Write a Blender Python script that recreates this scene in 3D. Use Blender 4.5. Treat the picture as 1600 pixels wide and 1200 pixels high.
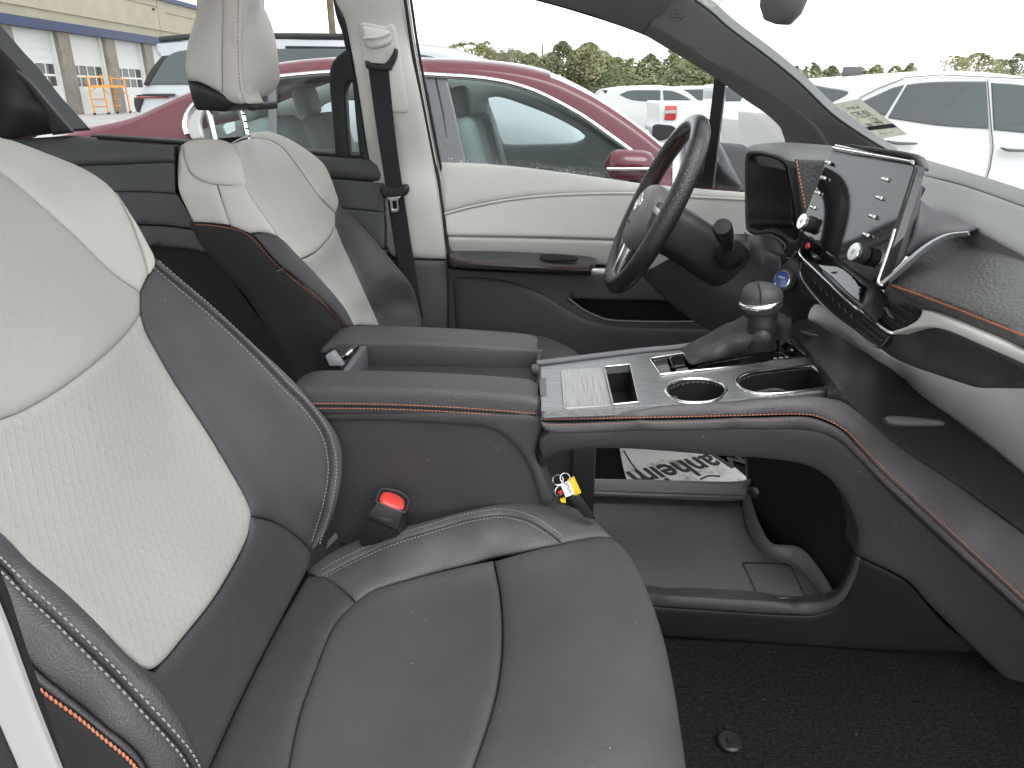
import bpy, bmesh, math, random
import numpy as np
from mathutils import Vector, Matrix, noise
from mathutils.geometry import delaunay_2d_cdt

random.seed(7)
SC = bpy.context.scene
COL = SC.collection
for o in list(bpy.data.objects):
    bpy.data.objects.remove(o)

# ------------------------------------------------------------------ camera
FPX = 1150.0                      # focal length in pixels of the 1600 x 1200 photograph
CAM = np.array([0.0, 0.0, 1.40])
PITCH, YAW = math.radians(21.5), math.radians(2.5)
FW = np.array([-math.sin(YAW) * math.cos(PITCH), math.cos(YAW) * math.cos(PITCH), -math.sin(PITCH)])
RT = np.array([math.cos(YAW), math.sin(YAW), 0.0])
UP = np.cross(RT, FW)
cd = bpy.data.cameras.new('camera')
cd.sensor_width = 36.0
cd.lens = FPX / 1600.0 * 36.0
cd.clip_start = 0.02
cd.clip_end = 2000
cam = bpy.data.objects.new('camera', cd)
COL.objects.link(cam)
cam.matrix_world = Matrix(((RT[0], UP[0], -FW[0], CAM[0]), (RT[1], UP[1], -FW[1], CAM[1]), (RT[2], UP[2], -FW[2], CAM[2]), (0, 0, 0, 1)))
SC.camera = cam

# ------------------------------------------------------------------ light: overcast day
SUN_EL, SUN_AZ = math.radians(52), math.radians(-25)
world = bpy.data.worlds.new('World')
SC.world = world
world.use_nodes = True
wn = world.node_tree
wn.nodes.clear()
sky = wn.nodes.new('ShaderNodeTexSky')
sky.sky_type = 'NISHITA'
sky.sun_disc = False
sky.sun_elevation = SUN_EL
sky.sun_rotation = math.radians(205)
sky.air_density = 1.0
sky.dust_density = 0.4
sky.ozone_density = 1.0
hsv = wn.nodes.new('ShaderNodeHueSaturation')
hsv.inputs['Saturation'].default_value = 0.10
bg = wn.nodes.new('ShaderNodeBackground')
bg.inputs['Strength'].default_value = 0.15
wo = wn.nodes.new('ShaderNodeOutputWorld')
wn.links.new(sky.outputs[0], hsv.inputs['Color'])
wn.links.new(hsv.outputs[0], bg.inputs['Color'])
wn.links.new(bg.outputs[0], wo.inputs['Surface'])
sd = bpy.data.lights.new('sun', 'SUN')
sd.energy = 1.0
sd.angle = math.radians(40)
sd.color = (1.0, 0.98, 0.95)
sun = bpy.data.objects.new('sun', sd)
COL.objects.link(sun)
# sun stands behind the camera, high over the open passenger door
sun_dir = Vector((0.32, -0.42, 1.0)).normalized()
sun.rotation_euler = sun_dir.to_track_quat('Z', 'Y').to_euler()
sky.sun_elevation = math.asin(sun_dir.z)
sky.sun_rotation = math.atan2(sun_dir.x, sun_dir.y)
SC.view_settings.view_transform = 'Standard'
SC.view_settings.look = 'None'
SC.view_settings.gamma = 1
SC.view_settings.exposure = 1.4
SC.view_settings.use_curve_mapping = False
SC.cycles.max_bounces = 8
SC.cycles.diffuse_bounces = 3
SC.cycles.glossy_bounces = 3
SC.cycles.transparent_max_bounces = 16
SC.cycles.sample_clamp_indirect = 6
SC.cycles.use_denoising = True
SC.cycles.use_adaptive_sampling = True
SC.cycles.adaptive_threshold = 0.03

# ------------------------------------------------------------------ projection helpers
def ray(u, v):
    return FPX * FW + (u - 800.0) * RT - (v - 600.0) * UP

def tval(u, v, spec):
    """ray parameter where the view line of a photo point meets a stated plane of the place"""
    d = ray(u, v)
    if not isinstance(spec, tuple):
        return (spec - CAM[1]) / d[1]
    k = spec[0]
    if k == 'z':
        return (spec[1] - CAM[2]) / d[2]
    if k == 'x':
        return (spec[1] - CAM[0]) / d[0]
    n = np.array(spec[1])                       # ('pl', (a,b,c), k):  a x + b y + c z = k
    return (spec[2] - n @ CAM) / (n @ d)

def P(u, v, spec):
    return Vector(CAM + ray(u, v) * tval(u, v, spec))

def rays(uv):
    uv = np.asarray(uv, float)
    return FPX * FW[None, :] + (uv[:, :1] - 800.0) * RT[None, :] - (uv[:, 1:2] - 600.0) * UP[None, :]

class Field:
    """smooth surface of the place through measured points (thin plate in inverse depth)"""
    def __init__(self, pts, reg=1e-3):
        a = np.array([(p[0], p[1]) for p in pts], float)
        w = np.array([1.0 / tval(p[0], p[1], p[2]) for p in pts])
        self.c = a.mean(0); self.s = 300.0
        q = (a - self.c) / self.s
        n = len(q)
        self.q = q
        if n < 4:
            A = np.c_[np.ones(n), q]
            co = np.linalg.lstsq(A, w, rcond=None)[0]
            self.wk = np.zeros(n); self.co = co
            return
        K = self.ker(q, q) + reg * np.eye(n)
        Pm = np.c_[np.ones(n), q]
        M = np.zeros((n + 3, n + 3)); M[:n, :n] = K; M[:n, n:] = Pm; M[n:, :n] = Pm.T
        sol = np.linalg.solve(M, np.r_[w, 0, 0, 0])
        self.wk = sol[:n]; self.co = sol[n:]
    def ker(self, a, b):
        r2 = ((a[:, None, :] - b[None, :, :]) ** 2).sum(2)
        return np.where(r2 > 0, 0.5 * r2 * np.log(np.maximum(r2, 1e-12)), 0.0)
    def t(self, uv):
        q = (np.asarray(uv, float) - self.c) / self.s
        w = self.co[0] + q @ self.co[1:]
        if self.wk.any():
            w = w + self.ker(q, self.q) @ self.wk
        return 1.0 / w
    def pos(self, uv):
        return CAM[None, :] + rays(uv) * self.t(uv)[:, None]
    def nrm(self, uv):
        uv = np.asarray(uv, float)
        e = 2.0
        du = self.pos(uv + [e, 0]) - self.pos(uv - [e, 0])
        dv = self.pos(uv + [0, e]) - self.pos(uv - [0, e])
        n = np.cross(du, dv)
        n /= np.linalg.norm(n, axis=1)[:, None] + 1e-12
        s = np.sign((n * rays(uv)).sum(1))
        return -n * s[:, None]
    def at(self, u, v, lift=0.0):
        p = self.pos([(u, v)])[0]
        if lift:
            p = p + self.nrm([(u, v)])[0] * lift
        return Vector(p)
    def line(self, pts, step=6, lift=0.0):
        uv = spline(pts, step)
        p = self.pos(uv)
        n = self.nrm(uv)
        return p + n * lift, n

def plane(spec):
    """a flat field"""
    return Field([(400, 300, spec), (1200, 400, spec), (700, 900, spec)])

# ------------------------------------------------------------------ 2D curve helpers
def catmull(pts, step, closed=False):
    pts = [np.array(p[:2], float) for p in pts]
    n = len(pts)
    out = []
    segs = n if closed else n - 1
    for i in range(segs):
        p1, p2 = pts[i % n], pts[(i + 1) % n]
        p0 = pts[(i - 1) % n] if (closed or i > 0) else 2 * p1 - p2
        p3 = pts[(i + 2) % n] if (closed or i + 2 < n) else 2 * p2 - p1
        L = np.linalg.norm(p2 - p1)
        k = max(1, int(round(L / step)))
        for j in range(k):
            t = j / k
            out.append(0.5 * ((2 * p1) + (-p0 + p2) * t + (2 * p0 - 5 * p1 + 4 * p2 - p3) * t * t + (-p0 + 3 * p1 - 3 * p2 + p3) * t ** 3))
    if not closed:
        out.append(pts[-1])
    return out

def spline(pts, step=6):
    return np.array(catmull(pts, step))

def outline(pts, step):
    """closed outline; a point with a third entry is a corner"""
    cor = [i for i, p in enumerate(pts) if len(p) > 2]
    if not cor:
        return np.array(catmull(pts, step, True))
    pts = pts[cor[0]:] + pts[:cor[0]]
    cor = [i for i, p in enumerate(pts) if len(p) > 2] + [len(pts)]
    pts = pts + [pts[0]]
    out = []
    for a, b in zip(cor[:-1], cor[1:]):
        out += catmull(pts[a:b + 1], step)[:-1]
    return np.array(out)

def inside(q, poly):
    x, y = q[:, 0][:, None], q[:, 1][:, None]
    x1, y1 = poly[:, 0][None], poly[:, 1][None]
    x2, y2 = np.roll(poly[:, 0], -1)[None], np.roll(poly[:, 1], -1)[None]
    c = ((y1 > y) != (y2 > y))
    with np.errstate(divide='ignore', invalid='ignore'):
        xi = (x2 - x1) * (y - y1) / (y2 - y1) + x1
    return (c & (x < xi)).sum(1) % 2 == 1

def pdist(q, poly):
    out = np.empty(len(q))
    a = poly; b = np.roll(poly, -1, 0); ab = b - a
    L2 = (ab ** 2).sum(1) + 1e-12
    for s in range(0, len(q), 2000):
        w = q[s:s + 2000][:, None, :] - a[None]
        t = np.clip((w * ab[None]).sum(2) / L2[None], 0, 1)
        d = w - ab[None] * t[..., None]
        out[s:s + 2000] = np.sqrt((d ** 2).sum(2)).min(1)
    return out

# ------------------------------------------------------------------ object helpers
def link(name, me, mat=None, parent=None, smooth=True):
    o = bpy.data.objects.new(name, me)
    COL.objects.link(o)
    if mat is not None:
        me.materials.append(MAT[mat] if isinstance(mat, str) else mat)
    if smooth and len(me.polygons):
        me.polygons.foreach_set('use_smooth', [True] * len(me.polygons))
    if parent is not None:
        o.parent = parent
        if parent.type == 'EMPTY':
            o.matrix_parent_inverse = Matrix.Translation(parent.location).inverted()
    return o

def mesh(name, verts, faces, mat=None, parent=None, smooth=True, fix=True):
    me = bpy.data.meshes.new(name)
    me.from_pydata([tuple(v) for v in verts], [], [tuple(f) for f in faces])
    if fix:
        bm = bmesh.new(); bm.from_mesh(me)
        bmesh.ops.recalc_face_normals(bm, faces=bm.faces)
        bm.to_mesh(me); bm.free()
    me.update()
    return link(name, me, mat, parent, smooth)

def from_bm(name, bm, mat=None, parent=None, smooth=False):
    me = bpy.data.meshes.new(name)
    bmesh.ops.recalc_face_normals(bm, faces=bm.faces)
    bm.to_mesh(me); bm.free()
    return link(name, me, mat, parent, smooth)

def sharpen(o, deg=35):
    o.data.set_sharp_from_angle(angle=math.radians(deg))
    return o

def thing(name, label, cat, loc=(0, 0, 0), group=None):
    o = bpy.data.objects.new(name, None)
    o.empty_display_size = 0.05
    COL.objects.link(o)
    o.location = loc
    o['label'] = label; o['category'] = cat
    if group: o['group'] = group
    return o

def tag(o, label, cat, group=None):
    o['label'] = label; o['category'] = cat
    if group: o['group'] = group
    return o

def struct(o):
    o['kind'] = 'structure'
    return o

def panel(name, pts, fld, mat, parent=None, puff=0.006, edge=0.014, step=7, thick=0.02, back=None, holes=(), flat=False, uvf=None):
    """an upholstery or trim panel lying on a surface of the place: rounded rim, real thickness"""
    loops = [outline(list(pts), step)] + [outline(list(h), step) for h in holes]
    poly = loops[0]
    mpp = float(np.median(fld.t(poly)))
    ew = edge / mpp
    lo, hi = poly.min(0), poly.max(0)
    gs = step * 1.25
    gx, gy = np.meshgrid(np.arange(lo[0], hi[0] + gs, gs), np.arange(lo[1], hi[1] + gs, gs * 0.87))
    gx = gx + (np.arange(gx.shape[0]) % 2)[:, None] * gs * 0.5
    g = np.c_[gx.ravel(), gy.ravel()]
    def dist(q):
        d = pdist(q, loops[0])
        for l in loops[1:]:
            d = np.minimum(d, pdist(q, l))
        return d
    def ins(q):
        m = inside(q, loops[0])
        for l in loops[1:]:
            m &= ~inside(q, l)
        return m
    g = g[ins(g)]
    if len(g):
        g = g[dist(g) > max(step * 0.6, min(ew, 30) if not flat else 0)]
    rings = []
    if not flat:
        fr = (0.04, 0.14, 0.32, 0.62, 1.0) if ew > 6 else (0.15, 0.55, 1.0)
        for f in fr:
            for l in loops:
                tn = np.roll(l, -1, 0) - np.roll(l, 1, 0)
                tn /= np.linalg.norm(tn, axis=1)[:, None] + 1e-9
                nn = np.c_[-tn[:, 1], tn[:, 0]]
                for sgn in (1, -1):
                    r = l + nn * sgn * ew * f
                    r = r[ins(r)]
                    if len(r):
                        r = r[dist(r) > 0.9 * ew * f]
                        rings.append(r)
    allp = [np.vstack(loops)]
    inner = np.vstack(rings + [g]) if (len(g) or rings) else np.zeros((0, 2))
    co = np.vstack(allp + [inner])
    edges = []; s = 0
    for l in loops:
        n = len(l)
        edges += [(s + i, s + (i + 1) % n) for i in range(n)]
        s += n
    face_in = [list(range(len(loops[0])))]
    vo, eo, fo, ov, oe, of_ = delaunay_2d_cdt([Vector(c) for c in co], edges, [], 2 if holes else 1, 1e-4)
    v2 = np.array([tuple(v) for v in vo])
    fo = [f for f in fo]
    if holes or True:
        cen = np.array([v2[list(f)].mean(0) for f in fo])
        keep = ins(cen)
        fo = [f for f, k in zip(fo, keep) if k]
    pos = fld.pos(v2); nr = fld.nrm(v2)
    if not flat:
        d = dist(v2) * fld.t(v2)
        sN = np.clip(d / edge, 0, 1)
        h = puff * np.sqrt(np.clip(1 - (1 - sN) ** 2, 0, 1))
        pos = pos + nr * (h - puff)[:, None]
    verts = list(pos); faces = [tuple(reversed(f)) for f in fo]
    # rim going back into the body
    bnd = {}
    for f in faces:
        for a, b in zip(f, f[1:] + f[:1]):
            bnd[(a, b)] = 1
    be = [(a, b) for (a, b) in bnd if (b, a) not in bnd]
    if thick or back is not None:
        idx = {}
        def bv(i, k):
            if (i, k) not in idx:
                p = pos[i] if k == 0 else (pos[i] - nr[i] * thick if back is None else pos[i] + np.array(back))
                idx[(i, k)] = len(verts); verts.append(p)
            return idx[(i, k)]
        for a, b in be:
            faces.append((bv(b, 0), bv(a, 0), bv(a, 1), bv(b, 1)))
    me = bpy.data.meshes.new(name)
    me.from_pydata([tuple(v) for v in verts], [], faces)
    me.update()
    return link(name, me, mat, parent, True)

def box(name, c, size, mat, parent=None, bev=0.0, rot=None, seg=2, smooth=True):
    bm = bmesh.new()
    bmesh.ops.create_cube(bm, size=1.0)
    for v in bm.verts:
        v.co = Vector((v.co.x * size[0], v.co.y * size[1], v.co.z * size[2]))
    if bev:
        bmesh.ops.bevel(bm, geom=list(bm.edges), offset=bev, segments=seg, profile=0.6, affect='EDGES')
    M = Matrix.Translation(Vector(c))
    if rot is not None:
        M = M @ (rot if isinstance(rot, Matrix) else Matrix.Rotation(rot, 4, 'Z'))
    bm.transform(M)
    o = from_bm(name, bm, mat, parent, smooth)
    return sharpen(o, 40) if smooth else o

def hexa(name, pts, mat, parent=None, bev=0.0, seg=2):
    """solid from eight corners: four of one face, then the matching four of the opposite face"""
    bm = bmesh.new()
    vs = [bm.verts.new(Vector(p)) for p in pts]
    for f in ((0, 1, 2, 3), (7, 6, 5, 4), (0, 4, 5, 1), (1, 5, 6, 2), (2, 6, 7, 3), (3, 7, 4, 0)):
        bm.faces.new([vs[i] for i in f])
    if bev:
        bmesh.ops.bevel(bm, geom=list(bm.edges), offset=bev, segments=seg, profile=0.6, affect='EDGES')
    return sharpen(from_bm(name, bm, mat, parent, True), 40)

def frames(path):
    path = [Vector(p) for p in path]
    n = len(path)
    tg = []
    for i in range(n):
        a = path[max(0, i - 1)]; b = path[min(n - 1, i + 1)]
        tg.append((b - a).normalized())
    r = Vector((0, 0, 1))
    if abs(tg[0].dot(r)) > 0.9: r = Vector((1, 0, 0))
    out = []
    for i in range(n):
        r = (r - tg[i] * r.dot(tg[i])).normalized()
        out.append((path[i], tg[i], r, tg[i].cross(r)))
    return out

def tube(name, path, rad, mat, parent=None, seg=10, closed=False, sx=1.0, sy=1.0):
    fr = frames(path)
    n = len(fr)
    if not hasattr(rad, '__len__'): rad = [rad] * n
    V, Fc = [], []
    for (p, t, a, b), r in zip(fr, rad):
        for k in range(seg):
            an = 2 * math.pi * k / seg
            V.append(p + a * math.cos(an) * r * sx + b * math.sin(an) * r * sy)
    m = n if closed else n - 1
    for i in range(m):
        j = (i + 1) % n
        for k in range(seg):
            l = (k + 1) % seg
            Fc.append((i * seg + k, i * seg + l, j * seg + l, j * seg + k))
    if not closed:
        Fc.append(tuple(range(seg))[::-1]); Fc.append(tuple((n - 1) * seg + k for k in range(seg)))
    return sharpen(mesh(name, V, Fc, mat, parent, True), 50)

def loft(name, rings, mat, parent=None, cap=True, closed_ring=True, deg=40):
    n = len(rings[0]); V = [p for r in rings for p in r]; Fc = []
    m = n if closed_ring else n - 1
    for i in range(len(rings) - 1):
        for k in range(m):
            l = (k + 1) % n
            Fc.append((i * n + k, i * n + l, (i + 1) * n + l, (i + 1) * n + k))
    if cap and closed_ring:
        Fc.append(tuple(range(n))[::-1]); Fc.append(tuple((len(rings) - 1) * n + k for k in range(n)))
    return sharpen(mesh(name, V, Fc, mat, parent, True), deg)

def lathe(name, prof, mat, parent=None, M=None, seg=32, deg=35):
    """profile of (radius, height) turned about local Z, then placed by M"""
    M = M or Matrix()
    rings = []
    for r, h in prof:
        rings.append([M @ Vector((math.cos(2 * math.pi * k / seg) * r, math.sin(2 * math.pi * k / seg) * r, h)) for k in range(seg)])
    return loft(name, rings, mat, parent, True, True, deg)

def basis(o, z, x=None):
    """matrix with local Z along z"""
    z = Vector(z).normalized()
    x = Vector(x) if x is not None else (Vector((1, 0, 0)) if abs(z.x) < 0.9 else Vector((0, 0, 1)))
    x = (x - z * x.dot(z)).normalized()
    y = z.cross(x)
    o = Vector(o)
    return Matrix(((x.x, y.x, z.x, o.x), (x.y, y.y, z.y, o.y), (x.z, y.z, z.z, o.z), (0, 0, 0, 1)))

def prism(name, pts, back, mat, parent=None, bev=0.0, seg=2, deg=35):
    """flat outline of 3D points pushed back by a vector"""
    pts = [Vector(p) for p in pts]; back = Vector(back)
    bm = bmesh.new()
    a = [bm.verts.new(p) for p in pts]; b = [bm.verts.new(p + back) for p in pts]
    n = len(pts)
    bm.faces.new(a); bm.faces.new(b[::-1])
    for i in range(n):
        bm.faces.new((a[i], b[i], b[(i + 1) % n], a[(i + 1) % n]))
    if bev:
        bmesh.ops.recalc_face_normals(bm, faces=bm.faces)
        ed = [e for e in bm.edges if len(e.link_faces) == 2 and e.calc_face_angle(0) > 0.6]
        bmesh.ops.bevel(bm, geom=ed, offset=bev, segments=seg, profile=0.6, affect='EDGES')
    return sharpen(from_bm(name, bm, mat, parent, True), deg)

def ppx(pts, spec, step=5):
    """photo outline -> points on a plane of the place"""
    return [P(u, v, spec) for u, v in outline(pts, step)]

def resample(P3, gap):
    P3 = np.asarray(P3, float)
    d = np.r_[0, np.cumsum(np.linalg.norm(np.diff(P3, axis=0), axis=1))]
    n = max(2, int(d[-1] / gap))
    s = np.linspace(0, d[-1], n + 1)
    return np.c_[[np.interp(s, d, P3[:, k]) for k in range(3)]].T, n

def stitches(name, rows, mat, parent=None, length=0.0045, gap=0.0062, r=0.0008, slant=0.0):
    """a row of thread stitches along each path (points, normals)"""
    V, Fc = [], []
    for pts, nrm in rows:
        Q, n = resample(pts, gap)
        N, _ = resample(nrm, 1)
        d = np.r_[0, np.cumsum(np.linalg.norm(np.diff(pts, axis=0), axis=1))]
        s = np.linspace(0, d[-1], n + 1)
        NN = np.c_[[np.interp(s, d, np.asarray(nrm)[:, k]) for k in range(3)]].T
        for i in range(n):
            a, b = Vector(Q[i]), Vector(Q[i + 1])
            t = (b - a)
            if t.length < 1e-6: continue
            t.normalize()
            nv = Vector(NN[i]).normalized()
            sd_ = t.cross(nv).normalized()
            c = (a + b) * 0.5
            t = (t + sd_ * slant).normalized()
            sd_ = t.cross(nv).normalized()
            base = len(V)
            for f, rr, hh in ((-0.5, 0.35, -0.6), (-0.3, 1, 0.3), (0.3, 1, 0.3), (0.5, 0.35, -0.6)):
                p = c + t * length * f
                for sx_, hz in ((-1, 0), (0, 1), (1, 0)):
                    V.append(p + sd_ * r * rr * sx_ + nv * (r * hz * rr + r * hh))
            for k in range(3):
                for m in range(2):
                    q = base + k * 3 + m
                    Fc.append((q, q + 1, q + 4, q + 3))
    me = bpy.data.meshes.new(name)
    me.from_pydata([tuple(v) for v in V], [], Fc)
    me.update()
    o = link(name, me, mat, parent, True)
    return o

def text(name, body, M, size, mat, parent=None, depth=0.0004, align='CENTER', font_bold=False, sx=1.0):
    cu = bpy.data.curves.new(name, 'FONT')
    cu.body = body; cu.size = size; cu.extrude = depth; cu.align_x = align; cu.align_y = 'CENTER'
    cu.resolution_u = 3
    if font_bold: cu.offset = size * 0.018
    to = bpy.data.objects.new(name, cu)
    COL.objects.link(to)
    dg = bpy.context.evaluated_depsgraph_get()
    me = bpy.data.meshes.new_from_object(to.evaluated_get(dg))
    bpy.data.objects.remove(to)
    me.transform(M @ Matrix.Diagonal((sx, 1, 1, 1)))
    me.materials.clear()
    return link(name, me, mat, parent, False)
# ------------------------------------------------------------------ materials
MAT = {}
def mat(name, col, rough=0.5, metal=0.0, spec=0.5, bump=None, var=None, coat=0.0, emit=None, sheen=0.0, alpha=None):
    """bump: list of (kind, scale, strength[, distance]); var: (scale, amount) colour mottling"""
    m = bpy.data.materials.new(name)
    m.use_nodes = True
    nt = m.node_tree
    b = nt.nodes['Principled BSDF']
    b.inputs['Base Color'].default_value = (*col, 1)
    b.inputs['Roughness'].default_value = rough
    b.inputs['Metallic'].default_value = metal
    b.inputs['Specular IOR Level'].default_value = spec
    if coat:
        b.inputs['Coat Weight'].default_value = coat
        b.inputs['Coat Roughness'].default_value = 0.05
    if sheen:
        b.inputs['Sheen Weight'].default_value = sheen
        b.inputs['Sheen Roughness'].default_value = 0.5
    if emit:
        b.inputs['Emission Color'].default_value = (*emit[0], 1)
        b.inputs['Emission Strength'].default_value = emit[1]
    tc = None
    def coord():
        nonlocal tc
        if tc is None:
            tc = nt.nodes.new('ShaderNodeTexCoord')
        return tc.outputs['Object']
    prev = None
    for bp in (bump or []):
        kind, scale, strength = bp[:3]
        dist = bp[3] if len(bp) > 3 else 0.001
        if kind == 'noise':
            t = nt.nodes.new('ShaderNodeTexNoise'); t.inputs['Scale'].default_value = scale
            t.inputs['Detail'].default_value = 3; h = t.outputs['Fac']
        elif kind == 'leather':
            t = nt.nodes.new('ShaderNodeTexVoronoi'); t.inputs['Scale'].default_value = scale
            t.feature = 'SMOOTH_F1'; t.inputs['Smoothness'].default_value = 0.6
            h = t.outputs['Distance']
        elif kind == 'wave':
            t = nt.nodes.new('ShaderNodeTexWave'); t.inputs['Scale'].default_value = scale
            t.bands_direction = bp[4]
            t.inputs['Distortion'].default_value = bp[5] if len(bp) > 5 else 0
            h = t.outputs['Fac']
        nt.links.new(coord(), t.inputs['Vector'])
        bn = nt.nodes.new('ShaderNodeBump')
        bn.inputs['Strength'].default_value = strength
        bn.inputs['Distance'].default_value = dist
        nt.links.new(h, bn.inputs['Height'])
        if prev is not None:
            nt.links.new(prev, bn.inputs['Normal'])
        prev = bn.outputs['Normal']
    if prev is not None:
        nt.links.new(prev, b.inputs['Normal'])
    if var:
        t = nt.nodes.new('ShaderNodeTexNoise'); t.inputs['Scale'].default_value = var[0]
        t.inputs['Detail'].default_value = 5; t.inputs['Roughness'].default_value = 0.6
        nt.links.new(coord(), t.inputs['Vector'])
        r = nt.nodes.new('ShaderNodeValToRGB')
        lo = [max(0, c * (1 - var[1])) for c in col]; hi = [min(1, c * (1 + var[1])) for c in col]
        r.color_ramp.elements[0].position = 0.3; r.color_ramp.elements[0].color = (*lo, 1)
        r.color_ramp.elements[1].position = 0.7; r.color_ramp.elements[1].color = (*hi, 1)
        nt.links.new(t.outputs['Fac'], r.inputs['Fac'])
        nt.links.new(r.outputs['Color'], b.inputs['Base Color'])
    MAT[name] = m
    return m

def nodes(m):
    return m.node_tree, m.node_tree.nodes['Principled BSDF']

def mixcol(nt, fac, a, b, blend='MIX'):
    n = nt.nodes.new('ShaderNodeMix'); n.data_type = 'RGBA'; n.blend_type = blend
    for s, v in ((n.inputs[0], fac), (n.inputs[6], a), (n.inputs[7], b)):
        if hasattr(v, 'links'): nt.links.new(v, s)
        elif isinstance(v, (int, float)): s.default_value = v
        else: s.default_value = (*v, 1)
    return n.outputs[2]

def mth(nt, op, a, b=0.0, c=0.0):
    n = nt.nodes.new('ShaderNodeMath'); n.operation = op
    for s, v in zip(n.inputs, (a, b, c)):
        if hasattr(v, 'links'): nt.links.new(v, s)
        else: s.default_value = v
    return n.outputs[0]

LEA = [('leather', 520, 0.75, 0.0009), ('noise', 22, 0.16, 0.004)]
mat('leather_dark', (0.050, 0.048, 0.051), 0.5, bump=LEA, var=(14, 0.07), spec=0.42)
mat('leather_soft', (0.060, 0.058, 0.060), 0.54, bump=[('leather', 480, 0.45, 0.0008), ('noise', 24, 0.3, 0.004)], var=(9, 0.08), spec=0.38)
mat('leather_grey', (0.075, 0.070, 0.073), 0.5, bump=LEA, var=(12, 0.06), spec=0.4)
mat('leather_pale', (0.47, 0.46, 0.425), 0.5, bump=[('noise', 38, 0.35, 0.003), ('leather', 500, 0.15, 0.0005)], var=(7, 0.035), spec=0.35)
mat('cloth_black', (0.016, 0.016, 0.017), 0.75, bump=[('noise', 700, 0.3, 0.001)], spec=0.3)
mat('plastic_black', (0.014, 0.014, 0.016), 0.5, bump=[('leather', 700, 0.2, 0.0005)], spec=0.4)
mat('plastic_dark', (0.048, 0.046, 0.050), 0.5, bump=[('leather', 560, 0.35, 0.0006)], var=(18, 0.06), spec=0.4)
mat('plastic_grey', (0.10, 0.102, 0.106), 0.55, bump=[('leather', 600, 0.25, 0.0005)], spec=0.4)
mat('plastic_smooth', (0.018, 0.018, 0.02), 0.32, spec=0.5)
mat('trim_pale', (0.55, 0.55, 0.515), 0.5, bump=[('leather', 600, 0.2, 0.0005)], var=(5, 0.03), spec=0.4)
mat('glove_pale', (0.72, 0.71, 0.695), 0.5, bump=[('leather', 600, 0.2, 0.0005)], var=(5, 0.03), spec=0.4)
mat('dash_grey', (0.12, 0.122, 0.121), 0.55, bump=[('leather', 380, 0.4, 0.0008)], var=(6, 0.04), spec=0.35)
mat('dash_leather', (0.072, 0.074, 0.074), 0.46, bump=[('leather', 230, 0.8, 0.0014)], spec=0.45)
mat('chrome', (0.82, 0.82, 0.80), 0.14, metal=1.0)
mat('satin', (0.62, 0.62, 0.60), 0.32, metal=1.0)
mat('silver_paint', (0.30, 0.31, 0.32), 0.5, metal=0.4)
mat('piano', (0.006, 0.006, 0.007), 0.05, spec=0.9)
mat('rubber', (0.012, 0.012, 0.012), 0.7)
mat('webbing', (0.010, 0.010, 0.013), 0.7, bump=[('wave', 380, 0.4, 0.0008, 'DIAGONAL')])
mat('thread_grey', (0.24, 0.235, 0.23), 0.7)
mat('thread_orange', (0.46, 0.16, 0.08), 0.7)
mat('thread_dull', (0.22, 0.075, 0.035), 0.7)
mat('red_plastic', (0.62, 0.055, 0.045), 0.35)
mat('yellow_tag', (0.85, 0.55, 0.02), 0.5)
mat('white_tag', (0.8, 0.8, 0.78), 0.6)
mat('red_dot', (0.6, 0.03, 0.02), 0.5)
mat('print_dark', (0.05, 0.05, 0.055), 0.6)
mat('print_light', (0.7, 0.7, 0.7), 0.5)
mat('blue_button', (0.02, 0.06, 0.24), 0.2, coat=0.5)
mat('white_body', (0.36, 0.355, 0.35), 0.35, coat=0.3)
mat('shadow_gap', (0.006, 0.006, 0.006), 0.9)

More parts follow.
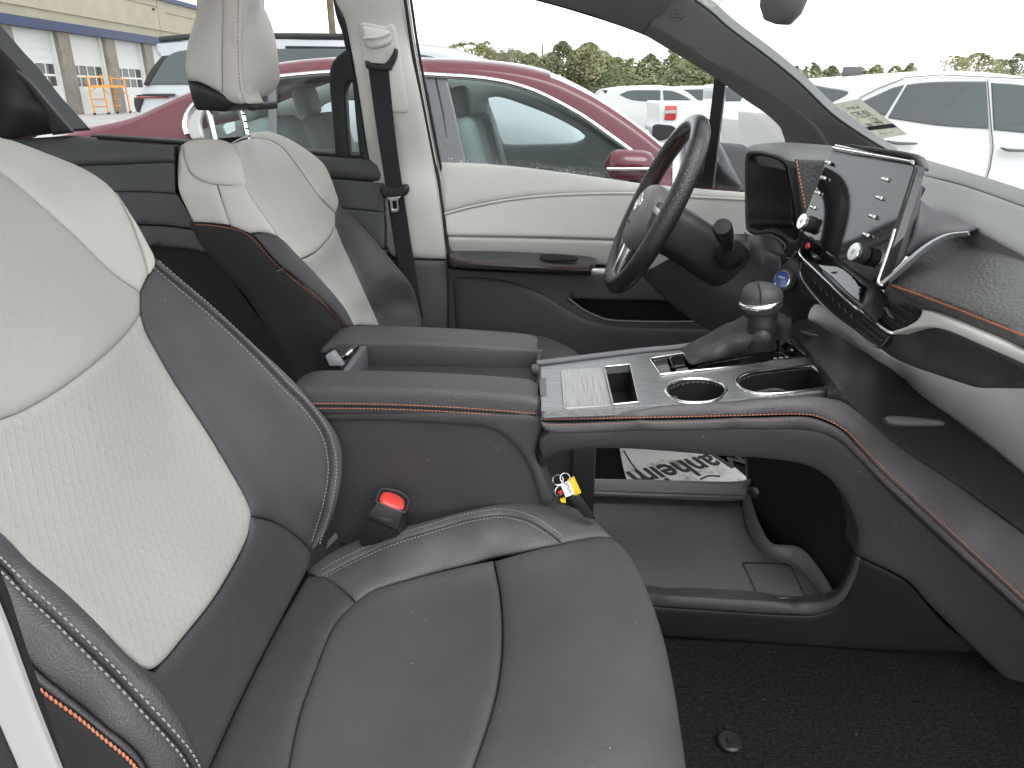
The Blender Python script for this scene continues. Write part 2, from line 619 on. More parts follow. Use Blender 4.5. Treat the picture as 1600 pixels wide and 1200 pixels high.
def lint(name, scale, frac, amount=.5, scuff=0.0):
    """scattered lint and crumbs, and faint scuff lines, as part of the surface"""
    nt, b = nodes(MAT[name])
    tc = nt.nodes.new('ShaderNodeTexCoord')
    v = nt.nodes.new('ShaderNodeTexVoronoi'); v.inputs['Scale'].default_value = scale
    nt.links.new(tc.outputs['Object'], v.inputs['Vector'])
    wn_ = nt.nodes.new('ShaderNodeTexWhiteNoise'); nt.links.new(v.outputs['Position'], wn_.inputs['Vector'])
    m1 = mth(nt, 'LESS_THAN', v.outputs['Distance'], mth(nt, 'MULTIPLY_ADD', wn_.outputs['Value'], .10, .02))
    sx = nt.nodes.new('ShaderNodeSeparateColor'); nt.links.new(wn_.outputs['Color'], sx.inputs[0])
    m = mth(nt, 'MULTIPLY', m1, mth(nt, 'LESS_THAN', sx.outputs[1], frac))
    if scuff:
        e = nt.nodes.new('ShaderNodeTexVoronoi'); e.feature = 'DISTANCE_TO_EDGE'; e.inputs['Scale'].default_value = 34
        nz = nt.nodes.new('ShaderNodeTexNoise'); nz.inputs['Scale'].default_value = 13; nt.links.new(tc.outputs['Object'], nz.inputs['Vector'])
        ad = nt.nodes.new('ShaderNodeVectorMath'); ad.operation = 'MULTIPLY_ADD'
        nt.links.new(nz.outputs['Color'], ad.inputs[0]); ad.inputs[1].default_value = (.12, .12, .12); nt.links.new(tc.outputs['Object'], ad.inputs[2])
        nt.links.new(ad.outputs[0], e.inputs['Vector'])
        l = mth(nt, 'LESS_THAN', e.outputs['Distance'], .006)
        n2 = nt.nodes.new('ShaderNodeTexNoise'); n2.inputs['Scale'].default_value = 19; n2.inputs['Detail'].default_value = 3; nt.links.new(tc.outputs['Object'], n2.inputs['Vector'])
        g = mth(nt, 'GREATER_THAN', n2.outputs['Fac'], .60)
        m = mth(nt, 'MAXIMUM', m, mth(nt, 'MULTIPLY', mth(nt, 'MULTIPLY', l, g), scuff))
    lk = b.inputs['Base Color'].links
    src = lk[0].from_socket if lk else tuple(b.inputs['Base Color'].default_value)[:3]
    out = mixcol(nt, mth(nt, 'MULTIPLY', m, amount), src, (.42, .40, .38))
    nt.links.new(out, b.inputs['Base Color'])
lint('leather_soft', 95, .10, .6)
lint('leather_dark', 95, .03, .4)
mat('door_dark', (0.020, 0.020, 0.023), 0.55, bump=[('leather', 560, 0.35, 0.0006)], spec=0.35)
lint('plastic_dark', 80, .04, .35, .35)
lint('plastic_black', 80, .03, .25, .2)
# ------------------------------------------------------------------ embossed insert of the seats
def insert_material(name, col, sc, strength=.4):
    m = mat(name, col, 0.55, spec=0.3, var=(6, 0.03))
    nt, b = nodes(m)
    tc = nt.nodes.new('ShaderNodeTexCoord')
    sx = nt.nodes.new('ShaderNodeSeparateXYZ'); nt.links.new(tc.outputs['Object'], sx.inputs[0])
    s = mth(nt, 'MULTIPLY', sx.outputs['Z'], 1.12)
    hs = []
    for sg in (1, -1):
        a = mth(nt, 'MULTIPLY_ADD', sx.outputs['Y'], 1.55 * sg, s)
        cr = mth(nt, 'MULTIPLY_ADD', sx.outputs['Y'], -1.55 * sg, s)
        w = mth(nt, 'SINE', mth(nt, 'MULTIPLY', cr, math.pi * sc))
        a = mth(nt, 'MULTIPLY_ADD', w, 0.06 / sc, a)
        f = mth(nt, 'FRACT', mth(nt, 'MULTIPLY', a, sc))
        d = mth(nt, 'ABSOLUTE', mth(nt, 'SUBTRACT', f, 0.5))
        r = nt.nodes.new('ShaderNodeMapRange'); r.interpolation_type = 'SMOOTHSTEP'
        nt.links.new(d, r.inputs[0]); r.inputs[1].default_value = 0.0; r.inputs[2].default_value = 0.13
        r.inputs[3].default_value = 1.0; r.inputs[4].default_value = 0.0
        # ridges fade in and out along their run as in an embossed hide
        fd = mth(nt, 'FRACT', mth(nt, 'MULTIPLY', cr, sc))
        fd = mth(nt, 'MULTIPLY', mth(nt, 'ABSOLUTE', mth(nt, 'SUBTRACT', fd, 0.5)), 2.0)
        hs.append(mth(nt, 'MULTIPLY', r.outputs[0], mth(nt, 'MULTIPLY_ADD', fd, -.6, 1.0)))
    h = mth(nt, 'MAXIMUM', hs[0], hs[1])
    n = nt.nodes.new('ShaderNodeTexNoise'); n.inputs['Scale'].default_value = 40; nt.links.new(tc.outputs['Object'], n.inputs['Vector'])
    h = mth(nt, 'MULTIPLY_ADD', n.outputs['Fac'], 0.5, h)
    bn = nt.nodes.new('ShaderNodeBump'); bn.inputs['Strength'].default_value = strength; bn.inputs['Distance'].default_value = 0.0008
    nt.links.new(h, bn.inputs['Height']); nt.links.new(bn.outputs[0], b.inputs['Normal'])
    return m
insert_material('insert_pale', (0.37, 0.365, 0.345), 44, .5)
insert_material('insert_plain', (0.38, 0.375, 0.352), 44, .2)

# ------------------------------------------------------------------ front passenger seat (near)
REC = (1.0, 0.0, 0.45)                      # recline plane  x + 0.45 z = k
def R_(k): return ('pl', REC, k)
PB = Field([(0, 212, R_(-0.07)), (75, 237, R_(-0.066)), (125, 257, 1.03), (182, 297, 1.035), (217, 352, 1.04), (244, 405, 1.04),
            (332, 477, 1.043), (400, 540, 1.044), (455, 590, 1.044), (520, 665, 1.048), (538, 720, 1.048), (525, 800, 1.028), (490, 862, 1.0),
            (445, 601, 1.034), (517, 700, 1.037), (512, 790, 1.015), (330, 486, 1.035),
            (400, 640, 1.01), (440, 720, 1.0), (450, 800, .985),
            (222, 455, 1.0), (222, 490, .985), (277, 600, .965), (320, 665, .955), (375, 755, .945), (395, 800, .935),
            (340, 930, R_(-0.058)), (255, 1035, R_(-0.055)), (150, 700, R_(-0.075)), (50, 600, R_(-0.075)), (50, 760, R_(-0.07)),
            (250, 850, R_(-0.072)), (150, 550, R_(-0.072)), (0, 400, R_(-0.072)), (100, 420, R_(-0.07)), (-100, 500, R_(-0.07)),
            (75, 325, R_(-0.062)), (0, 264, R_(-0.068)), (-120, 800, R_(-0.06)), (-100, 230, R_(-0.07)), (120, 935, R_(-0.06)),
            (480, 893, ('z', .69)), (430, 990, ('z', .69)), (380, 1090, ('z', .69)), (330, 1200, ('z', .69)), (400, 930, R_(-0.062)), (330, 1060, R_(-0.06)),
            (300, 1260, ('z', .69))])
seat = thing('passenger_seat', 'dark leather front passenger seat with pale embossed backrest, nearest the camera', 'car seat', (-0.1, 0.75, 0.42))
SV = (-0.10, 0.0, -0.03)
bk = panel('backrest', [(222, 490, 1), (232, 520), (255, 562), (277, 600), (320, 665), (355, 722), (380, 765), (393, 792), (395, 812), (385, 850), (340, 930), (290, 995), (258, 1033), (238, 1043),
           (215, 1028), (180, 995), (125, 945), (50, 875), (0, 825), (-100, 740, 1), (-100, 700, 1), (0, 656), (40, 640), (100, 605), (160, 560), (200, 520)],
           PB, 'insert_pale', seat, puff=.006, edge=.012, thick=.05)
def sp(name, pts, mt, fld=PB, parent=bk, **k):
    return panel(name, pts, fld, mt, parent, **k)
sp('upper_insert', [(-100, 215, 1), (0, 265), (32, 287), (75, 325), (120, 367), (155, 402), (185, 430), (222, 456, 1), (222, 490, 1), (200, 520), (160, 560), (100, 605), (40, 640), (0, 655), (-100, 699, 1)], 'insert_plain')
sp('shoulder_panel', [(-100, 170, 1), (0, 210), (25, 217), (75, 236), (125, 256), (160, 277), (182, 298), (196, 322), (207, 345), (217, 370), (227, 400), (234, 428, 1), (222, 455, 1), (185, 429), (155, 401), (120, 366), (75, 324), (32, 286), (0, 264), (-100, 214, 1)], 'leather_pale', edge=.016)
sp('shoulder_side', [(183, 298, 1), (200, 325), (217, 352), (232, 380), (242, 400), (243, 414), (235, 428, 1), (228, 400), (218, 370), (208, 344), (197, 322)], 'leather_pale', puff=.003, edge=.006, step=4, back=(-.12, .02, -.02))
sp('bolster_panel', [(222, 456, 1), (234, 429), (243, 413, 1), (275, 439), (330, 486), (395, 548), (445, 601), (480, 636), (505, 671), (517, 702), (520, 740), (512, 790), (500, 830), (490, 861, 1),
   (470, 842), (435, 817), (396, 804, 1), (393, 790), (380, 764), (355, 721), (320, 664), (277, 599), (255, 561), (233, 520), (223, 490)], 'leather_dark', puff=.008, edge=.016)
sp('bolster_rim', [(244, 401, 1), (275, 428), (332, 477), (400, 540), (455, 590), (495, 635), (520, 665), (533, 690), (538, 720), (535, 760), (525, 800), (510, 835), (492, 860, 1),
   (501, 830), (513, 790), (521, 740), (518, 701), (506, 670), (481, 635), (446, 600), (396, 547), (331, 485), (276, 438), (244, 411, 1)], 'leather_grey', puff=.006, edge=.010, step=5, back=SV)
sp('lower_panel', [(396, 806, 1), (435, 818), (470, 843), (490, 863, 1), (486, 882), (479, 898), (430, 992), (380, 1092), (330, 1202), (300, 1265, 1), (180, 1180, 1), (160, 985, 1), (238, 1046), (258, 1036), (292, 996), (342, 931), (387, 851)], 'leather_dark', puff=.006, edge=.012)
# near bolster, standing in front of the insert
PN = Field([(0, 825, .53), (90, 900, .505), (195, 1007, .475), (262, 1075, .465), (327, 1200, .46), (20, 890, .487), (100, 974, .465), (200, 1075, .448), (290, 1187, .443),
            (37, 1030, .44), (125, 1107, .43), (225, 1195, .424), (44, 1059, .43), (160, 1150, .419), (82, 1200, .41), (-100, 820, .52), (-100, 740, .545), (-60, 960, .46)])
sp('near_bolster', [(-100, 738, 1), (0, 823), (50, 866), (90, 900), (150, 957), (195, 1007), (232, 1044), (262, 1075), (287, 1112), (307, 1150), (322, 1187), (345, 1260, 1), (335, 1260, 1),
   (297, 1184), (272, 1153), (244, 1122), (200, 1075), (155, 1029), (114, 988), (68, 943), (26, 905), (-100, 785, 1)], 'leather_dark', PN, puff=.010, edge=.018, back=(-.05, .012, -.05))
sp('near_bolster_side', [(-100, 786, 1), (26, 906), (68, 944), (114, 989), (155, 1030), (200, 1076), (244, 1123), (272, 1154), (297, 1185), (334, 1260, 1), (255, 1260, 1), (225, 1197), (200, 1167), (162, 1137), (125, 1107), (75, 1065), (37, 1030), (-20, 985), (-100, 930, 1)], 'leather_dark', PN, puff=.008, edge=.014, thick=.02)
sp('near_bolster_piping', [(-100, 931, 1), (-20, 986), (37, 1031), (75, 1066), (125, 1108), (162, 1138), (200, 1168), (225, 1198), (254, 1260, 1), (238, 1260, 1), (222, 1210), (200, 1183), (160, 1150), (120, 1117), (82, 1090), (44, 1060), (-20, 1012), (-100, 955, 1)], 'leather_dark', PN, puff=.004, edge=.006, step=5, thick=.02)
sp('side_cover', [(-100, 956, 1), (-20, 1013), (44, 1061), (82, 1091), (120, 1118), (160, 1151), (200, 1184), (222, 1211), (237, 1260, 1), (-100, 1300, 1)], 'cloth_black', PN, puff=.004, edge=.01, thick=.02)
bs = [(244, 411), (276, 439), (331, 486), (396, 548), (446, 601), (481, 636), (506, 671), (517, 702), (520, 740), (512, 790), (500, 830), (494, 850)]
def off(pts, d):
    q = spline(pts, 6)
    t = np.gradient(q, axis=0); t /= np.linalg.norm(t, axis=1)[:, None]
    return q + np.c_[-t[:, 1], t[:, 0]] * d
def rows(fld, pts, ds, lift=-0.001):
    out = []
    for d in ds:
        q = off(pts, d)
        out.append((fld.pos(q) + fld.nrm(q) * lift, fld.nrm(q)))
    return out
stitches('stitching', rows(PB, bs, (-6, 7)), 'thread_grey', bk)
ns = [(-60, 822), (26, 905), (68, 943), (114, 988), (155, 1029), (200, 1075), (244, 1122), (272, 1153), (297, 1184), (320, 1230)]
stitches('stitching', rows(PN, ns, (-8.5, 8.5), -0.002), 'thread_grey', bk, length=.0045, gap=.0068, r=.0008)
no = [(-60, 984), (44, 1061), (82, 1091), (120, 1118), (160, 1151), (200, 1184), (222, 1211)]
stitches('orange_stitching', rows(PN, no, (1.5,), 0.0), 'thread_orange', bk, length=.0048, gap=.0046, r=.0011, slant=.35)

# cushion
def Z(z): return ('z', z)
PC = Field([(480, 896, Z(.685)), (430, 990, Z(.685)), (380, 1090, Z(.685)), (330, 1200, Z(.685)), (300, 1260, Z(.685)), (555, 936, Z(.70)), (650, 1000, Z(.695)), (600, 1200, Z(.69)), (520, 975, Z(.70)), (465, 1120, Z(.695)),
            (783, 1000, Z(.715)), (770, 875, Z(.725)), (680, 893, Z(.712)), (900, 1000, Z(.735)), (900, 1200, Z(.73)), (735, 1200, Z(.71)), (860, 900, Z(.737)), (950, 1000, Z(.736)), (980, 1200, Z(.728)),
            (542, 875, Z(.70)), (605, 847, Z(.725)), (667, 827, Z(.745)), (755, 804, Z(.764)), (830, 812, Z(.765)), (877, 844, Z(.748)),
            (495, 875, Z(.682)), (530, 852, Z(.69)), (585, 832, Z(.708)), (680, 807, Z(.742)), (780, 784, Z(.762)), (867, 781, Z(.762)), (912, 797, Z(.755)), (950, 830, Z(.742)),
            (640, 875, Z(.722)), (760, 840, Z(.752)), (990, 870, Z(.732)), (1040, 990, Z(.716)), (1070, 1140, Z(.70)), (1085, 1270, Z(.69)), (960, 860, Z(.738)), (1000, 1000, Z(.733)), (1030, 1150, Z(.722))])
cu = panel('cushion', [(555, 937, 1), (580, 921), (610, 911), (680, 893), (730, 882), (769, 875, 1), (779, 930), (782, 1000), (774, 1070), (758, 1130), (734, 1200), (715, 1260, 1), (440, 1260, 1), (450, 1200), (466, 1120), (490, 1050), (520, 978)],
           PC, 'leather_soft', seat, puff=.006, edge=.014, thick=.05)
sp('cushion_rear', [(479, 897, 1), (505, 899), (530, 915), (554, 937, 1), (519, 977), (489, 1049), (465, 1119), (449, 1200), (439, 1260, 1), (282, 1285, 1), (321, 1204), (373, 1092), (424, 992)], 'leather_dark', PC, cu, puff=.006, edge=.014, thick=.05)
sp('cushion_front', [(771, 875, 1), (830, 857), (890, 843), (930, 836), (955, 835), (967, 843, 1), (990, 870), (1015, 920), (1040, 990), (1058, 1070), (1070, 1140), (1078, 1200), (1085, 1270, 1), (717, 1270, 1), (736, 1200), (760, 1130), (776, 1070), (784, 1000), (781, 930)],
   'leather_soft', PC, cu, puff=.008, edge=.02, back=(.012, 0, -.16))
sp('cushion_bolster', [(502, 897, 1), (542, 875), (605, 847), (667, 827), (717, 812), (755, 804), (780, 801), (805, 804), (830, 812), (855, 827), (878, 845, 1), (830, 855), (757, 873), (680, 891), (610, 909), (580, 919), (555, 935, 1), (530, 914)], 'leather_grey', PC, cu, puff=.006, edge=.014)
sp('cushion_edge', [(480, 889, 1), (495, 875), (530, 852), (585, 832), (630, 820), (680, 807), (730, 794), (780, 784), (830, 780), (867, 781), (892, 788), (912, 797), (930, 810), (950, 829), (958, 835, 1), (930, 835), (890, 842), (879, 844, 1), (856, 826), (831, 811), (805, 803), (780, 800), (755, 803), (717, 811), (667, 826), (605, 846), (542, 874), (502, 896)],
   'leather_grey', PC, cu, puff=.006, edge=.012, step=5, back=(0, .02, -.10))
cs = [(505, 895), (542, 875), (605, 847), (667, 827), (717, 812), (755, 804), (780, 801), (805, 804), (830, 812), (855, 827), (874, 841)]
stitches('stitching', rows(PC, cs, (-6.5, 6.5)), 'thread_grey', cu, length=.004, gap=.0058)
# frame under the cushion
box('seat_base', (-0.10, 0.75, 0.55), (0.42, 0.44, 0.22), 'plastic_black', seat, bev=.02)
hexa('recliner_cover', [P(512, 845, 1.03), P(525, 832, 1.03), P(528, 840, 1.03), P(510, 858, 1.03), P(512, 845, 1.07), P(525, 832, 1.07), P(528, 840, 1.07), P(510, 858, 1.07)], 'plastic_grey', seat)
# ------------------------------------------------------------------ driver seat (far)
DS = thing('driver_seat', 'pale and dark leather driver seat with headrest, behind the centre armrests', 'car seat', (-0.1, 1.65, 0.42))
# side face (towards the camera)
DF = Field([(275, 267, 1.44), (282, 227, 1.45), (277, 297, 1.43), (289, 325, 1.425), (300, 347, 1.42), (330, 400, 1.41), (400, 480, 1.40), (455, 580, 1.40),
            (325, 215, 1.46), (367, 225, 1.44), (379, 262, 1.41), (384, 289, 1.40), (415, 337, 1.388), (437, 370, 1.383), (469, 402, 1.383), (537, 477, 1.40), (556, 505, 1.41),
            (337, 288, 1.40), (357, 352, 1.385), (315, 260, 1.42), (345, 250, 1.415), (430, 430, 1.375), (480, 500, 1.375), (530, 520, 1.39), (412, 387, 1.375), (465, 437, 1.37)])
DFn = Field([(391, 365, 1.383), (415, 363, 1.381), (437, 371, 1.376), (469, 403, 1.374), (537, 478, 1.392), (558, 510, 1.402), (412, 387, 1.370), (465, 437, 1.366), (512, 477, 1.376), (545, 510, 1.392)])
# front face (towards the windscreen)
DG = Field([(367, 225, 1.44), (379, 262, 1.41), (384, 289, 1.40), (415, 337, 1.388), (437, 370, 1.383), (469, 402, 1.383), (537, 477, 1.40), (556, 505, 1.41),
            (380, 216, 1.5), (392, 206, 1.82), (410, 203, 1.86), (440, 211, 1.88), (480, 232, 1.89), (505, 252, 1.90), (517, 272, 1.905), (531, 315, 1.905), (526, 332, 1.87), (552, 337, 1.92), (590, 377, 1.93), (620, 412, 1.93), (640, 437, 1.935), (660, 500, 1.93),
            (477, 272, R_(-0.022)), (440, 227, R_(-0.055)), (502, 307, R_(-0.012)), (430, 260, R_(-0.03)), (450, 320, R_(-0.012)), (480, 360, R_(-0.012)), (420, 235, R_(-0.05)), (400, 224, R_(-0.065)),
            (526, 352, 1.85), (515, 372, R_(-0.014)), (540, 387, 1.83), (560, 430, 1.80), (581, 477, 1.78), (594, 503, 1.77), (550, 450, R_(-0.022)), (510, 430, R_(-0.012)), (570, 490, R_(-0.022)), (600, 430, 1.88)])
db = panel('backrest', [(526, 352, 1), (540, 387), (560, 430), (581, 477), (594, 506, 1), (557, 506, 1), (537, 477), (500, 434), (469, 403, 1), (477, 403), (497, 393), (515, 373)],
           DG, 'insert_pale', DS, puff=.005, edge=.012, step=5, thick=.05)
def dp(name, pts, mt, fld=DG, **k):
    k.setdefault('step', 5); k.setdefault('puff', .005); k.setdefault('edge', .012)
    return panel(name, pts, fld, mt, db, **k)
dp('shoulder_side', [(283, 226, 1), (290, 220), (302, 217), (325, 215), (347, 217), (367, 225, 1), (372, 240), (379, 262), (384, 289, 1), (337, 288), (315, 282), (297, 270), (287, 250)], 'leather_pale', DF, back=(-.03, .03, -.01))
dp('shoulder_rear', [(282, 226, 1), (286, 250), (296, 271), (314, 283), (336, 289, 1), (345, 315), (357, 352, 1), (330, 349), (300, 347, 1), (289, 325), (277, 297), (275, 267), (276, 245)], 'leather_pale', DF, back=(-.02, .04, -.01))
dp('side_wing', [(338, 289, 1), (384, 290, 1), (396, 311), (415, 338), (437, 371, 1), (415, 363), (400, 363), (390, 365, 1), (358, 353, 1), (346, 315)], 'leather_pale', DF)
dp('upper_panel', [(368, 224, 1), (380, 219), (396, 214), (420, 216), (440, 227), (457, 246), (477, 273), (502, 308), (526, 333, 1), (526, 351, 1), (515, 371), (497, 391), (477, 401), (470, 402, 1), (438, 370), (416, 337), (397, 310), (385, 289), (380, 262), (373, 240)], 'leather_pale', DG, edge=.016)
dp('far_shoulder', [(382, 214, 1), (392, 206), (410, 203), (425, 204), (452, 215), (480, 232), (505, 252), (517, 272), (527, 300), (531, 315), (527, 332, 1), (503, 307), (478, 272), (458, 245), (441, 226), (421, 215), (397, 213)], 'leather_pale', DG, back=(-.06, .06, -.02))
dp('far_bolster', [(532, 317, 1), (552, 337), (590, 377), (620, 412), (640, 437), (652, 460), (659, 490), (661, 515, 1), (598, 515, 1), (582, 477), (561, 430), (541, 387), (527, 352, 1), (527, 333, 1)], 'leather_dark', DG, puff=.008, edge=.018, back=(-.10, .03, -.02))
dp('near_bolster', [(391, 365, 1), (402, 363), (415, 363), (437, 372), (469, 404, 1), (500, 435), (537, 478), (558, 515, 1), (545, 515, 1), (512, 477), (465, 437), (432, 410), (412, 387), (402, 375)], 'leather_dark', DFn, edge=.010)
dp('side_cover', [(300, 348, 1), (330, 350), (357, 354), (379, 360), (390, 366), (402, 378), (412, 389), (432, 412), (465, 439), (512, 479), (545, 517, 1), (560, 600, 1), (470, 610, 1), (445, 560), (400, 480), (365, 440), (330, 400), (315, 380)], 'cloth_black', DF, edge=.02, back=(-.02, .02, -.0))
os_ = [(306, 351), (330, 352), (357, 356), (380, 362), (402, 380), (430, 411), (465, 441), (510, 479), (540, 512)]
q = spline(os_, 5)
stitches('orange_stitching', [(DF.pos(q) + DF.nrm(q) * .001, DF.nrm(q))], 'thread_dull', db, length=.005, gap=.0065, r=.0012)
os2 = [(369, 226), (374, 241), (381, 263), (386, 291), (398, 313), (417, 340), (438, 372)]
q = spline(os2, 5)
stitches('orange_stitching', [(DG.pos(q) + DG.nrm(q) * -.002, DG.nrm(q))], 'thread_dull', db, length=.005, gap=.0065, r=.0008)
fs = [(546, 342), (585, 384), (612, 416), (632, 442), (643, 465), (650, 490), (652, 508)]
q = spline(fs, 5)
stitches('stitching', [(DG.pos(q) + DG.nrm(q) * -.001, DG.nrm(q)), (DG.pos(q + [5, -2]) + DG.nrm(q) * -.001, DG.nrm(q))], 'thread_grey', db, length=.0045, gap=.0062, r=.0008)
# cushion of the driver seat
DC = Field([(845, 522, Z(.80)), (870, 530, Z(.80)), (900, 545, Z(.79)), (700, 510, Z(.80)), (840, 560, Z(.775)), (908, 562, Z(.77)), (640, 560, Z(.76)), (870, 555, Z(.782))])
dc = panel('cushion', [(600, 505, 1), (700, 508), (800, 514), (845, 521), (868, 528), (888, 537), (902, 546), (908, 556), (910, 572, 1), (600, 640, 1)], DC, 'leather_dark', DS, puff=.01, edge=.03, step=6, back=(.0, .05, -.16))
q = spline([(830, 531), (852, 541), (872, 553)], 4)
stitches('stitching', [(DC.pos(q) + DC.nrm(q) * -.001, DC.nrm(q)), (DC.pos(q + [3, -3]) + DC.nrm(q) * -.001, DC.nrm(q))], 'thread_grey', dc, length=.004, gap=.006, r=.0008)
box('seat_base', (-0.10, 1.65, 0.58), (0.44, 0.46, 0.26), 'plastic_black', DS, bev=.02)
# back shell closing the backrest from behind
A = [P(283, 228, 1.46), P(277, 297, 1.44), P(330, 400, 1.42), P(455, 580, 1.41)]
V = []
for a in A:
    for yy, dx in ((1.43, 0), (1.55, -.035), (1.72, -.035), (1.86, 0)):
        V.append((a.x + dx, yy, a.z))
mesh('back_shell', V, [(i * 4 + k, i * 4 + k + 1, i * 4 + k + 5, i * 4 + k + 4) for i in range(3) for k in range(3)], 'cloth_black', DS)
# headrest
HS = Field([(314, -5, 1.58), (300, 27, 1.57), (290, 61, 1.56), (285, 105, 1.555), (289, 123, 1.555), (343, 0, 1.53), (344, 145, 1.525), (375, 0, 1.525), (374, 84, 1.515), (377, 135, 1.515), (388, 162, 1.52), (320, 80, 1.53), (300, -60, 1.6), (376, -60, 1.56)])
HF = Field([(375, 0, 1.525), (374, 84, 1.515), (377, 135, 1.515), (388, 162, 1.52), (376, -60, 1.56), (418, 7, 1.76), (435, 50, 1.775), (444, 118, 1.78), (439, 138, 1.77), (429, 150, 1.75), (405, -60, 1.72), (405, 60, 1.60), (408, 120, 1.60), (405, 0, 1.61), (425, 90, 1.67), (405, 155, 1.61)])
hd = panel('headrest', [(378, -45, 1), (400, -40), (412, -10), (419, 8), (428, 28), (435, 50), (441, 85), (444, 118), (443, 130), (438, 140), (428, 150), (408, 157), (389, 162, 1), (382, 150), (378, 135), (375, 84), (376, 0)], HF, 'leather_pale', DS, puff=.012, edge=.03, step=5, back=(-.10, .06, .0))
panel('headrest_side', [(345, -45, 1), (376, -45, 1), (374, 0), (373, 84), (376, 135), (380, 150), (387, 163, 1), (372, 161), (358, 153), (345, 146, 1), (344, 84)], HS, 'leather_pale', hd, puff=.008, edge=.02, step=5, back=(-.0, .08, .0))
panel('headrest_rear', [(325, -45, 1), (344, -45, 1), (343, 84), (344, 145, 1), (325, 136), (305, 127), (289, 123, 1), (285, 105), (287, 80), (290, 61), (300, 27), (314, 0)], HS, 'leather_pale', hd, puff=.008, edge=.025, step=5, back=(-.0, .22, .0))
q = spline([(377, -30), (375, 30), (375, 84), (378, 135), (388, 161)], 5)
stitches('orange_stitching', [(HF.pos(q) + HF.nrm(q) * -.004, HF.nrm(q))], 'thread_dull', hd, length=.005, gap=.0065, r=.001)
HB = Field([(290, 125, 1.56), (297, 152, 1.56), (305, 172, 1.57), (341, 146, 1.53), (341, 176, 1.545), (358, 174, 1.545), (372, 164, 1.53), (388, 164, 1.53), (402, 174, 1.56), (400, 164, 1.56)])
panel('headrest_shell', [(290, 125, 1), (306, 129), (325, 138), (345, 148), (358, 155), (372, 163), (388, 164), (402, 162), (403, 173), (390, 175), (386, 169), (362, 168), (359, 174), (350, 177), (341, 176), (320, 174), (306, 173), (300, 163), (296, 150)], HB, 'plastic_black', hd, puff=.006, edge=.012, step=4, back=(-.02, .18, .0))
for (u0, v0, u1, v1, yy) in ((325, 168, 337, 222, 1.585), (377, 168, 389, 222, 1.715)):
    a, b = P(u0, v0, yy), P(u1, v1, yy)
    d = (b - a)
    tube('post', [a - d * .4, a, a + d * .25, a + d * .5, b, b + d * .3], .0065, 'chrome', hd, seg=14)
    lathe('post_guide', [(.003, -.006), (.017, -.006), (.019, 0), (.016, .004), (.007, .004)], 'plastic_black', DS, basis(b - Vector((0, 0, .002)), (0.3, -.05, 1)), 20)
for k in range(4):
    c = P(377 + 2.7 * (k + 1), 168 + 11 * (k + 1), 1.709)
    box('notch', c + Vector((.003, -.004, 0)), (.006, .006, .003), 'shadow_gap', hd)
# ------------------------------------------------------------------ centre console
CO = thing('center_console', 'wide dark centre console with two armrests, brushed trim and open storage below', 'console', (0.1, 1.2, 0.42))
def brushed(name, c0, c1, axis_scale, rough=.38, metal=.7):
    m = mat(name, c0, rough, metal=metal)
    nt, b = nodes(m)
    tc = nt.nodes.new('ShaderNodeTexCoord')
    mp = nt.nodes.new('ShaderNodeMapping'); mp.inputs['Scale'].default_value = axis_scale
    nt.links.new(tc.outputs['Object'], mp.inputs[0])
    n = nt.nodes.new('ShaderNodeTexNoise'); n.inputs['Scale'].default_value = 1.0; n.inputs['Detail'].default_value = 4; n.inputs['Roughness'].default_value = .7
    nt.links.new(mp.outputs[0], n.inputs['Vector'])
    r = nt.nodes.new('ShaderNodeValToRGB')
    r.color_ramp.elements[0].position = .32; r.color_ramp.elements[0].color = (*c0, 1)
    r.color_ramp.elements[1].position = .68; r.color_ramp.elements[1].color = (*c1, 1)
    nt.links.new(n.outputs['Fac'], r.inputs[0]); nt.links.new(r.outputs[0], b.inputs['Base Color'])
    bn = nt.nodes.new('ShaderNodeBump'); bn.inputs['Strength'].default_value = .25; bn.inputs['Distance'].default_value = .0006
    nt.links.new(n.outputs['Fac'], bn.inputs['Height']); nt.links.new(bn.outputs[0], b.inputs['Normal'])
    return m
brushed('brushed', (.16, .165, .17), (.42, .43, .43), (14, 900, 900))
brushed('brushed_lid', (.24, .24, .235), (.55, .55, .53), (900, 12, 900))
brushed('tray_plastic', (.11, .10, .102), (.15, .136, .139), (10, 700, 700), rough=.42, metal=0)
brushed('mat_ribbed', (.018, .018, .019), (.032, .032, .034), (12, 520, 520), rough=.6, metal=0)

lint('tray_plastic', 75, .10, .5)
lint('mat_ribbed', 70, .08, .35)
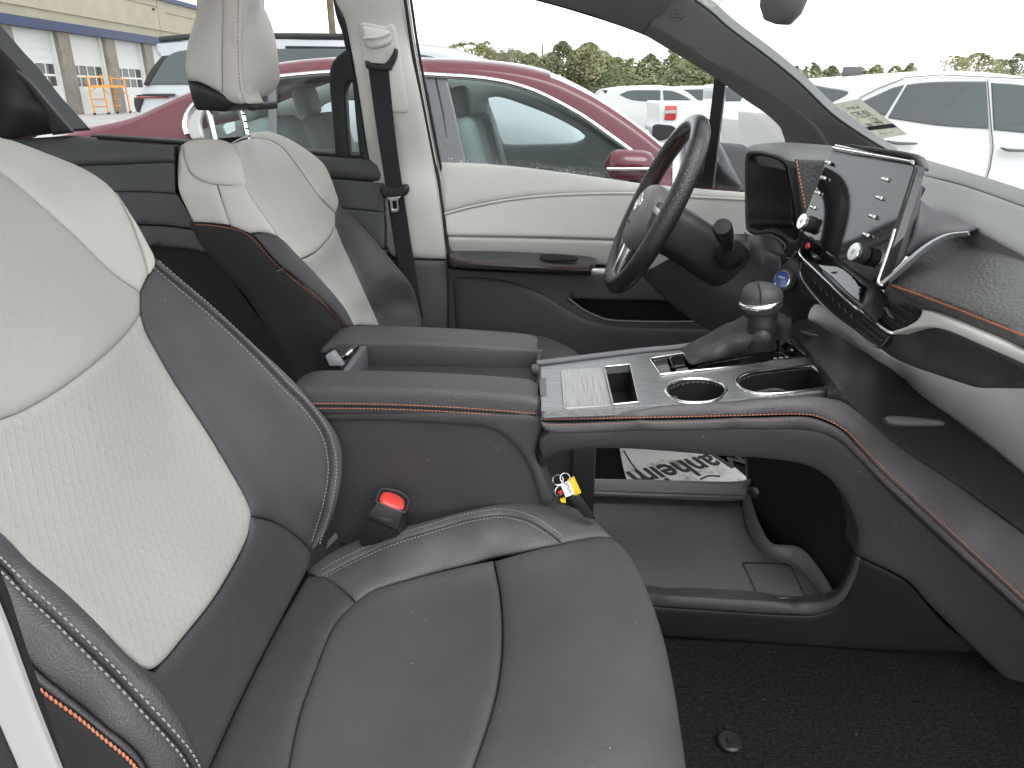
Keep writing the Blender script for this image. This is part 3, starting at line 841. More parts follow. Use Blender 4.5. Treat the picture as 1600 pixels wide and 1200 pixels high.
# armrests: padded lids with rounded ends
def armrest(u0, v0, u1, v1, yn, yf, hgt, stitch):
    a = P(u0, v0, yf); b = P(u1, v1, yf)
    x0, x1 = a.x, b.x
    rings = []
    N = 26
    for i in range(N + 1):
        f = i / N
        x = x0 + (x1 - x0) * f
        z = a.z + (b.z - a.z) * f
        e = min(1, f * (x1 - x0) / .05)
        e2 = min(1, (1 - f) * (x1 - x0) / .018)
        k = math.sqrt(max(0, 1 - (1 - e) ** 2)); k2 = math.sqrt(max(0, 1 - (1 - e2) ** 2))
        kk = min(.25 + .75 * k, .82 + .18 * k2)
        ring = []
        w = (yf - yn) / 2; c = (yf + yn) / 2
        M_ = 28
        for j in range(M_):
            an = 2 * math.pi * j / M_
            cx = math.copysign(abs(math.cos(an)) ** .38, math.cos(an)); cz = math.copysign(abs(math.sin(an)) ** .55, math.sin(an))
            if cz < 0: cz *= 1.0
            ring.append(Vector((x, c + cx * w, z - hgt / 2 + cz * hgt / 2 * kk - hgt * .5 * (1 - kk) * .6 + .006 * math.sin(math.pi * f))))
        rings.append(ring)
    o = loft('armrest', rings, 'leather_dark', CO, deg=60)
    if stitch:
        for sgn, zz in ((0, .0), (1, -.008)):
            pts = [(x0 + (x1 - x0) * f, yn - .0008, a.z + (b.z - a.z) * f - hgt * .52 + zz + .006 * math.sin(math.pi * f)) for f in np.linspace(.07, .992, 30)]
            stitches('orange_stitching', [(np.array(pts), np.array([(0, -1, .2)] * 30))], 'thread_orange', o, length=.0042, gap=.0056, r=.0007)
        pts = [(x0 + (x1 - x0) * f, yn - .0002, a.z + (b.z - a.z) * f - hgt * .52 - .004 + .006 * math.sin(math.pi * f)) for f in np.linspace(.05, .995, 30)]
        tube('seam', pts, .0016, 'shadow_gap', o, seg=6)
    return o
armrest(462, 574, 841, 588, 1.052, 1.138, .056, True)
armrest(522, 506, 840, 520, 1.285, 1.385, .034, False)
# storage bin between the armrests
bz0 = P(600, 580, 1.17).z
box('bin_floor', (-.185, 1.205, .925), (.37, .15, .006), 'mat_ribbed', CO)
bw = P(700, 552, 1.295)
box('bin_wall', (-.19, 1.29, .935), (.38, .012, .05), 'plastic_dark', CO, bev=.003)
box('bin_front_wall', (-.006, 1.205, .938), (.008, .15, .04), 'plastic_black', CO, bev=.002)
box('bin_divider', (-.33, 1.205, .945), (.012, .15, .045), 'plastic_grey', CO, bev=.003)
box('bin_edge', (-.19, 1.14, .93), (.38, .006, .03), 'plastic_dark', CO, bev=.002)
hexa('latch', [P(508, 556, 1.17), P(520, 549, 1.17), P(536, 572, 1.17), P(515, 572, 1.17), P(512, 552, 1.20), P(524, 546, 1.20), P(540, 568, 1.20), P(519, 568, 1.20)], 'silver_paint', CO, bev=.002)
tube('latch_bar', [P(520, 566, 1.21), P(540, 556, 1.23), P(556, 541, 1.26)], .006, 'piano', CO, seg=8)
tube('latch_pin', [P(540, 556, 1.222), P(549, 548, 1.235)], .005, 'chrome', CO, seg=8)
box('hinge', P(836, 578, 1.17), (.012, .03, .012), 'plastic_smooth', CO, bev=.003)
# top trim plate (nearly level, rising towards the dash)
tp = [P(850, 640, 1.035), P(1310, 606, 1.03), P(1240, 520, 1.40), P(840, 572, 1.36)]
TZ0, TZ1 = .955, .965
TOP = Field([(850, 640, Z(TZ0)), (1310, 606, Z(TZ1)), (1240, 520, Z(TZ1)), (840, 572, Z(TZ0))])
cupA = [(1135, 612), (1128, 602), (1110, 595), (1087, 593), (1064, 595), (1047, 602), (1040, 612), (1047, 622), (1064, 629), (1087, 631), (1110, 629), (1128, 622)]
cupB = [(1268, 572, 1), (1308, 604, 1), (1290, 608), (1240, 614), (1205, 617), (1180, 616), (1160, 609), (1151, 599), (1156, 590), (1175, 583), (1215, 578)]
slot = [(944, 574, 1), (985, 570, 1), (998, 629, 1), (958, 633, 1)]
shft = [(1015, 561, 1), (1068, 553), (1212, 530, 1), (1228, 532), (1262, 557, 1), (1150, 573), (1032, 586, 1)]
top = panel('trim_plate', [(846, 641, 1), (843, 600), (839, 573, 1), (870, 568), (1000, 552), (1070, 545), (1180, 526), (1240, 519, 1), (1275, 560), (1316, 608, 1), (1240, 617), (1050, 632)], TOP, 'brushed', CO, puff=.001, edge=.004, step=7, thick=.012, holes=[cupA, cupB, slot, shft])
def well(name, hole, depth, mt, shrink=.96):
    """an open pocket under an opening of the plate"""
    q = outline(hole, 5); a = TOP.pos(q) - TOP.nrm(q) * .0005; c = a.mean(0)
    n = len(q)
    rings = [a, a + [0, 0, -.004], c + (a - c) * shrink + [0, 0, -depth]]
    V = [p for r in rings for p in r]; Fc = [(i * n + k, i * n + (k + 1) % n, (i + 1) * n + (k + 1) % n, (i + 1) * n + k) for i in range(2) for k in range(n)]
    Fc.append(tuple(2 * n + k for k in range(n)))
    return sharpen(mesh(name, V, Fc, mt, top), 40)
def rim(name, hole, r, mt, lift=.001):
    q = outline(hole, 4); a = TOP.pos(q) + TOP.nrm(q) * lift
    return tube(name, list(a), r, mt, top, seg=8, closed=True)
well('cup_holder', cupA, .085, 'plastic_smooth', .9); rim('cup_ring', cupA, .0036, 'chrome')
well('cup_holder', cupB, .085, 'plastic_smooth', .9); rim('cup_ring', cupB, .0034, 'chrome')
well('card_slot', slot, .05, 'plastic_smooth', 1.0); rim('slot_rim', slot, .0018, 'satin')
well('shifter_well', shft, .012, 'piano', .99); rim('shifter_rim', shft, .0024, 'chrome')
for i, (a, b, c) in enumerate((((1172, 602), (1212, 594), (1234, 600)), ((1050, 618), (1056, 612), (1056, 606)))):
    q = spline([a, b, c], 5); pp = TOP.pos(q) + [0, 0, -.018]
    tube('cup_tab', list(pp), .0045, 'plastic_dark', top, seg=8)
# sliding lid
LID = Field([(873, 576, Z(TZ0 + .003)), (944, 572, Z(TZ0 + .003)), (957, 633, Z(TZ0 + .003)), (878, 637, Z(TZ0 + .003))])
panel('sliding_lid', [(875, 576, 1), (943, 572, 1), (956, 633, 1), (880, 637, 1)], LID, 'brushed_lid', top, puff=.0015, edge=.003, step=6, thick=.004)
panel('lid_catch', [(842, 590, 1), (853, 589, 1), (854, 615, 1), (844, 616, 1)], LID, 'plastic_grey', top, puff=.001, edge=.002, step=4, thick=.003)
# far rail of the plate
fr_ = [TOP.at(u, v, .002) for u, v in spline([(838, 571), (870, 567), (1000, 551), (1070, 544), (1180, 525), (1238, 517)], 12)]
tube('plate_edge', [p + Vector((0, .004, 0)) for p in fr_], .006, 'plastic_grey', CO, seg=8)
# shifter
SH = panel('gear_shifter', [(1074, 566, 1), (1070, 556), (1085, 545), (1110, 532), (1140, 515), (1160, 507), (1172, 500, 1), (1185, 512), (1210, 508, 1), (1213, 530), (1214, 545), (1205, 551), (1150, 558), (1100, 568), (1082, 571)],
           Field([(1074, 566, Z(.962)), (1100, 568, Z(.962)), (1150, 558, Z(.966)), (1205, 551, Z(.966)), (1070, 556, 1.255), (1110, 532, 1.255), (1160, 507, 1.25), (1172, 500, 1.25), (1190, 512, 1.195), (1210, 508, 1.215), (1213, 530, 1.21), (1120, 550, 1.205), (1150, 535, 1.20), (1180, 530, 1.195), (1200, 540, 1.195), (1140, 522, 1.235), (1095, 548, 1.225)]),
           'leather_dark', CO, puff=.002, edge=.008, step=4, back=(0.0, .05, -.005))
bf = Field([(1070, 556, 1.255), (1110, 532, 1.24), (1165, 508, 1.235), (1090, 560, 1.22), (1135, 537, 1.21), (1180, 515, 1.2)])
for off_ in (0, 6):
    q = spline([(1082, 560 + off_), (1110, 545 + off_), (1140, 530 + off_), (1170, 513 + off_)], 5)
    stitches('stitching', [(bf.pos(q) + [0, -.012, .008], bf.nrm(q))], 'print_dark', SH, length=.004, gap=.006, r=.0009)
sc_ = P(1192, 505, 1.215)
ax = Vector((.0, .02, 1)).normalized()
lathe('shift_stem', [(.020, -.045), (.024, -.03), (.0245, -.004), (.025, 0), (.0235, .004), (.0225, .02), (.0245, .045)], 'plastic_black', SH, basis(sc_, ax), 28)
# knob: flattened pear with leather cap
kc = P(1190, 466, 1.215)
rings = []
for i in range(15):
    f = i / 14
    h = -.026 + .058 * f
    r = .0225 + .013 * math.sin(math.pi * min(1, f * 1.05) ** .8)
    if f > .55: r = .0355 * math.sqrt(max(0.0, 1 - ((f - .55) / .45) ** 2.2)) 
    ring = []
    for k in range(28):
        an = 2 * math.pi * k / 28
        ring.append(kc + Vector((math.cos(an) * r * .96, math.sin(an) * r * 1.02, h * .94 - .002)))
    rings.append(ring)
loft('shift_knob', rings, 'leather_dark', SH, deg=70)
band = [kc + Vector((math.cos(a) * .0345, math.sin(a) * .0368, -.006 + .006 * math.cos(a))) for a in np.linspace(math.radians(165), math.radians(318), 26)]
tube('chrome_band', band, .0046, 'chrome', SH, seg=10, sx=1.0, sy=.55)
sm = [kc + Vector((-.012, math.cos(a) * .0385, -.004 + math.sin(a) * .035)) for a in np.linspace(math.radians(8), math.radians(172), 20)]
tube('knob_seam', sm, .0009, 'shadow_gap', SH, seg=6)
# switches beside the boot
SW = Field([(1015, 561, Z(.960)), (1262, 557, Z(.967)), (1032, 586, Z(.960)), (1212, 530, Z(.967))])
for (u0, v0, u1, v1, u2, v2, u3, v3, mt) in ((1022, 562, 1042, 559, 1044, 567, 1025, 570, 'plastic_smooth'), (1024, 571, 1044, 568, 1047, 576, 1028, 579, 'plastic_grey'), (1029, 580, 1047, 577, 1050, 583, 1033, 586, 'plastic_grey'),
        (1046, 557, 1066, 554, 1072, 570, 1051, 574, 'piano'), (1056, 576, 1074, 573, 1078, 580, 1059, 583, 'plastic_grey'), (1080, 575, 1106, 571, 1110, 577, 1083, 581, 'piano'), (1108, 571, 1150, 565, 1152, 571, 1111, 577, 'piano')):
    panel('switch', [(u0, v0, 1), (u1, v1, 1), (u2, v2, 1), (u3, v3, 1)], SW, mt, top, puff=.0012, edge=.002, step=3, thick=.004)
text('shift_letters', 'P', basis(TOP.at(1238, 548, .001), (0, 0, 1), (1, .1, 0)), .012, 'print_light', top)
for i, ch in enumerate('RND'):
    text('shift_letters', ch, basis(TOP.at(1230 - 9 * i, 553 + i, -.006), (0, 0, 1), (1, .1, 0)), .009, 'print_light', top)
# knee bolster next to the shifter
tube('dash_leg', [P(1205, 496, 1.34), P(1224, 504, 1.34), P(1226, 528, 1.34)], .016, 'plastic_dark', CO, seg=14)

# padded side rail
RAIL = Field([(846, 660, 1.02), (870, 642, 1.035), (870, 674, 1.022), (1000, 636, 1.035), (1000, 655, 1.02), (1000, 672, 1.024), (1150, 626, 1.035), (1150, 652, 1.02), (1150, 672, 1.024), (1260, 618, 1.035), (1250, 651, 1.02), (1250, 674, 1.024),
              (1335, 630, 1.05), (1310, 668, 1.02), (1300, 690, 1.025), (1400, 690, 1.06), (1400, 755, 1.02), (1500, 755, 1.065), (1500, 848, 1.015), (1600, 828, 1.07), (1600, 940, 1.01), (1700, 905, 1.07), (1700, 1035, 1.0),
              (1450, 760, 1.03), (1550, 840, 1.03), (1350, 670, 1.03)])
panel('padded_rail', [(846, 656, 1), (850, 648), (872, 642), (1000, 635), (1150, 626), (1260, 618), (1300, 620), (1335, 632), (1400, 688), (1500, 755), (1600, 829), (1700, 905, 1), (1700, 1033, 1), (1600, 939), (1500, 847), (1400, 754), (1345, 700), (1318, 674), (1280, 655), (1245, 651), (1150, 653), (1000, 656), (870, 658)], RAIL, 'leather_grey', CO, puff=.010, edge=.022, back=(0, .03, -.01))
panel('rail_lower', [(846, 658, 1), (870, 660), (1000, 658), (1150, 655), (1245, 653), (1280, 657), (1318, 676), (1345, 702), (1400, 756), (1500, 849), (1600, 941), (1700, 1035, 1), (1700, 1050, 1), (1600, 955), (1500, 864), (1400, 771), (1350, 722), (1310, 690), (1270, 676), (1200, 673), (1000, 675), (880, 677), (852, 671)], RAIL, 'leather_dark', CO, puff=.005, edge=.010, step=5, back=(0, .03, -.01))
sr = [(850, 659), (870, 659), (1000, 657), (1150, 654), (1245, 652), (1280, 656), (1318, 675), (1345, 701), (1400, 755), (1500, 848), (1600, 940), (1700, 1034)]
RR = rows(RAIL, sr, (-4.5, 4.5), -.002)
stitches('orange_stitching', RR, 'thread_orange', CO, length=.0042, gap=.0056, r=.0007)

# side of the armrest box
SIDE = Field([(500, 640, 1.064), (850, 640, 1.056), (520, 830, 1.088), (860, 780, 1.066), (700, 650, 1.060), (700, 760, 1.075), (840, 700, 1.060)])
panel('box_side', [(470, 605, 1), (600, 618), (842, 632, 1), (850, 650), (848, 668), (843, 690), (840, 715), (852, 745), (868, 785), (880, 830, 1), (480, 900, 1)], SIDE, 'plastic_dark', CO, puff=.003, edge=.02, step=9, thick=.03)
SIDE2 = Field([(500, 640, 1.056), (850, 640, 1.046), (520, 830, 1.076), (860, 780, 1.054), (700, 650, 1.051), (700, 760, 1.064), (840, 700, 1.050)])
panel('box_side_raised', [(400, 650, 1), (515, 643), (600, 640), (800, 646), (848, 655, 1), (846, 675), (839, 700), (838, 715), (850, 745), (866, 783), (845, 790, 1), (832, 745), (815, 712), (795, 690), (765, 672), (700, 665), (600, 660), (520, 660), (400, 664, 1)], SIDE2, 'plastic_dark', CO, puff=.006, edge=.012, step=6, thick=.015)
# arch over the open storage
ARCH = Field([(846, 690, 1.03), (1000, 678, 1.03), (1250, 678, 1.03), (1000, 700, 1.04), (850, 722, 1.045), (1265, 732, 1.05), (1340, 840, 1.075), (1320, 915, 1.10), (1300, 935, 1.11), (1310, 695, 1.03), (1400, 775, 1.04), (1500, 868, 1.04), (1600, 960, 1.03), (1700, 1055, 1.02),
              (1380, 900, 1.075), (1500, 1000, 1.08), (1600, 1090, 1.07), (1440, 880, 1.06), (1700, 1200, 1.05)])
panel('storage_arch', [(843, 692, 1), (858, 680), (880, 676), (1000, 674), (1200, 672), (1270, 675), (1310, 690), (1350, 722), (1400, 771), (1500, 864), (1600, 955), (1700, 1050, 1), (1700, 1190, 1), (1600, 1092), (1510, 1005), (1450, 945), (1415, 908), (1338, 870, 1), (1341, 840), (1330, 800), (1305, 760), (1265, 732), (1200, 720), (1130, 716), (1050, 709), (965, 704), (885, 707), (850, 721, 1), (843, 708)], ARCH, 'plastic_dark', CO, puff=.006, edge=.018, step=7, back=(0, .05, 0))
panel('storage_foot', [(1338, 871, 1), (1415, 910), (1450, 948), (1480, 980), (1535, 1021, 1), (1350, 1016), (1045, 996), (940, 990, 1), (930, 946, 1), (1040, 952), (1240, 964), (1286, 960), (1315, 944), (1332, 915)], Field([(1338, 871, 1.09), (1415, 910, 1.085), (1535, 1021, 1.10), (1045, 996, 1.14), (930, 968, 1.14), (1240, 981, 1.13), (1300, 950, 1.12), (1350, 1016, 1.125), (1420, 960, 1.095)]), 'plastic_black', CO, puff=.004, edge=.012, step=7, thick=.03)
panel('storage_lip', [(920, 920, 1), (1020, 930), (1130, 938), (1250, 943), (1290, 940), (1312, 925), (1326, 900), (1337, 872, 1), (1346, 878), (1334, 912), (1316, 942), (1288, 958), (1240, 963), (1040, 951), (920, 944, 1)], Field([(920, 930, 1.135), (1020, 930, 1.135), (1250, 943, 1.125), (1337, 872, 1.09), (1350, 880, 1.088), (1312, 955, 1.10), (1240, 978, 1.115), (1040, 972, 1.125), (920, 966, 1.13), (1326, 900, 1.10), (1240, 955, 1.112), (1040, 950, 1.122)]), 'plastic_dark', CO, puff=.006, edge=.014, step=6, thick=.03)
# storage tray floor
trz = .52
TRAY = Field([(860, 770, Z(trz)), (1160, 775, Z(trz)), (1250, 940, Z(trz)), (1000, 930, Z(trz))])
panel('storage_tray', [(840, 770, 1), (900, 772), (1140, 783), (1165, 790, 1), (1163, 815), (1175, 840), (1195, 860), (1225, 868), (1250, 880), (1300, 936, 1), (1250, 944), (1020, 932), (900, 915, 1)], TRAY, 'tray_plastic', CO, puff=.002, edge=.02, step=8, thick=.02)
TR2 = Field([(1165, 770, Z(.545)), (1180, 815, Z(.552)), (1205, 850, Z(.552)), (1235, 858, Z(.552)), (1300, 930, Z(.54)), (1155, 790, Z(.525)), (1262, 905, Z(.525)), (1165, 825, Z(.528)), (1205, 869, Z(.528))])
panel('tray_side', [(1155, 771, 1), (1166, 757), (1170, 775), (1182, 810), (1195, 838), (1210, 850), (1240, 852), (1258, 862), (1280, 890), (1302, 925, 1), (1285, 937, 1), (1262, 905), (1235, 878), (1205, 869), (1180, 852), (1165, 825), (1158, 795)], TR2, 'tray_plastic', CO, puff=.006, edge=.012, step=5, back=(.01, .0, -.05))
# rear wall of the tray and inner darkness
TW = Field([(880, 745, 1.50), (1160, 750, 1.50), (880, 775, 1.49), (1165, 775, 1.49)])
panel('tray_rear_lip', [(880, 748, 1), (1000, 750), (1140, 753), (1175, 748, 1), (1170, 770), (1150, 783), (1000, 778), (870, 773, 1)], TW, 'tray_plastic', CO, puff=.004, edge=.01, step=6, back=(0, .03, -.02))
tube('tray_ledge', [P(880, 768, 1.485), P(1000, 773, 1.485), P(1160, 777, 1.485)], .004, 'tray_plastic', CO, seg=8)
panel('tray_recess', [(1157, 878, 1), (1225, 880), (1240, 890), (1262, 935, 1), (1182, 933, 1)], Field([(860, 770, Z(trz + .002)), (1160, 775, Z(trz + .002)), (1250, 940, Z(trz + .002))]), 'tray_plastic', CO, puff=.003, edge=.006, step=4, thick=.003)
rq = outline([(1160, 880, 1), (1225, 882), (1238, 892), (1258, 934, 1), (1184, 931, 1)], 5)
tube('tray_groove', [Vector(p) for p in TRAY.pos(rq) + [0, 0, .001]], .0016, 'plastic_smooth', CO, seg=6, closed=True)
mesh('storage_inner', [(.0, 1.42, .43), (.62, 1.42, .43), (.62, 1.42, .60), (.0, 1.42, .60)], [(0, 1, 2, 3)], 'plastic_black', None) if False else None
INW = Field([(1180, 720, 1.52), (1340, 740, 1.24), (1300, 940, 1.17), (1190, 830, 1.41), (1240, 780, 1.36)])
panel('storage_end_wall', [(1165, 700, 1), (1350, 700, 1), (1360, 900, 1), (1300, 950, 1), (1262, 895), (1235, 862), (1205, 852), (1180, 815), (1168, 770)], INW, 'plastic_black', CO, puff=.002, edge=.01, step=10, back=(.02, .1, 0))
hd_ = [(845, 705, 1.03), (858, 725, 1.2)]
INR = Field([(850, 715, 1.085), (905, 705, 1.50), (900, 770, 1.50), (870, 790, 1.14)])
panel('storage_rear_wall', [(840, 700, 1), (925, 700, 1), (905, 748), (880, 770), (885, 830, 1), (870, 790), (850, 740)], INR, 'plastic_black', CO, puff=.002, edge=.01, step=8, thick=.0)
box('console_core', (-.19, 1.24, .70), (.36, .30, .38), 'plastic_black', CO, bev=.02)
# speaker pin of the bracket
lathe('tray_peg', [(.012, 0), (.012, .006), (.004, .008)], 'plastic_smooth', CO, basis(P(1178, 768, 1.46), (-.5, -1, .2)), 18)
# ribbed mat ahead of the shifter and the pen-like wedge
MT = Field([(1225, 518, Z(.962)), (1258, 497, 1.40), (1310, 605, 1.05), (1400, 580, 1.32), (1340, 640, 1.06), (1500, 660, 1.25), (1480, 740, 1.07), (1600, 740, 1.18), (1600, 825, 1.08), (1700, 815, 1.16), (1700, 900, 1.08)])
panel('front_shelf', [(1236, 519, 1), (1225, 512), (1240, 500), (1258, 495, 1), (1300, 518), (1400, 580), (1500, 660), (1600, 740), (1700, 818, 1), (1700, 902, 1), (1600, 828), (1500, 755), (1400, 690), (1335, 634), (1318, 610), (1275, 562)], MT, 'mat_ribbed', CO, puff=.003, edge=.012, step=8, thick=.03)
panel('shelf_rib', [(1383, 652, 1), (1400, 649), (1470, 656), (1477, 662), (1470, 664), (1398, 663)], Field([(1383, 652, 1.085), (1477, 662, 1.085), (1400, 664, 1.08), (1430, 650, 1.09)]), 'plastic_grey', CO, puff=.004, edge=.006, step=4, thick=.015)
# ------------------------------------------------------------------ belt buckle of the near seat
BU = thing('belt_buckle', 'black seat belt buckle with a bright red release button beside the console', 'buckle', tuple(P(600, 830, 1.03)))
def bx8(a, spec_n, spec_f):
    return [P(u, v, spec_n) for u, v in a] + [P(u, v, spec_f) for u, v in a]
ty = 1.03
bt = Field([(595, 768, 1.04), (634, 783, 1.04), (630, 800, 1.006), (588, 785, 1.006)])
hexa('buckle_body', [P(588, 786, 1.015), P(631, 801, 1.015), P(620, 830, 1.01), P(571, 806, 1.01), P(597, 764, 1.05), P(637, 779, 1.05), P(640, 850, 1.045), P(580, 840, 1.045)], 'plastic_smooth', BU, bev=.004)
hexa('buckle_stalk', [P(575, 803, 1.012), P(622, 826, 1.012), P(612, 870, 1.02), P(560, 850, 1.02), P(585, 800, 1.04), P(630, 822, 1.04), P(625, 870, 1.04), P(575, 850, 1.04)], 'plastic_black', BU, bev=.005)
panel('release_button', [(594, 776, 1), (597, 768), (604, 765), (620, 769), (632, 777), (634, 786), (632, 792, 1), (622, 791), (600, 783)], bt, 'red_plastic', BU, puff=.006, edge=.008, step=2.5, thick=.01)
tube('button_rim', [Vector(p) for p in bt.pos(outline([(588, 784, 1), (592, 770), (598, 764), (622, 768), (636, 778), (637, 790), (632, 801, 1), (610, 794)], 3))], .0016, 'plastic_dark', BU, seg=8, closed=True)
text('press_mark', 'PRESS', basis(P(605, 812, 1.008), (0.1, -1, .6), (1, 0.2, -.3)), .008, 'print_dark', BU)

# ------------------------------------------------------------------ keys hanging in the storage
KR = thing('key_ring', 'bunch of keys with yellow and white tag and black fob on a ring', 'keys', tuple(P(890, 780, 1.02)))
def ringpath(c, r, nrm, n=24):
    M = basis(c, nrm)
    return [M @ Vector((math.cos(2 * math.pi * k / n) * r, math.sin(2 * math.pi * k / n) * r, 0)) for k in range(n)]
ky = 1.03
tube('ring', ringpath(P(872, 750, ky), .0085, (.3, -1, .4)), .0008, 'chrome', KR, seg=6, closed=True)
tube('ring', ringpath(P(883, 747, ky), .008, (-.3, -1, .5)), .0008, 'chrome', KR, seg=6, closed=True)
tube('ring', ringpath(P(874, 767, ky), .008, (.6, -1, .2)), .0008, 'chrome', KR, seg=6, closed=True)
def slab(name, pts, yy, mt, th=.002):
    return prism(name, ppx(pts, yy, 3), (0, th, 0), mt, KR)
slab('yellow_tag', [(887, 751, 1), (897, 746, 1), (908, 770, 1), (898, 776, 1)], ky, 'yellow_tag', .004)
slab('white_tag', [(876, 758, 1), (889, 751, 1), (898, 772, 1), (884, 777, 1)], ky - .003, 'white_tag')
slab('red_dot', [(872, 770), (876, 766), (879, 769), (877, 773)], ky - .004, 'red_dot')
slab('yellow_key', [(875, 781, 1), (884, 777, 1), (884, 786, 1), (877, 785, 1)], ky, 'yellow_tag', .004)
tube('pen_mark', [P(884, 756, ky - .004), P(889, 759, ky - .004), P(887, 764, ky - .004), P(893, 767, ky - .004), P(889, 770, ky - .004)], .0005, 'print_dark', KR, seg=5)
fob = [P(889, 776, ky - .004), P(905, 772, ky - .004), P(930, 806, ky - .002), P(915, 800, ky - .002)]
hexa('fob', [P(889, 778, ky - .01), P(905, 772, ky - .01), P(932, 812, ky - .005), P(912, 808, ky - .005), P(889, 778, ky + .004), P(905, 772, ky + .004), P(932, 812, ky + .008), P(912, 808, ky + .008)], 'plastic_black', KR, bev=.003)

# ------------------------------------------------------------------ paper mat on the driver floor
PMF = Field([(960, 705, Z(.432)), (1120, 712, Z(.432)), (1165, 750, Z(.432))])
pm = mat('mat_paper', (.74, .75, .73), .8)
nt, b = nodes(pm)
tc = nt.nodes.new('ShaderNodeTexCoord')
n1 = nt.nodes.new('ShaderNodeTexNoise'); n1.inputs['Scale'].default_value = 9; n1.inputs['Detail'].default_value = 8; n1.inputs['Roughness'].default_value = .75
nt.links.new(tc.outputs['Object'], n1.inputs['Vector'])
r = nt.nodes.new('ShaderNodeValToRGB'); r.color_ramp.elements[0].position = .52; r.color_ramp.elements[1].position = .66
r.color_ramp.elements[0].color = (.74, .75, .73, 1); r.color_ramp.elements[1].color = (.24, .20, .14, 1)
nt.links.new(n1.outputs['Fac'], r.inputs[0]); nt.links.new(r.outputs[0], b.inputs['Base Color'])
pt = panel('paper_mat', [(966, 690, 1), (1100, 690, 1), (1130, 716), (1150, 731), (1166, 745, 1), (1166, 765, 1), (985, 765, 1), (975, 735)], PMF, 'mat_paper', None, puff=.0005, edge=.003, step=7, thick=.002)
tag(pt, 'muddy white paper floor mat with printed black lettering on the driver floor', 'paper mat')
tube('printed_line', [PMF.at(u, v, .001) for u, v in spline([(975, 705), (985, 722), (1000, 742), (1008, 755)], 6)], .0022, 'print_dark', pt, seg=6)
tx = Vector(PMF.at(1010, 748)) - Vector(PMF.at(1125, 722))
c = (Vector(PMF.at(1010, 750)) + Vector(PMF.at(1128, 722))) / 2
text('mat_lettering', 'Manheim', basis(c + Vector((.01, .02, .0015)), (0, 0, 1), tx), .135, 'print_dark', pt, font_bold=True, sx=.72)
tube('printed_arc', [PMF.at(u, v, .001) for u, v in spline([(1095, 749), (1108, 744), (1125, 745)], 5)], .003, 'print_dark', pt, seg=6)
# ------------------------------------------------------------------ dashboard
DA = thing('dashboard', 'dark and grey dashboard with padded leather shelf, pale trim and upright screen', 'dashboard', (0.6, 1.2, 0.6))
def X(x): return ('x', x)
def da(name, pts, fld, mt, par=DA, **k):
    return panel(name, pts, fld if isinstance(fld, Field) else Field(fld), mt, par, **k)
# instrument hood
HO = Field([(1163, 237, 1.86), (1161, 262, 1.86), (1162, 312, 1.86), (1165, 361, 1.85), (1202, 365, 1.66), (1221, 374, 1.57), (1236, 403, 1.49), (1249, 378, 1.44), (1242, 305, 1.45), (1234, 262, 1.47), (1211, 240, 1.60), (1187, 236, 1.73)])
ho = da('instrument_hood', [(1168, 235), (1187, 235), (1211, 240), (1228, 249), (1235, 262), (1243, 305), (1250, 355), (1250, 378), (1246, 393), (1237, 403), (1228, 402), (1224, 395), (1228, 384), (1221, 374), (1202, 366), (1176, 368), (1165, 361), (1162, 350), (1161, 312), (1161, 262), (1163, 240)],
   HO, 'plastic_black', step=3.5, puff=.006, edge=.010, back=(.05, 0, 0), holes=[[(1172, 243), (1190, 243), (1212, 249), (1225, 259), (1229, 275), (1236, 310), (1243, 355), (1243, 371), (1236, 374), (1222, 366), (1203, 357), (1180, 359), (1171, 352), (1169, 330), (1167, 290), (1168, 255)]])
q = outline([(1172, 243), (1190, 243), (1212, 249), (1225, 259), (1229, 275), (1236, 310), (1243, 355), (1243, 371), (1236, 374), (1222, 366), (1203, 357), (1180, 359), (1171, 352), (1169, 330), (1167, 290), (1168, 255)], 4)
a = HO.pos(q); c = a.mean(0); n = len(q)
b_ = c + (a - c) * np.array([1, .86, .8]) + [.11, 0, -.012]
mesh('hood_tunnel', list(a) + list(b_), [(k, (k + 1) % n, n + (k + 1) % n, n + k) for k in range(n)], 'plastic_black', ho)
mesh('cluster_glass', list(b_ - [.012, 0, 0]), [tuple(range(n))], 'piano', ho, smooth=False)
q = spline([(1165, 364), (1176, 369), (1202, 367), (1221, 375), (1229, 385), (1225, 396), (1229, 403), (1238, 403), (1246, 393)], 3)
tube('hood_edge', [Vector(p) for p in HO.pos(q) + [-.002, 0, 0]], .0022, 'plastic_grey', ho, seg=8)
gl = c + np.array([.095, .05, -.05])
tube('gauge_arc', [Vector(gl) + Vector((0, .05 * math.cos(t), .05 * math.sin(t))) for t in np.linspace(2.2, 4.4, 14)], .0012, 'plastic_dark', ho, seg=6)
tube('gauge_mark', [Vector(gl) + Vector((-.002, .02, .012)), Vector(gl) + Vector((-.002, .0, .004))], .0012, 'print_light', ho, seg=6)
tube('gauge_needle', [Vector(gl) + Vector((-.002, .03, .0)), Vector(gl) + Vector((-.002, .045, -.035))], .0012, 'blue_button', ho, seg=6)
# hood top pad
da('hood_top', [(1165, 234, 1), (1166, 228), (1178, 223), (1192, 221), (1226, 219), (1260, 221), (1299, 224), (1325, 228, 1), (1300, 251, 1), (1284, 251), (1232, 246), (1222, 241), (1206, 236)],
   [(1165, 234, 1.88), (1166, 228, 1.9), (1192, 221, 1.92), (1226, 219, 1.85), (1299, 224, 1.55), (1284, 251, 1.43), (1232, 246, 1.47), (1206, 236, 1.62), (1325, 228, 1.48), (1300, 251, 1.42)], 'dash_grey', step=4, puff=.006, edge=.012, back=(.02, 0, -.03))
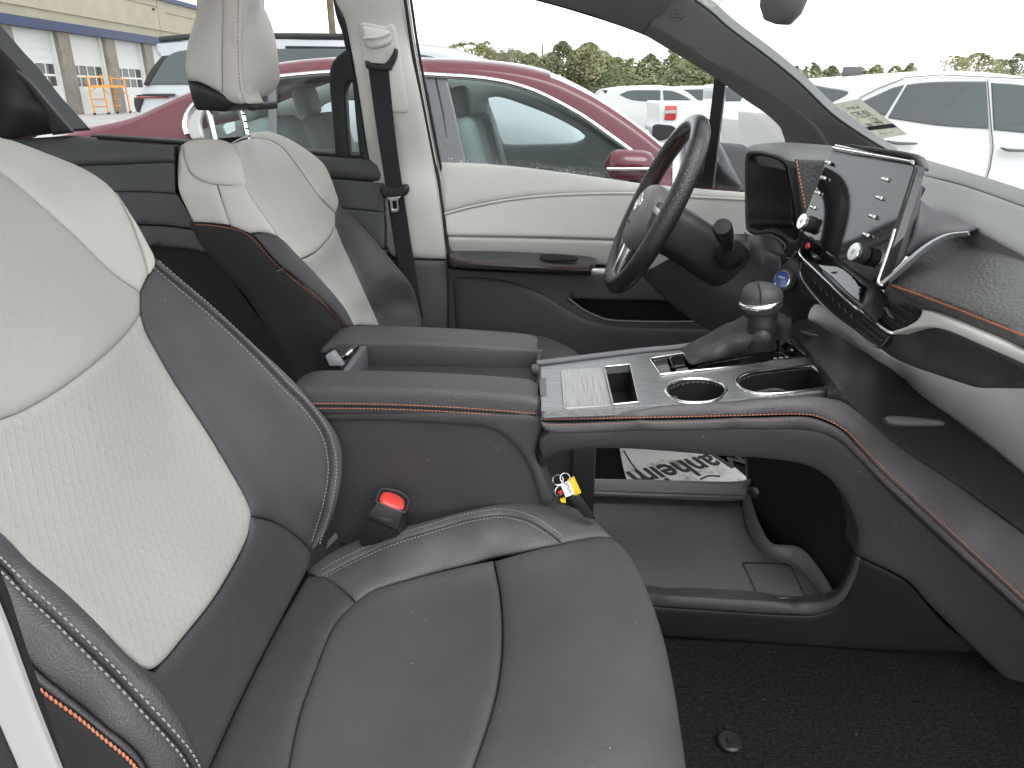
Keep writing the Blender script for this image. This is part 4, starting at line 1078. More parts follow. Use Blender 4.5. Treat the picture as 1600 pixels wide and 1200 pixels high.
# leather panel between hood and screen
LP_ = Field([(1236, 248, 1.452), (1284, 251, 1.415), (1258, 325, 1.43), (1300, 300, 1.405), (1250, 370, 1.435), (1290, 370, 1.405)])
da('stitched_panel', [(1240, 249, 1), (1300, 251, 1), (1300, 380, 1), (1256, 372, 1), (1252, 330)], LP_, 'dash_leather', step=5, puff=.004, edge=.008, back=(.06, 0, 0))
q = spline([(1245, 251), (1250, 280), (1259, 325)], 3)
stitches('orange_stitching', [(LP_.pos(q) + LP_.nrm(q) * .001, LP_.nrm(q))], 'thread_orange', DA, length=.006, gap=.0068, r=.0016, slant=.3)

# touch screen
S = {'tl': P(1295, 229, 1.385), 'tr': P(1431, 249, 1.12), 'bl': P(1249, 362, 1.335), 'br': P(1370, 441, 1.078)}
sx_ = ((S['tr'] - S['tl']) + (S['br'] - S['bl'])).normalized()          # towards the passenger
sz_ = ((S['tl'] - S['bl']) + (S['tr'] - S['br'])); sz_ = (sz_ - sx_ * sz_.dot(sx_)).normalized()
sn_ = sx_.cross(sz_).normalized()
if sn_.x > 0: sn_ = -sn_
sc0 = (S['tl'] + S['tr'] + S['bl'] + S['br']) / 4
SF = Field([(1295, 229, 1.385), (1431, 249, 1.12), (1249, 362, 1.335), (1370, 441, 1.078)])
TS = panel('touchscreen', [(1296, 237, 1), (1425, 257, 1), (1432, 262), (1430, 275), (1378, 437), (1371, 444), (1362, 442), (1253, 366), (1249, 359), (1252, 350)], SF, 'piano', DA, puff=.0006, edge=.002, step=6, thick=.012)
SFb = Field([(1295, 229, 1.365), (1431, 249, 1.105), (1249, 362, 1.365), (1370, 441, 1.105)])
panel('screen_bar', [(1300, 224, 1), (1427, 246, 1), (1424, 257, 1), (1296, 235, 1)], SF, 'chrome', TS, puff=.004, edge=.005, step=4, thick=.01)
panel('screen_cap', [(1300, 222, 1), (1420, 238), (1438, 248), (1442, 262), (1434, 262), (1428, 250), (1420, 245, 1)], Field([(1300, 222, 1.395), (1438, 248, 1.12), (1442, 262, 1.11), (1420, 243, 1.13)]), 'plastic_dark', TS, puff=.003, edge=.005, step=4, back=(.012, .01, -.004))
# side of the screen housing
SS = Field([(1433, 255, 1.112), (1372, 441, 1.072), (1441, 262, 1.112), (1440, 300, 1.104), (1420, 372, 1.09), (1390, 430, 1.076)])
panel('screen_edge', [(1430, 258, 1), (1437, 258, 1), (1380, 437), (1375, 446, 1), (1369, 444, 1)], Field([(1430, 258, 1.112), (1437, 258, 1.112), (1375, 446, 1.072)]), 'plastic_smooth', TS, puff=.002, edge=.003, step=4, back=(.02, .03, 0))
panel('screen_side', [(1437, 258, 1), (1442, 264), (1441, 300), (1434, 345), (1424, 385), (1412, 408), (1395, 425), (1378, 441, 1), (1400, 375)], SS, 'plastic_dark', TS, puff=.003, edge=.006, step=5, back=(.015, .03, 0))
q = spline([(1398, 358), (1390, 385), (1380, 415), (1372, 440), (1378, 446)], 4)
tube('screen_trim', [P(u, v, 1.106 - (v - 258) / 188 * .038) for u, v in q], .0024, 'chrome', TS, seg=8)
def on_screen(u, v, h=0.0):
    d = Vector(ray(u, v)); o = Vector(CAM)
    t = (sc0 - o).dot(sn_) / d.dot(sn_)
    return o + d * t + sn_ * h
for (u, v) in ((1296, 255), (1289, 279), (1280, 302), (1273, 325), (1386, 281), (1377, 310), (1366, 339), (1356, 368)):
    p = on_screen(u, v, .003)
    box('button', p, (.017, .006, .006), 'chrome', TS, bev=.0024, rot=Matrix(((sx_.x, sz_.x, sn_.x, 0), (sx_.y, sz_.y, sn_.y, 0), (sx_.z, sz_.z, sn_.z, 0), (0, 0, 0, 1))), seg=3)
for (u, v) in ((1268, 351), (1351, 399)):
    p = on_screen(u, v, 0)
    lathe('knob', [(.014, 0), (.0142, .008), (.0125, .009), (.0125, .014), (.0138, .015)], 'plastic_smooth', TS, basis(p, sn_), 28)
    lathe('knob_ring', [(.0128, .0145), (.0142, .015), (.0142, .0195), (.013, .0205), (.0118, .0205)], 'chrome', TS, basis(p, sn_), 28)
    lathe('knob_face', [(.0117, .016), (.0117, .0202), (.002, .0206)], 'satin', TS, basis(p, sn_), 28)
# small legends next to the right-hand keys
for (u, v, w) in ((1384, 297, 'HOME'), (1374, 326, 'MENU'), (1363, 354, 'INFO'), (1372, 372, 'TUNE')):
    text('legend', '–––', basis(on_screen(u, v, .0015), sn_, sx_), .006, 'plastic_grey', TS)
# cube-shaped backing of the screen down to the dash
hexa('screen_stand', [sc0 + sx_ * a_ + sz_ * b_ - sn_ * d_ for d_ in (.014, .07) for a_, b_ in ((-.09, -.08), (.06, -.08), (.06, .06), (-.09, .06))], 'plastic_black', DA, bev=.008)

# dash top and grey wedge behind the screen
DT = Field([(1325, 228, X(.66)), (1378, 228, X(.82)), (1440, 245, X(.86)), (1520, 268, X(.86)), (1600, 293, X(.86)), (1700, 325, X(.86)), (1440, 300, X(.68)), (1535, 352, X(.64)), (1600, 392, X(.63)), (1700, 450, X(.63)), (1440, 268, X(.76)), (1520, 300, X(.74)), (1600, 335, X(.74))])
da('dash_top', [(1322, 228, 1), (1378, 228), (1440, 245), (1520, 268), (1600, 293), (1700, 326, 1), (1700, 355, 1), (1600, 318), (1520, 290), (1460, 274), (1430, 268, 1), (1400, 245)], DT, 'dash_grey', step=7, puff=.004, edge=.010, thick=.04)
da('dash_pad', [(1405, 262, 1), (1460, 275), (1520, 291), (1600, 319), (1700, 356, 1), (1700, 452, 1), (1600, 393), (1535, 358), (1510, 345), (1470, 328), (1441, 325), (1405, 325, 1)], DT, 'dash_grey', step=7, puff=.006, edge=.012, thick=.06)
WG = Field([(1441, 310, 1.11), (1470, 325, 1.12), (1535, 353, 1.10), (1512, 362, 1.085), (1460, 378, 1.08), (1420, 404, 1.08), (1438, 350, 1.085)])
da('screen_shoulder', [(1442, 308, 1), (1450, 316), (1470, 325), (1500, 335), (1536, 353, 1), (1512, 362), (1480, 366), (1450, 380), (1420, 402), (1415, 398), (1428, 370), (1437, 335)], WG, 'plastic_dark', step=5, puff=.006, edge=.012, back=(.03, .05, -.01))
q = spline([(1374, 446), (1390, 434), (1420, 408), (1450, 384), (1480, 369), (1512, 363)], 5)
da('silver_trim', [(1372, 444, 1), (1390, 430), (1420, 402), (1450, 379), (1480, 365), (1515, 361, 1), (1514, 363, 1), (1482, 368), (1453, 383), (1423, 407), (1393, 434), (1378, 447, 1)], WG if False else Field([(1372, 444, 1.066), (1420, 404, 1.055), (1515, 361, 1.05), (1425, 412, 1.052), (1395, 438, 1.06), (1450, 382, 1.053)]), 'silver_paint', step=4, puff=.004, edge=.006, back=(.02, .03, -.01))
# leather shelf in front of the passenger
SHF = Field([(1385, 443, X(.512)), (1430, 408, X(.56)), (1470, 380, X(.61)), (1512, 364, X(.65)), (1600, 394, X(.64)), (1700, 452, X(.63)), (1500, 484, X(.522)), (1600, 524, X(.527)), (1700, 568, X(.53)), (1500, 420, X(.585)), (1600, 450, X(.585)), (1440, 455, X(.525))])
da('leather_shelf', [(1378, 443, 1), (1388, 430), (1418, 402), (1448, 379), (1478, 364), (1514, 358, 1), (1560, 372), (1600, 393), (1700, 452, 1), (1700, 566, 1), (1600, 522), (1500, 482), (1440, 459)], SHF, 'dash_leather', step=7, puff=.010, edge=.02, thick=.04)
EDG = Field([(1384, 444, X(.513)), (1500, 484, X(.522)), (1600, 524, X(.527)), (1700, 568, X(.53)), (1384, 452, X(.516)), (1440, 484, X(.527)), (1600, 552, X(.535)), (1700, 600, X(.54)), (1440, 470, X(.515)), (1600, 538, X(.522))])
da('shelf_edge', [(1378, 447, 1), (1384, 444), (1440, 460), (1500, 483), (1600, 523), (1700, 567, 1), (1700, 598, 1), (1600, 552), (1520, 516), (1460, 489), (1437, 482), (1384, 456, 1)], EDG, 'dash_leather', step=5, puff=.008, edge=.012, back=(.03, 0, -.01))
stitches('orange_stitching', rows(EDG, [(1390, 444), (1440, 461), (1500, 484), (1600, 524), (1700, 568)], (0,), .0), 'thread_orange', DA, length=.0055, gap=.006, r=.0016, slant=.4)
# pale trim, vent and lower dark shell
PT = Field([(1436, 483, X(.524)), (1460, 489, X(.522)), (1600, 552, X(.520)), (1700, 600, X(.520)), (1392, 521, X(.515)), (1435, 511, X(.520)), (1487, 520, X(.520)), (1600, 570, X(.522)), (1700, 616, X(.522)), (1430, 500, X(.522))])
da('pale_trim', [(1437, 483, 1), (1460, 489), (1520, 516), (1600, 552), (1700, 598, 1), (1700, 616, 1), (1600, 571), (1525, 537), (1487, 520), (1460, 512), (1435, 511), (1412, 515), (1392, 522, 1), (1391, 517, 1), (1412, 510), (1430, 500), (1437, 490)], PT, 'trim_pale', step=5, puff=.004, edge=.006, back=(.02, 0, 0))
LO = Field([(1392, 523, X(.525)), (1435, 512, X(.545)), (1487, 521, X(.55)), (1600, 572, X(.553)), (1700, 618, X(.555)), (1380, 555, X(.545)), (1440, 580, X(.56)), (1530, 608, X(.57)), (1600, 598, X(.575)), (1700, 630, X(.58)), (1440, 545, X(.562)), (1520, 570, X(.572)), (1580, 590, X(.578))])
da('lower_shell', [(1393, 523, 1), (1412, 517), (1435, 512), (1460, 513), (1487, 521), (1525, 538), (1600, 572), (1700, 617, 1), (1700, 634, 1), (1640, 603), (1600, 598), (1560, 605), (1530, 608), (1500, 600), (1440, 580), (1395, 563), (1368, 545, 1), (1380, 537)], LO, 'plastic_dark', step=6, puff=.006, edge=.014, back=(.05, 0, 0))
# pale lower panel (glove box side)
GP = Field([(1258, 500, 1.40), (1275, 477, 1.385), (1320, 510, X(.555)), (1380, 555, X(.58)), (1440, 582, X(.605)), (1530, 610, X(.625)), (1600, 600, X(.63)), (1700, 636, X(.635)), (1300, 522, 1.385), (1400, 580, 1.335), (1500, 660, 1.265), (1600, 740, 1.195), (1700, 818, 1.175), (1560, 660, X(.715))])
da('pale_lower_panel', [(1257, 500, 1), (1262, 480), (1275, 474), (1320, 508), (1368, 544), (1395, 562), (1440, 579), (1500, 599), (1530, 607), (1560, 604), (1600, 597), (1640, 602), (1700, 633, 1), (1700, 834, 1), (1600, 756), (1500, 676), (1400, 596), (1300, 530)], GP, 'glove_pale', step=8, puff=.004, edge=.012, back=(.05, .02, 0))
# vent opening by the passenger
VT = Field([(1365, 470, X(.524)), (1380, 455, X(.526)), (1436, 482, X(.532)), (1430, 500, X(.530)), (1395, 514, X(.524)), (1350, 484, X(.518))])
vb = da('air_vent', [(1348, 484, 1), (1365, 468), (1380, 454, 1), (1437, 482, 1), (1431, 500), (1412, 511), (1393, 516, 1)], VT, 'shadow_gap', step=5, puff=.002, edge=.004, thick=.03)
for (a, b, r, m_) in (((1372, 470), (1418, 502), .0016, 'plastic_dark'), ((1380, 463), (1430, 492), .0016, 'plastic_dark'), ((1390, 460), (1434, 483), .0016, 'plastic_dark'), ((1362, 477), (1408, 509), .0016, 'plastic_dark')):
    hexa('vane', [VT.at(*a, .004), VT.at(*b, .004), VT.at(b[0], b[1] + 1.6, .004), VT.at(a[0], a[1] + 1.6, .004), VT.at(*a, -.012), VT.at(*b, -.012), VT.at(b[0], b[1] + 1.6, -.012), VT.at(a[0], a[1] + 1.6, -.012)], m_, vb)
tube('vane_tab', [VT.at(1371, 471, .006), VT.at(1391, 483, .006)], .0022, 'satin', vb, seg=8)
tube('vane_tab', [VT.at(1391, 483, .006), VT.at(1394, 492, .004), VT.at(1398, 497, .003)], .0026, 'plastic_grey', vb, seg=8)
# climate controls
_n = (-.743, .05, .669); _p = P(1310, 446, X(.494)); _k = float(Vector(_n).dot(_p))
CL = plane(('pl', _n, _k - .004))
cl = da('climate_panel', [(1252, 395, 1), (1258, 378), (1262, 374, 1), (1372, 446, 1), (1376, 452), (1362, 468), (1345, 483, 1), (1300, 443), (1268, 413)], CL, 'plastic_smooth', step=5, puff=.002, edge=.004, thick=.03)
CLb = plane(('pl', _n, _k))
panel('climate_display', [(1282, 401, 1), (1290, 397), (1352, 447), (1349, 452), (1343, 472, 1), (1330, 463), (1300, 434), (1276, 413)], CLb, 'piano', cl, puff=.001, edge=.003, step=4, thick=.004)
hexa('climate_tab', [CLb.at(1266, 396, .006), CLb.at(1272, 395, .006), CLb.at(1281, 403, .006), CLb.at(1274, 406, .006), CLb.at(1266, 396, -.004), CLb.at(1272, 395, -.004), CLb.at(1281, 403, -.004), CLb.at(1274, 406, -.004)], 'satin', cl, bev=.001)
CLc = Field([(1250, 398, X(.488)), (1262, 412, X(.488)), (1300, 448, X(.492)), (1335, 480, X(.500)), (1392, 518, X(.522))])
q = spline([(1253, 384), (1250, 396), (1256, 405), (1268, 416), (1300, 447), (1335, 479), (1352, 490), (1392, 520), (1412, 511)], 5)
tube('chrome_bar', [Vector(p) for p in CLc.pos(q)], .0036, 'chrome', cl, seg=10)
CLd = Field([(1250, 425, X(.492)), (1262, 420, X(.492)), (1300, 452, X(.496)), (1335, 484, X(.503)), (1392, 520, X(.523)), (1262, 450, X(.498)), (1300, 490, X(.502)), (1370, 541, X(.522))])
lw = da('climate_lower', [(1252, 408, 1), (1268, 419), (1300, 450), (1335, 482), (1352, 493), (1391, 523, 1), (1372, 541), (1340, 520), (1300, 490), (1268, 456), (1252, 430, 1)], CLd, 'plastic_smooth', step=5, puff=.003, edge=.005, back=(.03, 0, 0))
q = spline([(1252, 410), (1251, 430), (1268, 457), (1300, 491), (1340, 521), (1372, 542), (1391, 525)], 5)
tube('chrome_edge', [Vector(p) for p in CLd.pos(q)], .0018, 'satin', lw, seg=8)
for i in range(7):
    f = i / 6
    u0, v0 = 1272 + 58 * f, 432 + 52 * f
    pts = [(u0, v0), (u0 + 7, v0 + 6.5), (u0 + 6, v0 + 22), (u0 - 2, v0 + 15)]
    panel('climate_key', [(p[0], p[1], 1) for p in pts], CLd, 'plastic_black', lw, puff=.0015, edge=.002, step=3, thick=.004)
    tube('key_legend', [CLd.at(u0 + 1.5, v0 + 7, .002), CLd.at(u0 + 3.5, v0 + 13, .002)], .0007, 'plastic_grey', lw, seg=5)
lwv = [((1350, 497), (1388, 524)), ((1346, 505), (1380, 531)), ((1343, 514), (1373, 536))]
for a, b in lwv:
    hexa('lower_vane', [CLd.at(*a, .004), CLd.at(*b, .004), CLd.at(b[0], b[1] + 2, .004), CLd.at(a[0], a[1] + 2, .004), CLd.at(*a, -.004), CLd.at(*b, -.004), CLd.at(b[0], b[1] + 2, -.004), CLd.at(a[0], a[1] + 2, -.004)], 'plastic_dark', lw)
panel('red_mark', [(1257, 384, 1), (1262, 379, 1), (1263, 386, 1), (1259, 389, 1)], Field([(1257, 384, X(.485)), (1262, 379, X(.487)), (1259, 389, X(.485))]), 'red_dot', cl, puff=.0005, edge=.002, step=2, thick=.003)
# shell under the climate panel and start button
da('lower_stack', [(1232, 404, 1), (1250, 396, 1), (1252, 430), (1268, 457), (1300, 491), (1340, 521), (1368, 545, 1), (1320, 510), (1275, 476), (1262, 482), (1257, 500), (1240, 505, 1), (1215, 500), (1212, 460), (1214, 425)],
   [(1232, 404, 1.45), (1250, 400, X(.50)), (1300, 491, X(.52)), (1368, 545, X(.55)), (1275, 476, 1.36), (1257, 500, 1.40), (1215, 500, 1.44), (1212, 460, 1.46), (1235, 450, 1.43)], 'plastic_black', step=6, puff=.006, edge=.012, back=(.05, .03, 0))
SB = Field([(1210, 437, 1.445), (1240, 430, 1.41), (1225, 460, 1.425)])
sbp = SB.at(1226, 437, .004)
nrm_ = Vector((-1, -.75, .35))
sb = lathe('start_button', [(.021, -.01), (.022, .0), (.0205, .004), (.0175, .004)], 'plastic_dark', DA, basis(sbp, nrm_), 32)
lathe('button_ring', [(.0175, .0), (.0175, .0055), (.016, .006), (.015, .004)], 'chrome', sb, basis(sbp, nrm_), 32)
lathe('button_face', [(.015, .0), (.015, .0045), (.002, .0055)], 'blue_button', sb, basis(sbp, nrm_), 32)
text('button_lettering', 'START', basis(sbp + nrm_.normalized() * .006 + Vector((0, 0, .004)), nrm_, (.6, -1, 0)), .0055, 'print_light', sb)
# driver side: knee panel, column boot
KN = Field([(985, 450, 1.75), (1060, 405, 1.70), (1120, 395, 1.66), (1160, 380, 1.66), (1215, 402, 1.50), (1210, 450, 1.50), (1200, 500, 1.52), (1150, 530, 1.60), (1050, 490, 1.74), (1120, 450, 1.60)])
da('knee_panel', [(1000, 430, 1), (1060, 395), (1110, 370), (1160, 375), (1215, 400, 1), (1218, 425), (1213, 460), (1214, 505, 1), (1170, 540, 1), (1110, 520), (1050, 480)], KN, 'plastic_dark', step=7, puff=.006, edge=.02, back=(.05, .05, 0))
BO = Field([(1165, 370, 1.70), (1225, 398, 1.52), (1215, 425, 1.52), (1160, 425, 1.62), (1185, 380, 1.58), (1190, 405, 1.545), (1175, 395, 1.60), (1205, 385, 1.58)])
da('column_boot', [(1165, 366, 1), (1185, 364), (1215, 372), (1226, 396), (1222, 415), (1205, 424), (1175, 424), (1155, 415, 1), (1168, 400), (1160, 385)], BO, 'leather_soft', step=4, puff=.008, edge=.015, back=(.05, .02, 0))
# body behind the panels
mesh('dash_core', [(x, y, z) for x in (.64, .95) for y in (.35, 2.0) for z in (.62, 1.14)], [(0, 1, 3, 2), (4, 6, 7, 5), (0, 4, 5, 1), (2, 3, 7, 6), (0, 2, 6, 4), (1, 5, 7, 3)], 'shadow_gap', DA, smooth=False) if False else None
# small plug lying on the shelf
ub = box('usb_plug', P(1264, 521, 1.30), (.036, .016, .010), 'plastic_smooth', None, bev=.003, rot=Matrix.Rotation(-.5, 4, 'Z') @ Matrix.Rotation(.15, 4, 'Y'))
tag(ub, 'small black plug lying on the ribbed shelf ahead of the gear shifter', 'plug')

# ------------------------------------------------------------------ steering wheel and column
wc = Vector((.238, 1.65, 1.172)); wu = Vector((.42, 0, .9075)).normalized(); wy = Vector((0, 1, 0)); wn_ = wu.cross(wy).normalized()
if wn_.x > 0: wn_ = -wn_
WM = Matrix(((wy.x, wu.x, wn_.x, wc.x), (wy.y, wu.y, wn_.y, wc.y), (wy.z, wu.z, wn_.z, wc.z), (0, 0, 0, 1)))
if WM.to_3x3().determinant() < 0:
    WM = Matrix(((-wy.x, wu.x, wn_.x, wc.x), (-wy.y, wu.y, wn_.y, wc.y), (-wy.z, wu.z, wn_.z, wc.z), (0, 0, 0, 1)))
SWH = thing('steering_wheel', 'black perforated leather steering wheel with oval emblem on its hub', 'steering wheel', tuple(wc))
m = mat('leather_perf', (.016, .016, .017), .34, spec=.55, bump=[('leather', 330, .9, .0012)])
mat('leather_rim', (.017, .017, .018), .3, spec=.55, bump=[('leather', 600, .2, .0005)])
mat('hub_plastic', (.13, .128, .125), .5, bump=[('leather', 700, .2, .0005)])
def rim_arc(name, a0, a1, mt, n=28, r0=.0200):
    path = [WM @ Vector((math.sin(a) * .187, math.cos(a) * .187, 0)) for a in np.linspace(a0, a1, n)]
    return tube(name, path, r0, mt, SWH, seg=16)
D2 = math.radians
rim_arc('rim_top', D2(-38), D2(38), 'leather_rim')
rim_arc('rim_grip', D2(38), D2(128), 'leather_perf', r0=.0205)
rim_arc('rim_grip', D2(-128), D2(-38), 'leather_perf', r0=.0205)
rim_arc('rim_bottom', D2(128), D2(232), 'leather_rim')
for s in (1, -1):
    pts, nn = [], []
    for a in np.linspace(D2(25), D2(150), 60):
        for_ = Vector((math.sin(a) * s, math.cos(a), 0))
        pts.append(WM @ (for_ * (.187 - .0195))); nn.append(WM.to_3x3() @ (-for_))
    for dz in (-.003, .003):
        P3 = np.array([p + wn_ * dz for p in pts])
        stitches('orange_stitching', [(P3, np.array(nn))], 'thread_dull', SWH, length=.006, gap=.0062, r=.001, slant=.6 if dz > 0 else -.6)
# hub
rings = []
for i, (k, h) in enumerate(((.95, -.03), (1.0, .0), (.98, .012), (.90, .022), (.74, .029), (.42, .033), (.02, .034))):
    ring = []
    for j in range(40):
        a = 2 * math.pi * j / 40
        cx = math.copysign(abs(math.cos(a)) ** .75, math.cos(a)); cy = math.copysign(abs(math.sin(a)) ** .75, math.sin(a))
        yy = cy * .075 * k
        ww = .088 * k * (1.0 if cy > 0 else (1 - .28 * -cy))
        ring.append(WM @ Vector((cx * ww, yy - .030, h)))
    rings.append(ring)
loft('hub', rings, 'hub_plastic', SWH, deg=60)
def oval(rx, ry, cx, cy, h, r, mt='chrome'):
    tube('emblem_ring', [WM @ Vector((cx + rx * math.cos(t), cy + ry * math.sin(t), h)) for t in np.linspace(0, 2 * math.pi, 28, endpoint=False)], r, mt, SWH, seg=8, closed=True)
oval(.027, .019, 0, -.006, .0335, .0020)
oval(.018, .0065, 0, .0055, .0338, .0014)
oval(.008, .0178, 0, -.005, .0340, .0014)
text('hub_mark', 'SRS AIRBAG', WM @ Matrix.Translation((0, -.052, .0335)), .007, 'print_dark', SWH)
for s in (1, -1):
    pts = [WM @ Vector(p) for p in ((s * .06, .018, .012), (s * .175, .016, .006), (s * .175, -.03, .006), (s * .06, -.035, .012))]
    prism('spoke', pts, -wn_ * .022, 'plastic_smooth', SWH, bev=.004)
    pts = [WM @ Vector(p) for p in ((s * .085, .008, .016), (s * .16, .008, .010), (s * .16, -.004, .010), (s * .085, -.004, .016))]
    prism('spoke_trim', pts, -wn_ * .004, 'satin', SWH, bev=.001)
pts = [WM @ Vector(p) for p in ((-.045, -.06, .01), (.045, -.06, .01), (.035, -.178, .004), (-.035, -.178, .004))]
prism('lower_spoke', pts, -wn_ * .02, 'plastic_smooth', SWH, bev=.004)
for s in (1, -1):
    prism('lower_spoke_trim', [WM @ Vector(p) for p in ((s * .03, -.10, .014), (s * .045, -.10, .014), (s * .04, -.172, .010), (s * .028, -.172, .010))], -wn_ * .006, 'chrome', SWH, bev=.001)
SCOL = thing('steering_column', 'dark steering column shroud with a wiper stalk behind the wheel', 'steering column', (.36, 1.65, 1.06))
ax_ = -wn_
rings = []
for d, w, hh, dz in ((.030, .060, .050, -.02), (.045, .066, .055, -.02), (.09, .066, .055, -.022), (.15, .064, .055, -.03), (.24, .06, .055, -.04)):
    ring = []
    for j in range(32):
        a = 2 * math.pi * j / 32
        cx = math.copysign(abs(math.cos(a)) ** .6, math.cos(a)); cy = math.copysign(abs(math.sin(a)) ** .6, math.sin(a))
        ring.append(wc + ax_ * d + wy * cx * w + wu * (cy * hh - .008 + dz))
    rings.append(ring)
loft('shroud', rings, 'plastic_black', SCOL, deg=50)
s0 = P(1140, 395, 1.545); s1 = P(1127, 348, 1.44)
lathe('stalk_boot', [(.030, -.02), (.031, 0), (.024, .012), (.016, .02), (.013, .03)], 'plastic_black', SCOL, basis(s0, s1 - s0), 28)
st = lathe('stalk', [(.011, 0), (.0125, .02), (.013, .05), (.0165, .055), (.018, .075), (.0185, .098), (.0165, .104), (.003, .105)], 'plastic_black', SCOL, basis(s0 + (s1 - s0) * .15, s1 - s0), 28)
# ------------------------------------------------------------------ glass
def glass_mat(name, tint, gloss=1.0):
    m = bpy.data.materials.new(name); m.use_nodes = True
    nt = m.node_tree; nt.nodes.clear()
    o = nt.nodes.new('ShaderNodeOutputMaterial'); mx = nt.nodes.new('ShaderNodeMixShader')
    t = nt.nodes.new('ShaderNodeBsdfTransparent'); t.inputs[0].default_value = (*tint, 1)
    g = nt.nodes.new('ShaderNodeBsdfGlossy'); g.inputs['Roughness'].default_value = .02
    f = nt.nodes.new('ShaderNodeFresnel'); f.inputs[0].default_value = 1.45
    k = mth(nt, 'MULTIPLY', f.outputs[0], gloss)
    nt.links.new(k, mx.inputs[0]); nt.links.new(t.outputs[0], mx.inputs[1]); nt.links.new(g.outputs[0], mx.inputs[2])
    nt.links.new(mx.outputs[0], o.inputs[0])
    MAT[name] = m
    return m
glass_mat('glass_clear', (.93, .96, .95), .6)
glass_mat('glass_wind', (.97, .985, .98), .08)
def pane(name, pts, fld, mt, label, parent=None):
    q = outline(pts, 14)
    a = fld.pos(q); n = len(q)
    o = mesh(name, list(a), [tuple(range(n))], mt, parent, smooth=False)
    if label: tag(o, label, 'window')
    return o

# ------------------------------------------------------------------ driver door
DD = thing('driver_door', 'driver door with pale upper panel, dark armrest and map pocket', 'car door', (.2, 2.05, .45))
DP = Field([(685, 252, 2.08), (1000, 283, 2.08), (1160, 300, 2.08), (690, 335, 2.055), (1000, 310, 2.055), (1160, 330, 2.055), (700, 375, 2.05), (960, 378, 2.05), (1160, 400, 2.05), (700, 260, 2.068), (1000, 292, 2.066)])
DP2 = Field([(690, 335, 2.052), (960, 303, 2.052), (1160, 310, 2.052), (698, 370, 2.045), (958, 376, 2.045), (1160, 385, 2.045)])
dkw = dict(step=8, puff=.006, edge=.012)
dpan = panel('upper_panel', [(683, 253, 1), (700, 253), (800, 259), (1000, 284), (1100, 294), (1180, 300, 1), (1180, 311, 1), (1090, 306), (1010, 301), (960, 300), (880, 302), (810, 308), (740, 320), (691, 333, 1)], DP, 'trim_pale', DD, step=8, puff=.008, edge=.02, thick=.05)
panel('middle_panel', [(692, 337, 1), (740, 324), (810, 312), (880, 306), (960, 304), (1010, 305), (1090, 310), (1180, 315, 1), (1180, 383, 1), (1100, 379), (958, 374), (820, 370), (697, 368, 1)], DP2, 'trim_pale', DD, **dkw)
gq = spline([(691, 335), (740, 322), (810, 310), (880, 304), (960, 302), (1010, 303), (1090, 308), (1180, 313)], 10)
tube('groove_bead', [Vector(p) for p in DP2.pos(gq)], .0035, 'trim_pale', DD, seg=8)
panel('lower_pale_panel', [(697, 372, 1), (820, 374), (958, 378), (1100, 383), (1180, 387, 1), (1180, 440, 1), (930, 415), (700, 398, 1)], Field([(697, 372, 2.05), (958, 378, 2.05), (1180, 387, 2.05), (700, 398, 2.075), (940, 412, 2.075), (1180, 440, 2.075)]), 'trim_pale', DD, **dkw)
# armrest
AR = Field([(703, 393, 2.03), (820, 391, 2.03), (925, 398, 2.03), (931, 405, 2.0), (700, 403, 1.985), (800, 411, 1.965), (925, 418, 1.97)])
da_ = panel('door_armrest', [(702, 398, 1), (704, 391), (716, 389), (760, 389), (820, 391), (880, 394), (922, 398), (931, 402), (932, 407), (926, 415), (918, 419), (860, 416), (800, 413), (740, 409), (706, 404)], AR, 'leather_dark', DD, puff=.008, edge=.018, step=4, back=(0, .04, -.02))
AF = Field([(702, 400, 1.975), (800, 412, 1.96), (925, 419, 1.965), (704, 418, 1.985), (925, 428, 1.985)])
panel('armrest_face', [(701, 400, 1), (740, 409), (800, 413), (860, 416), (918, 419), (927, 416), (926, 427, 1), (860, 427), (780, 424), (720, 420), (704, 415)], AF, 'leather_dark', da_, puff=.006, edge=.01, step=4, back=(0, .06, 0))
for dv in (0, 3):
    q = spline([(703, 402 + dv * .8), (740, 409 + dv), (800, 413 + dv), (860, 416 + dv), (915, 419 + dv), (928, 412 + dv)], 5)
    stitches('orange_stitching', [(AF.pos(q) + [0, -.002, .001], AF.nrm(q))], 'thread_dull', da_, length=.0045, gap=.0062, r=.0009)
panel('pull_slot', [(843, 401, 1), (848, 397), (870, 397), (898, 400), (903, 403), (898, 406), (870, 406), (850, 405)], Field([(843, 401, 1.99), (903, 403, 1.99), (870, 397, 2.003), (870, 406, 1.975)]), 'shadow_gap', da_, puff=.0005, edge=.003, step=3, thick=.004)
box('handle_trim', P(938, 424, 1.98), (.05, .012, .018), 'satin', DD, bev=.003)
# lower dark panel with map pocket
LD = Field([(700, 425, 2.02), (960, 432, 2.02), (1200, 440, 2.02), (720, 500, 2.0), (900, 560, 1.97), (1150, 560, 1.97), (950, 470, 2.0)])
panel('lower_panel', [(700, 420, 1), (800, 425), (930, 429), (1180, 436, 1), (1200, 640, 1), (700, 640, 1)], LD, 'door_dark', DD, puff=.003, edge=.02, step=12, thick=.05, holes=[[(890, 466, 1), (940, 468), (1040, 470), (1095, 476), (1110, 490), (1095, 500), (1040, 502), (960, 500), (935, 494), (910, 482)]])
LP2 = Field([(700, 425, 2.07), (960, 432, 2.07), (1200, 440, 2.07), (720, 500, 2.06), (900, 560, 2.05)])
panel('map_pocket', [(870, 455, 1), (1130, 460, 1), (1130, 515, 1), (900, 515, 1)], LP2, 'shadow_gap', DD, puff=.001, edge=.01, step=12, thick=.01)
q = spline([(888, 466), (910, 483), (935, 495), (960, 501), (1040, 503), (1095, 501), (1110, 490)], 6)
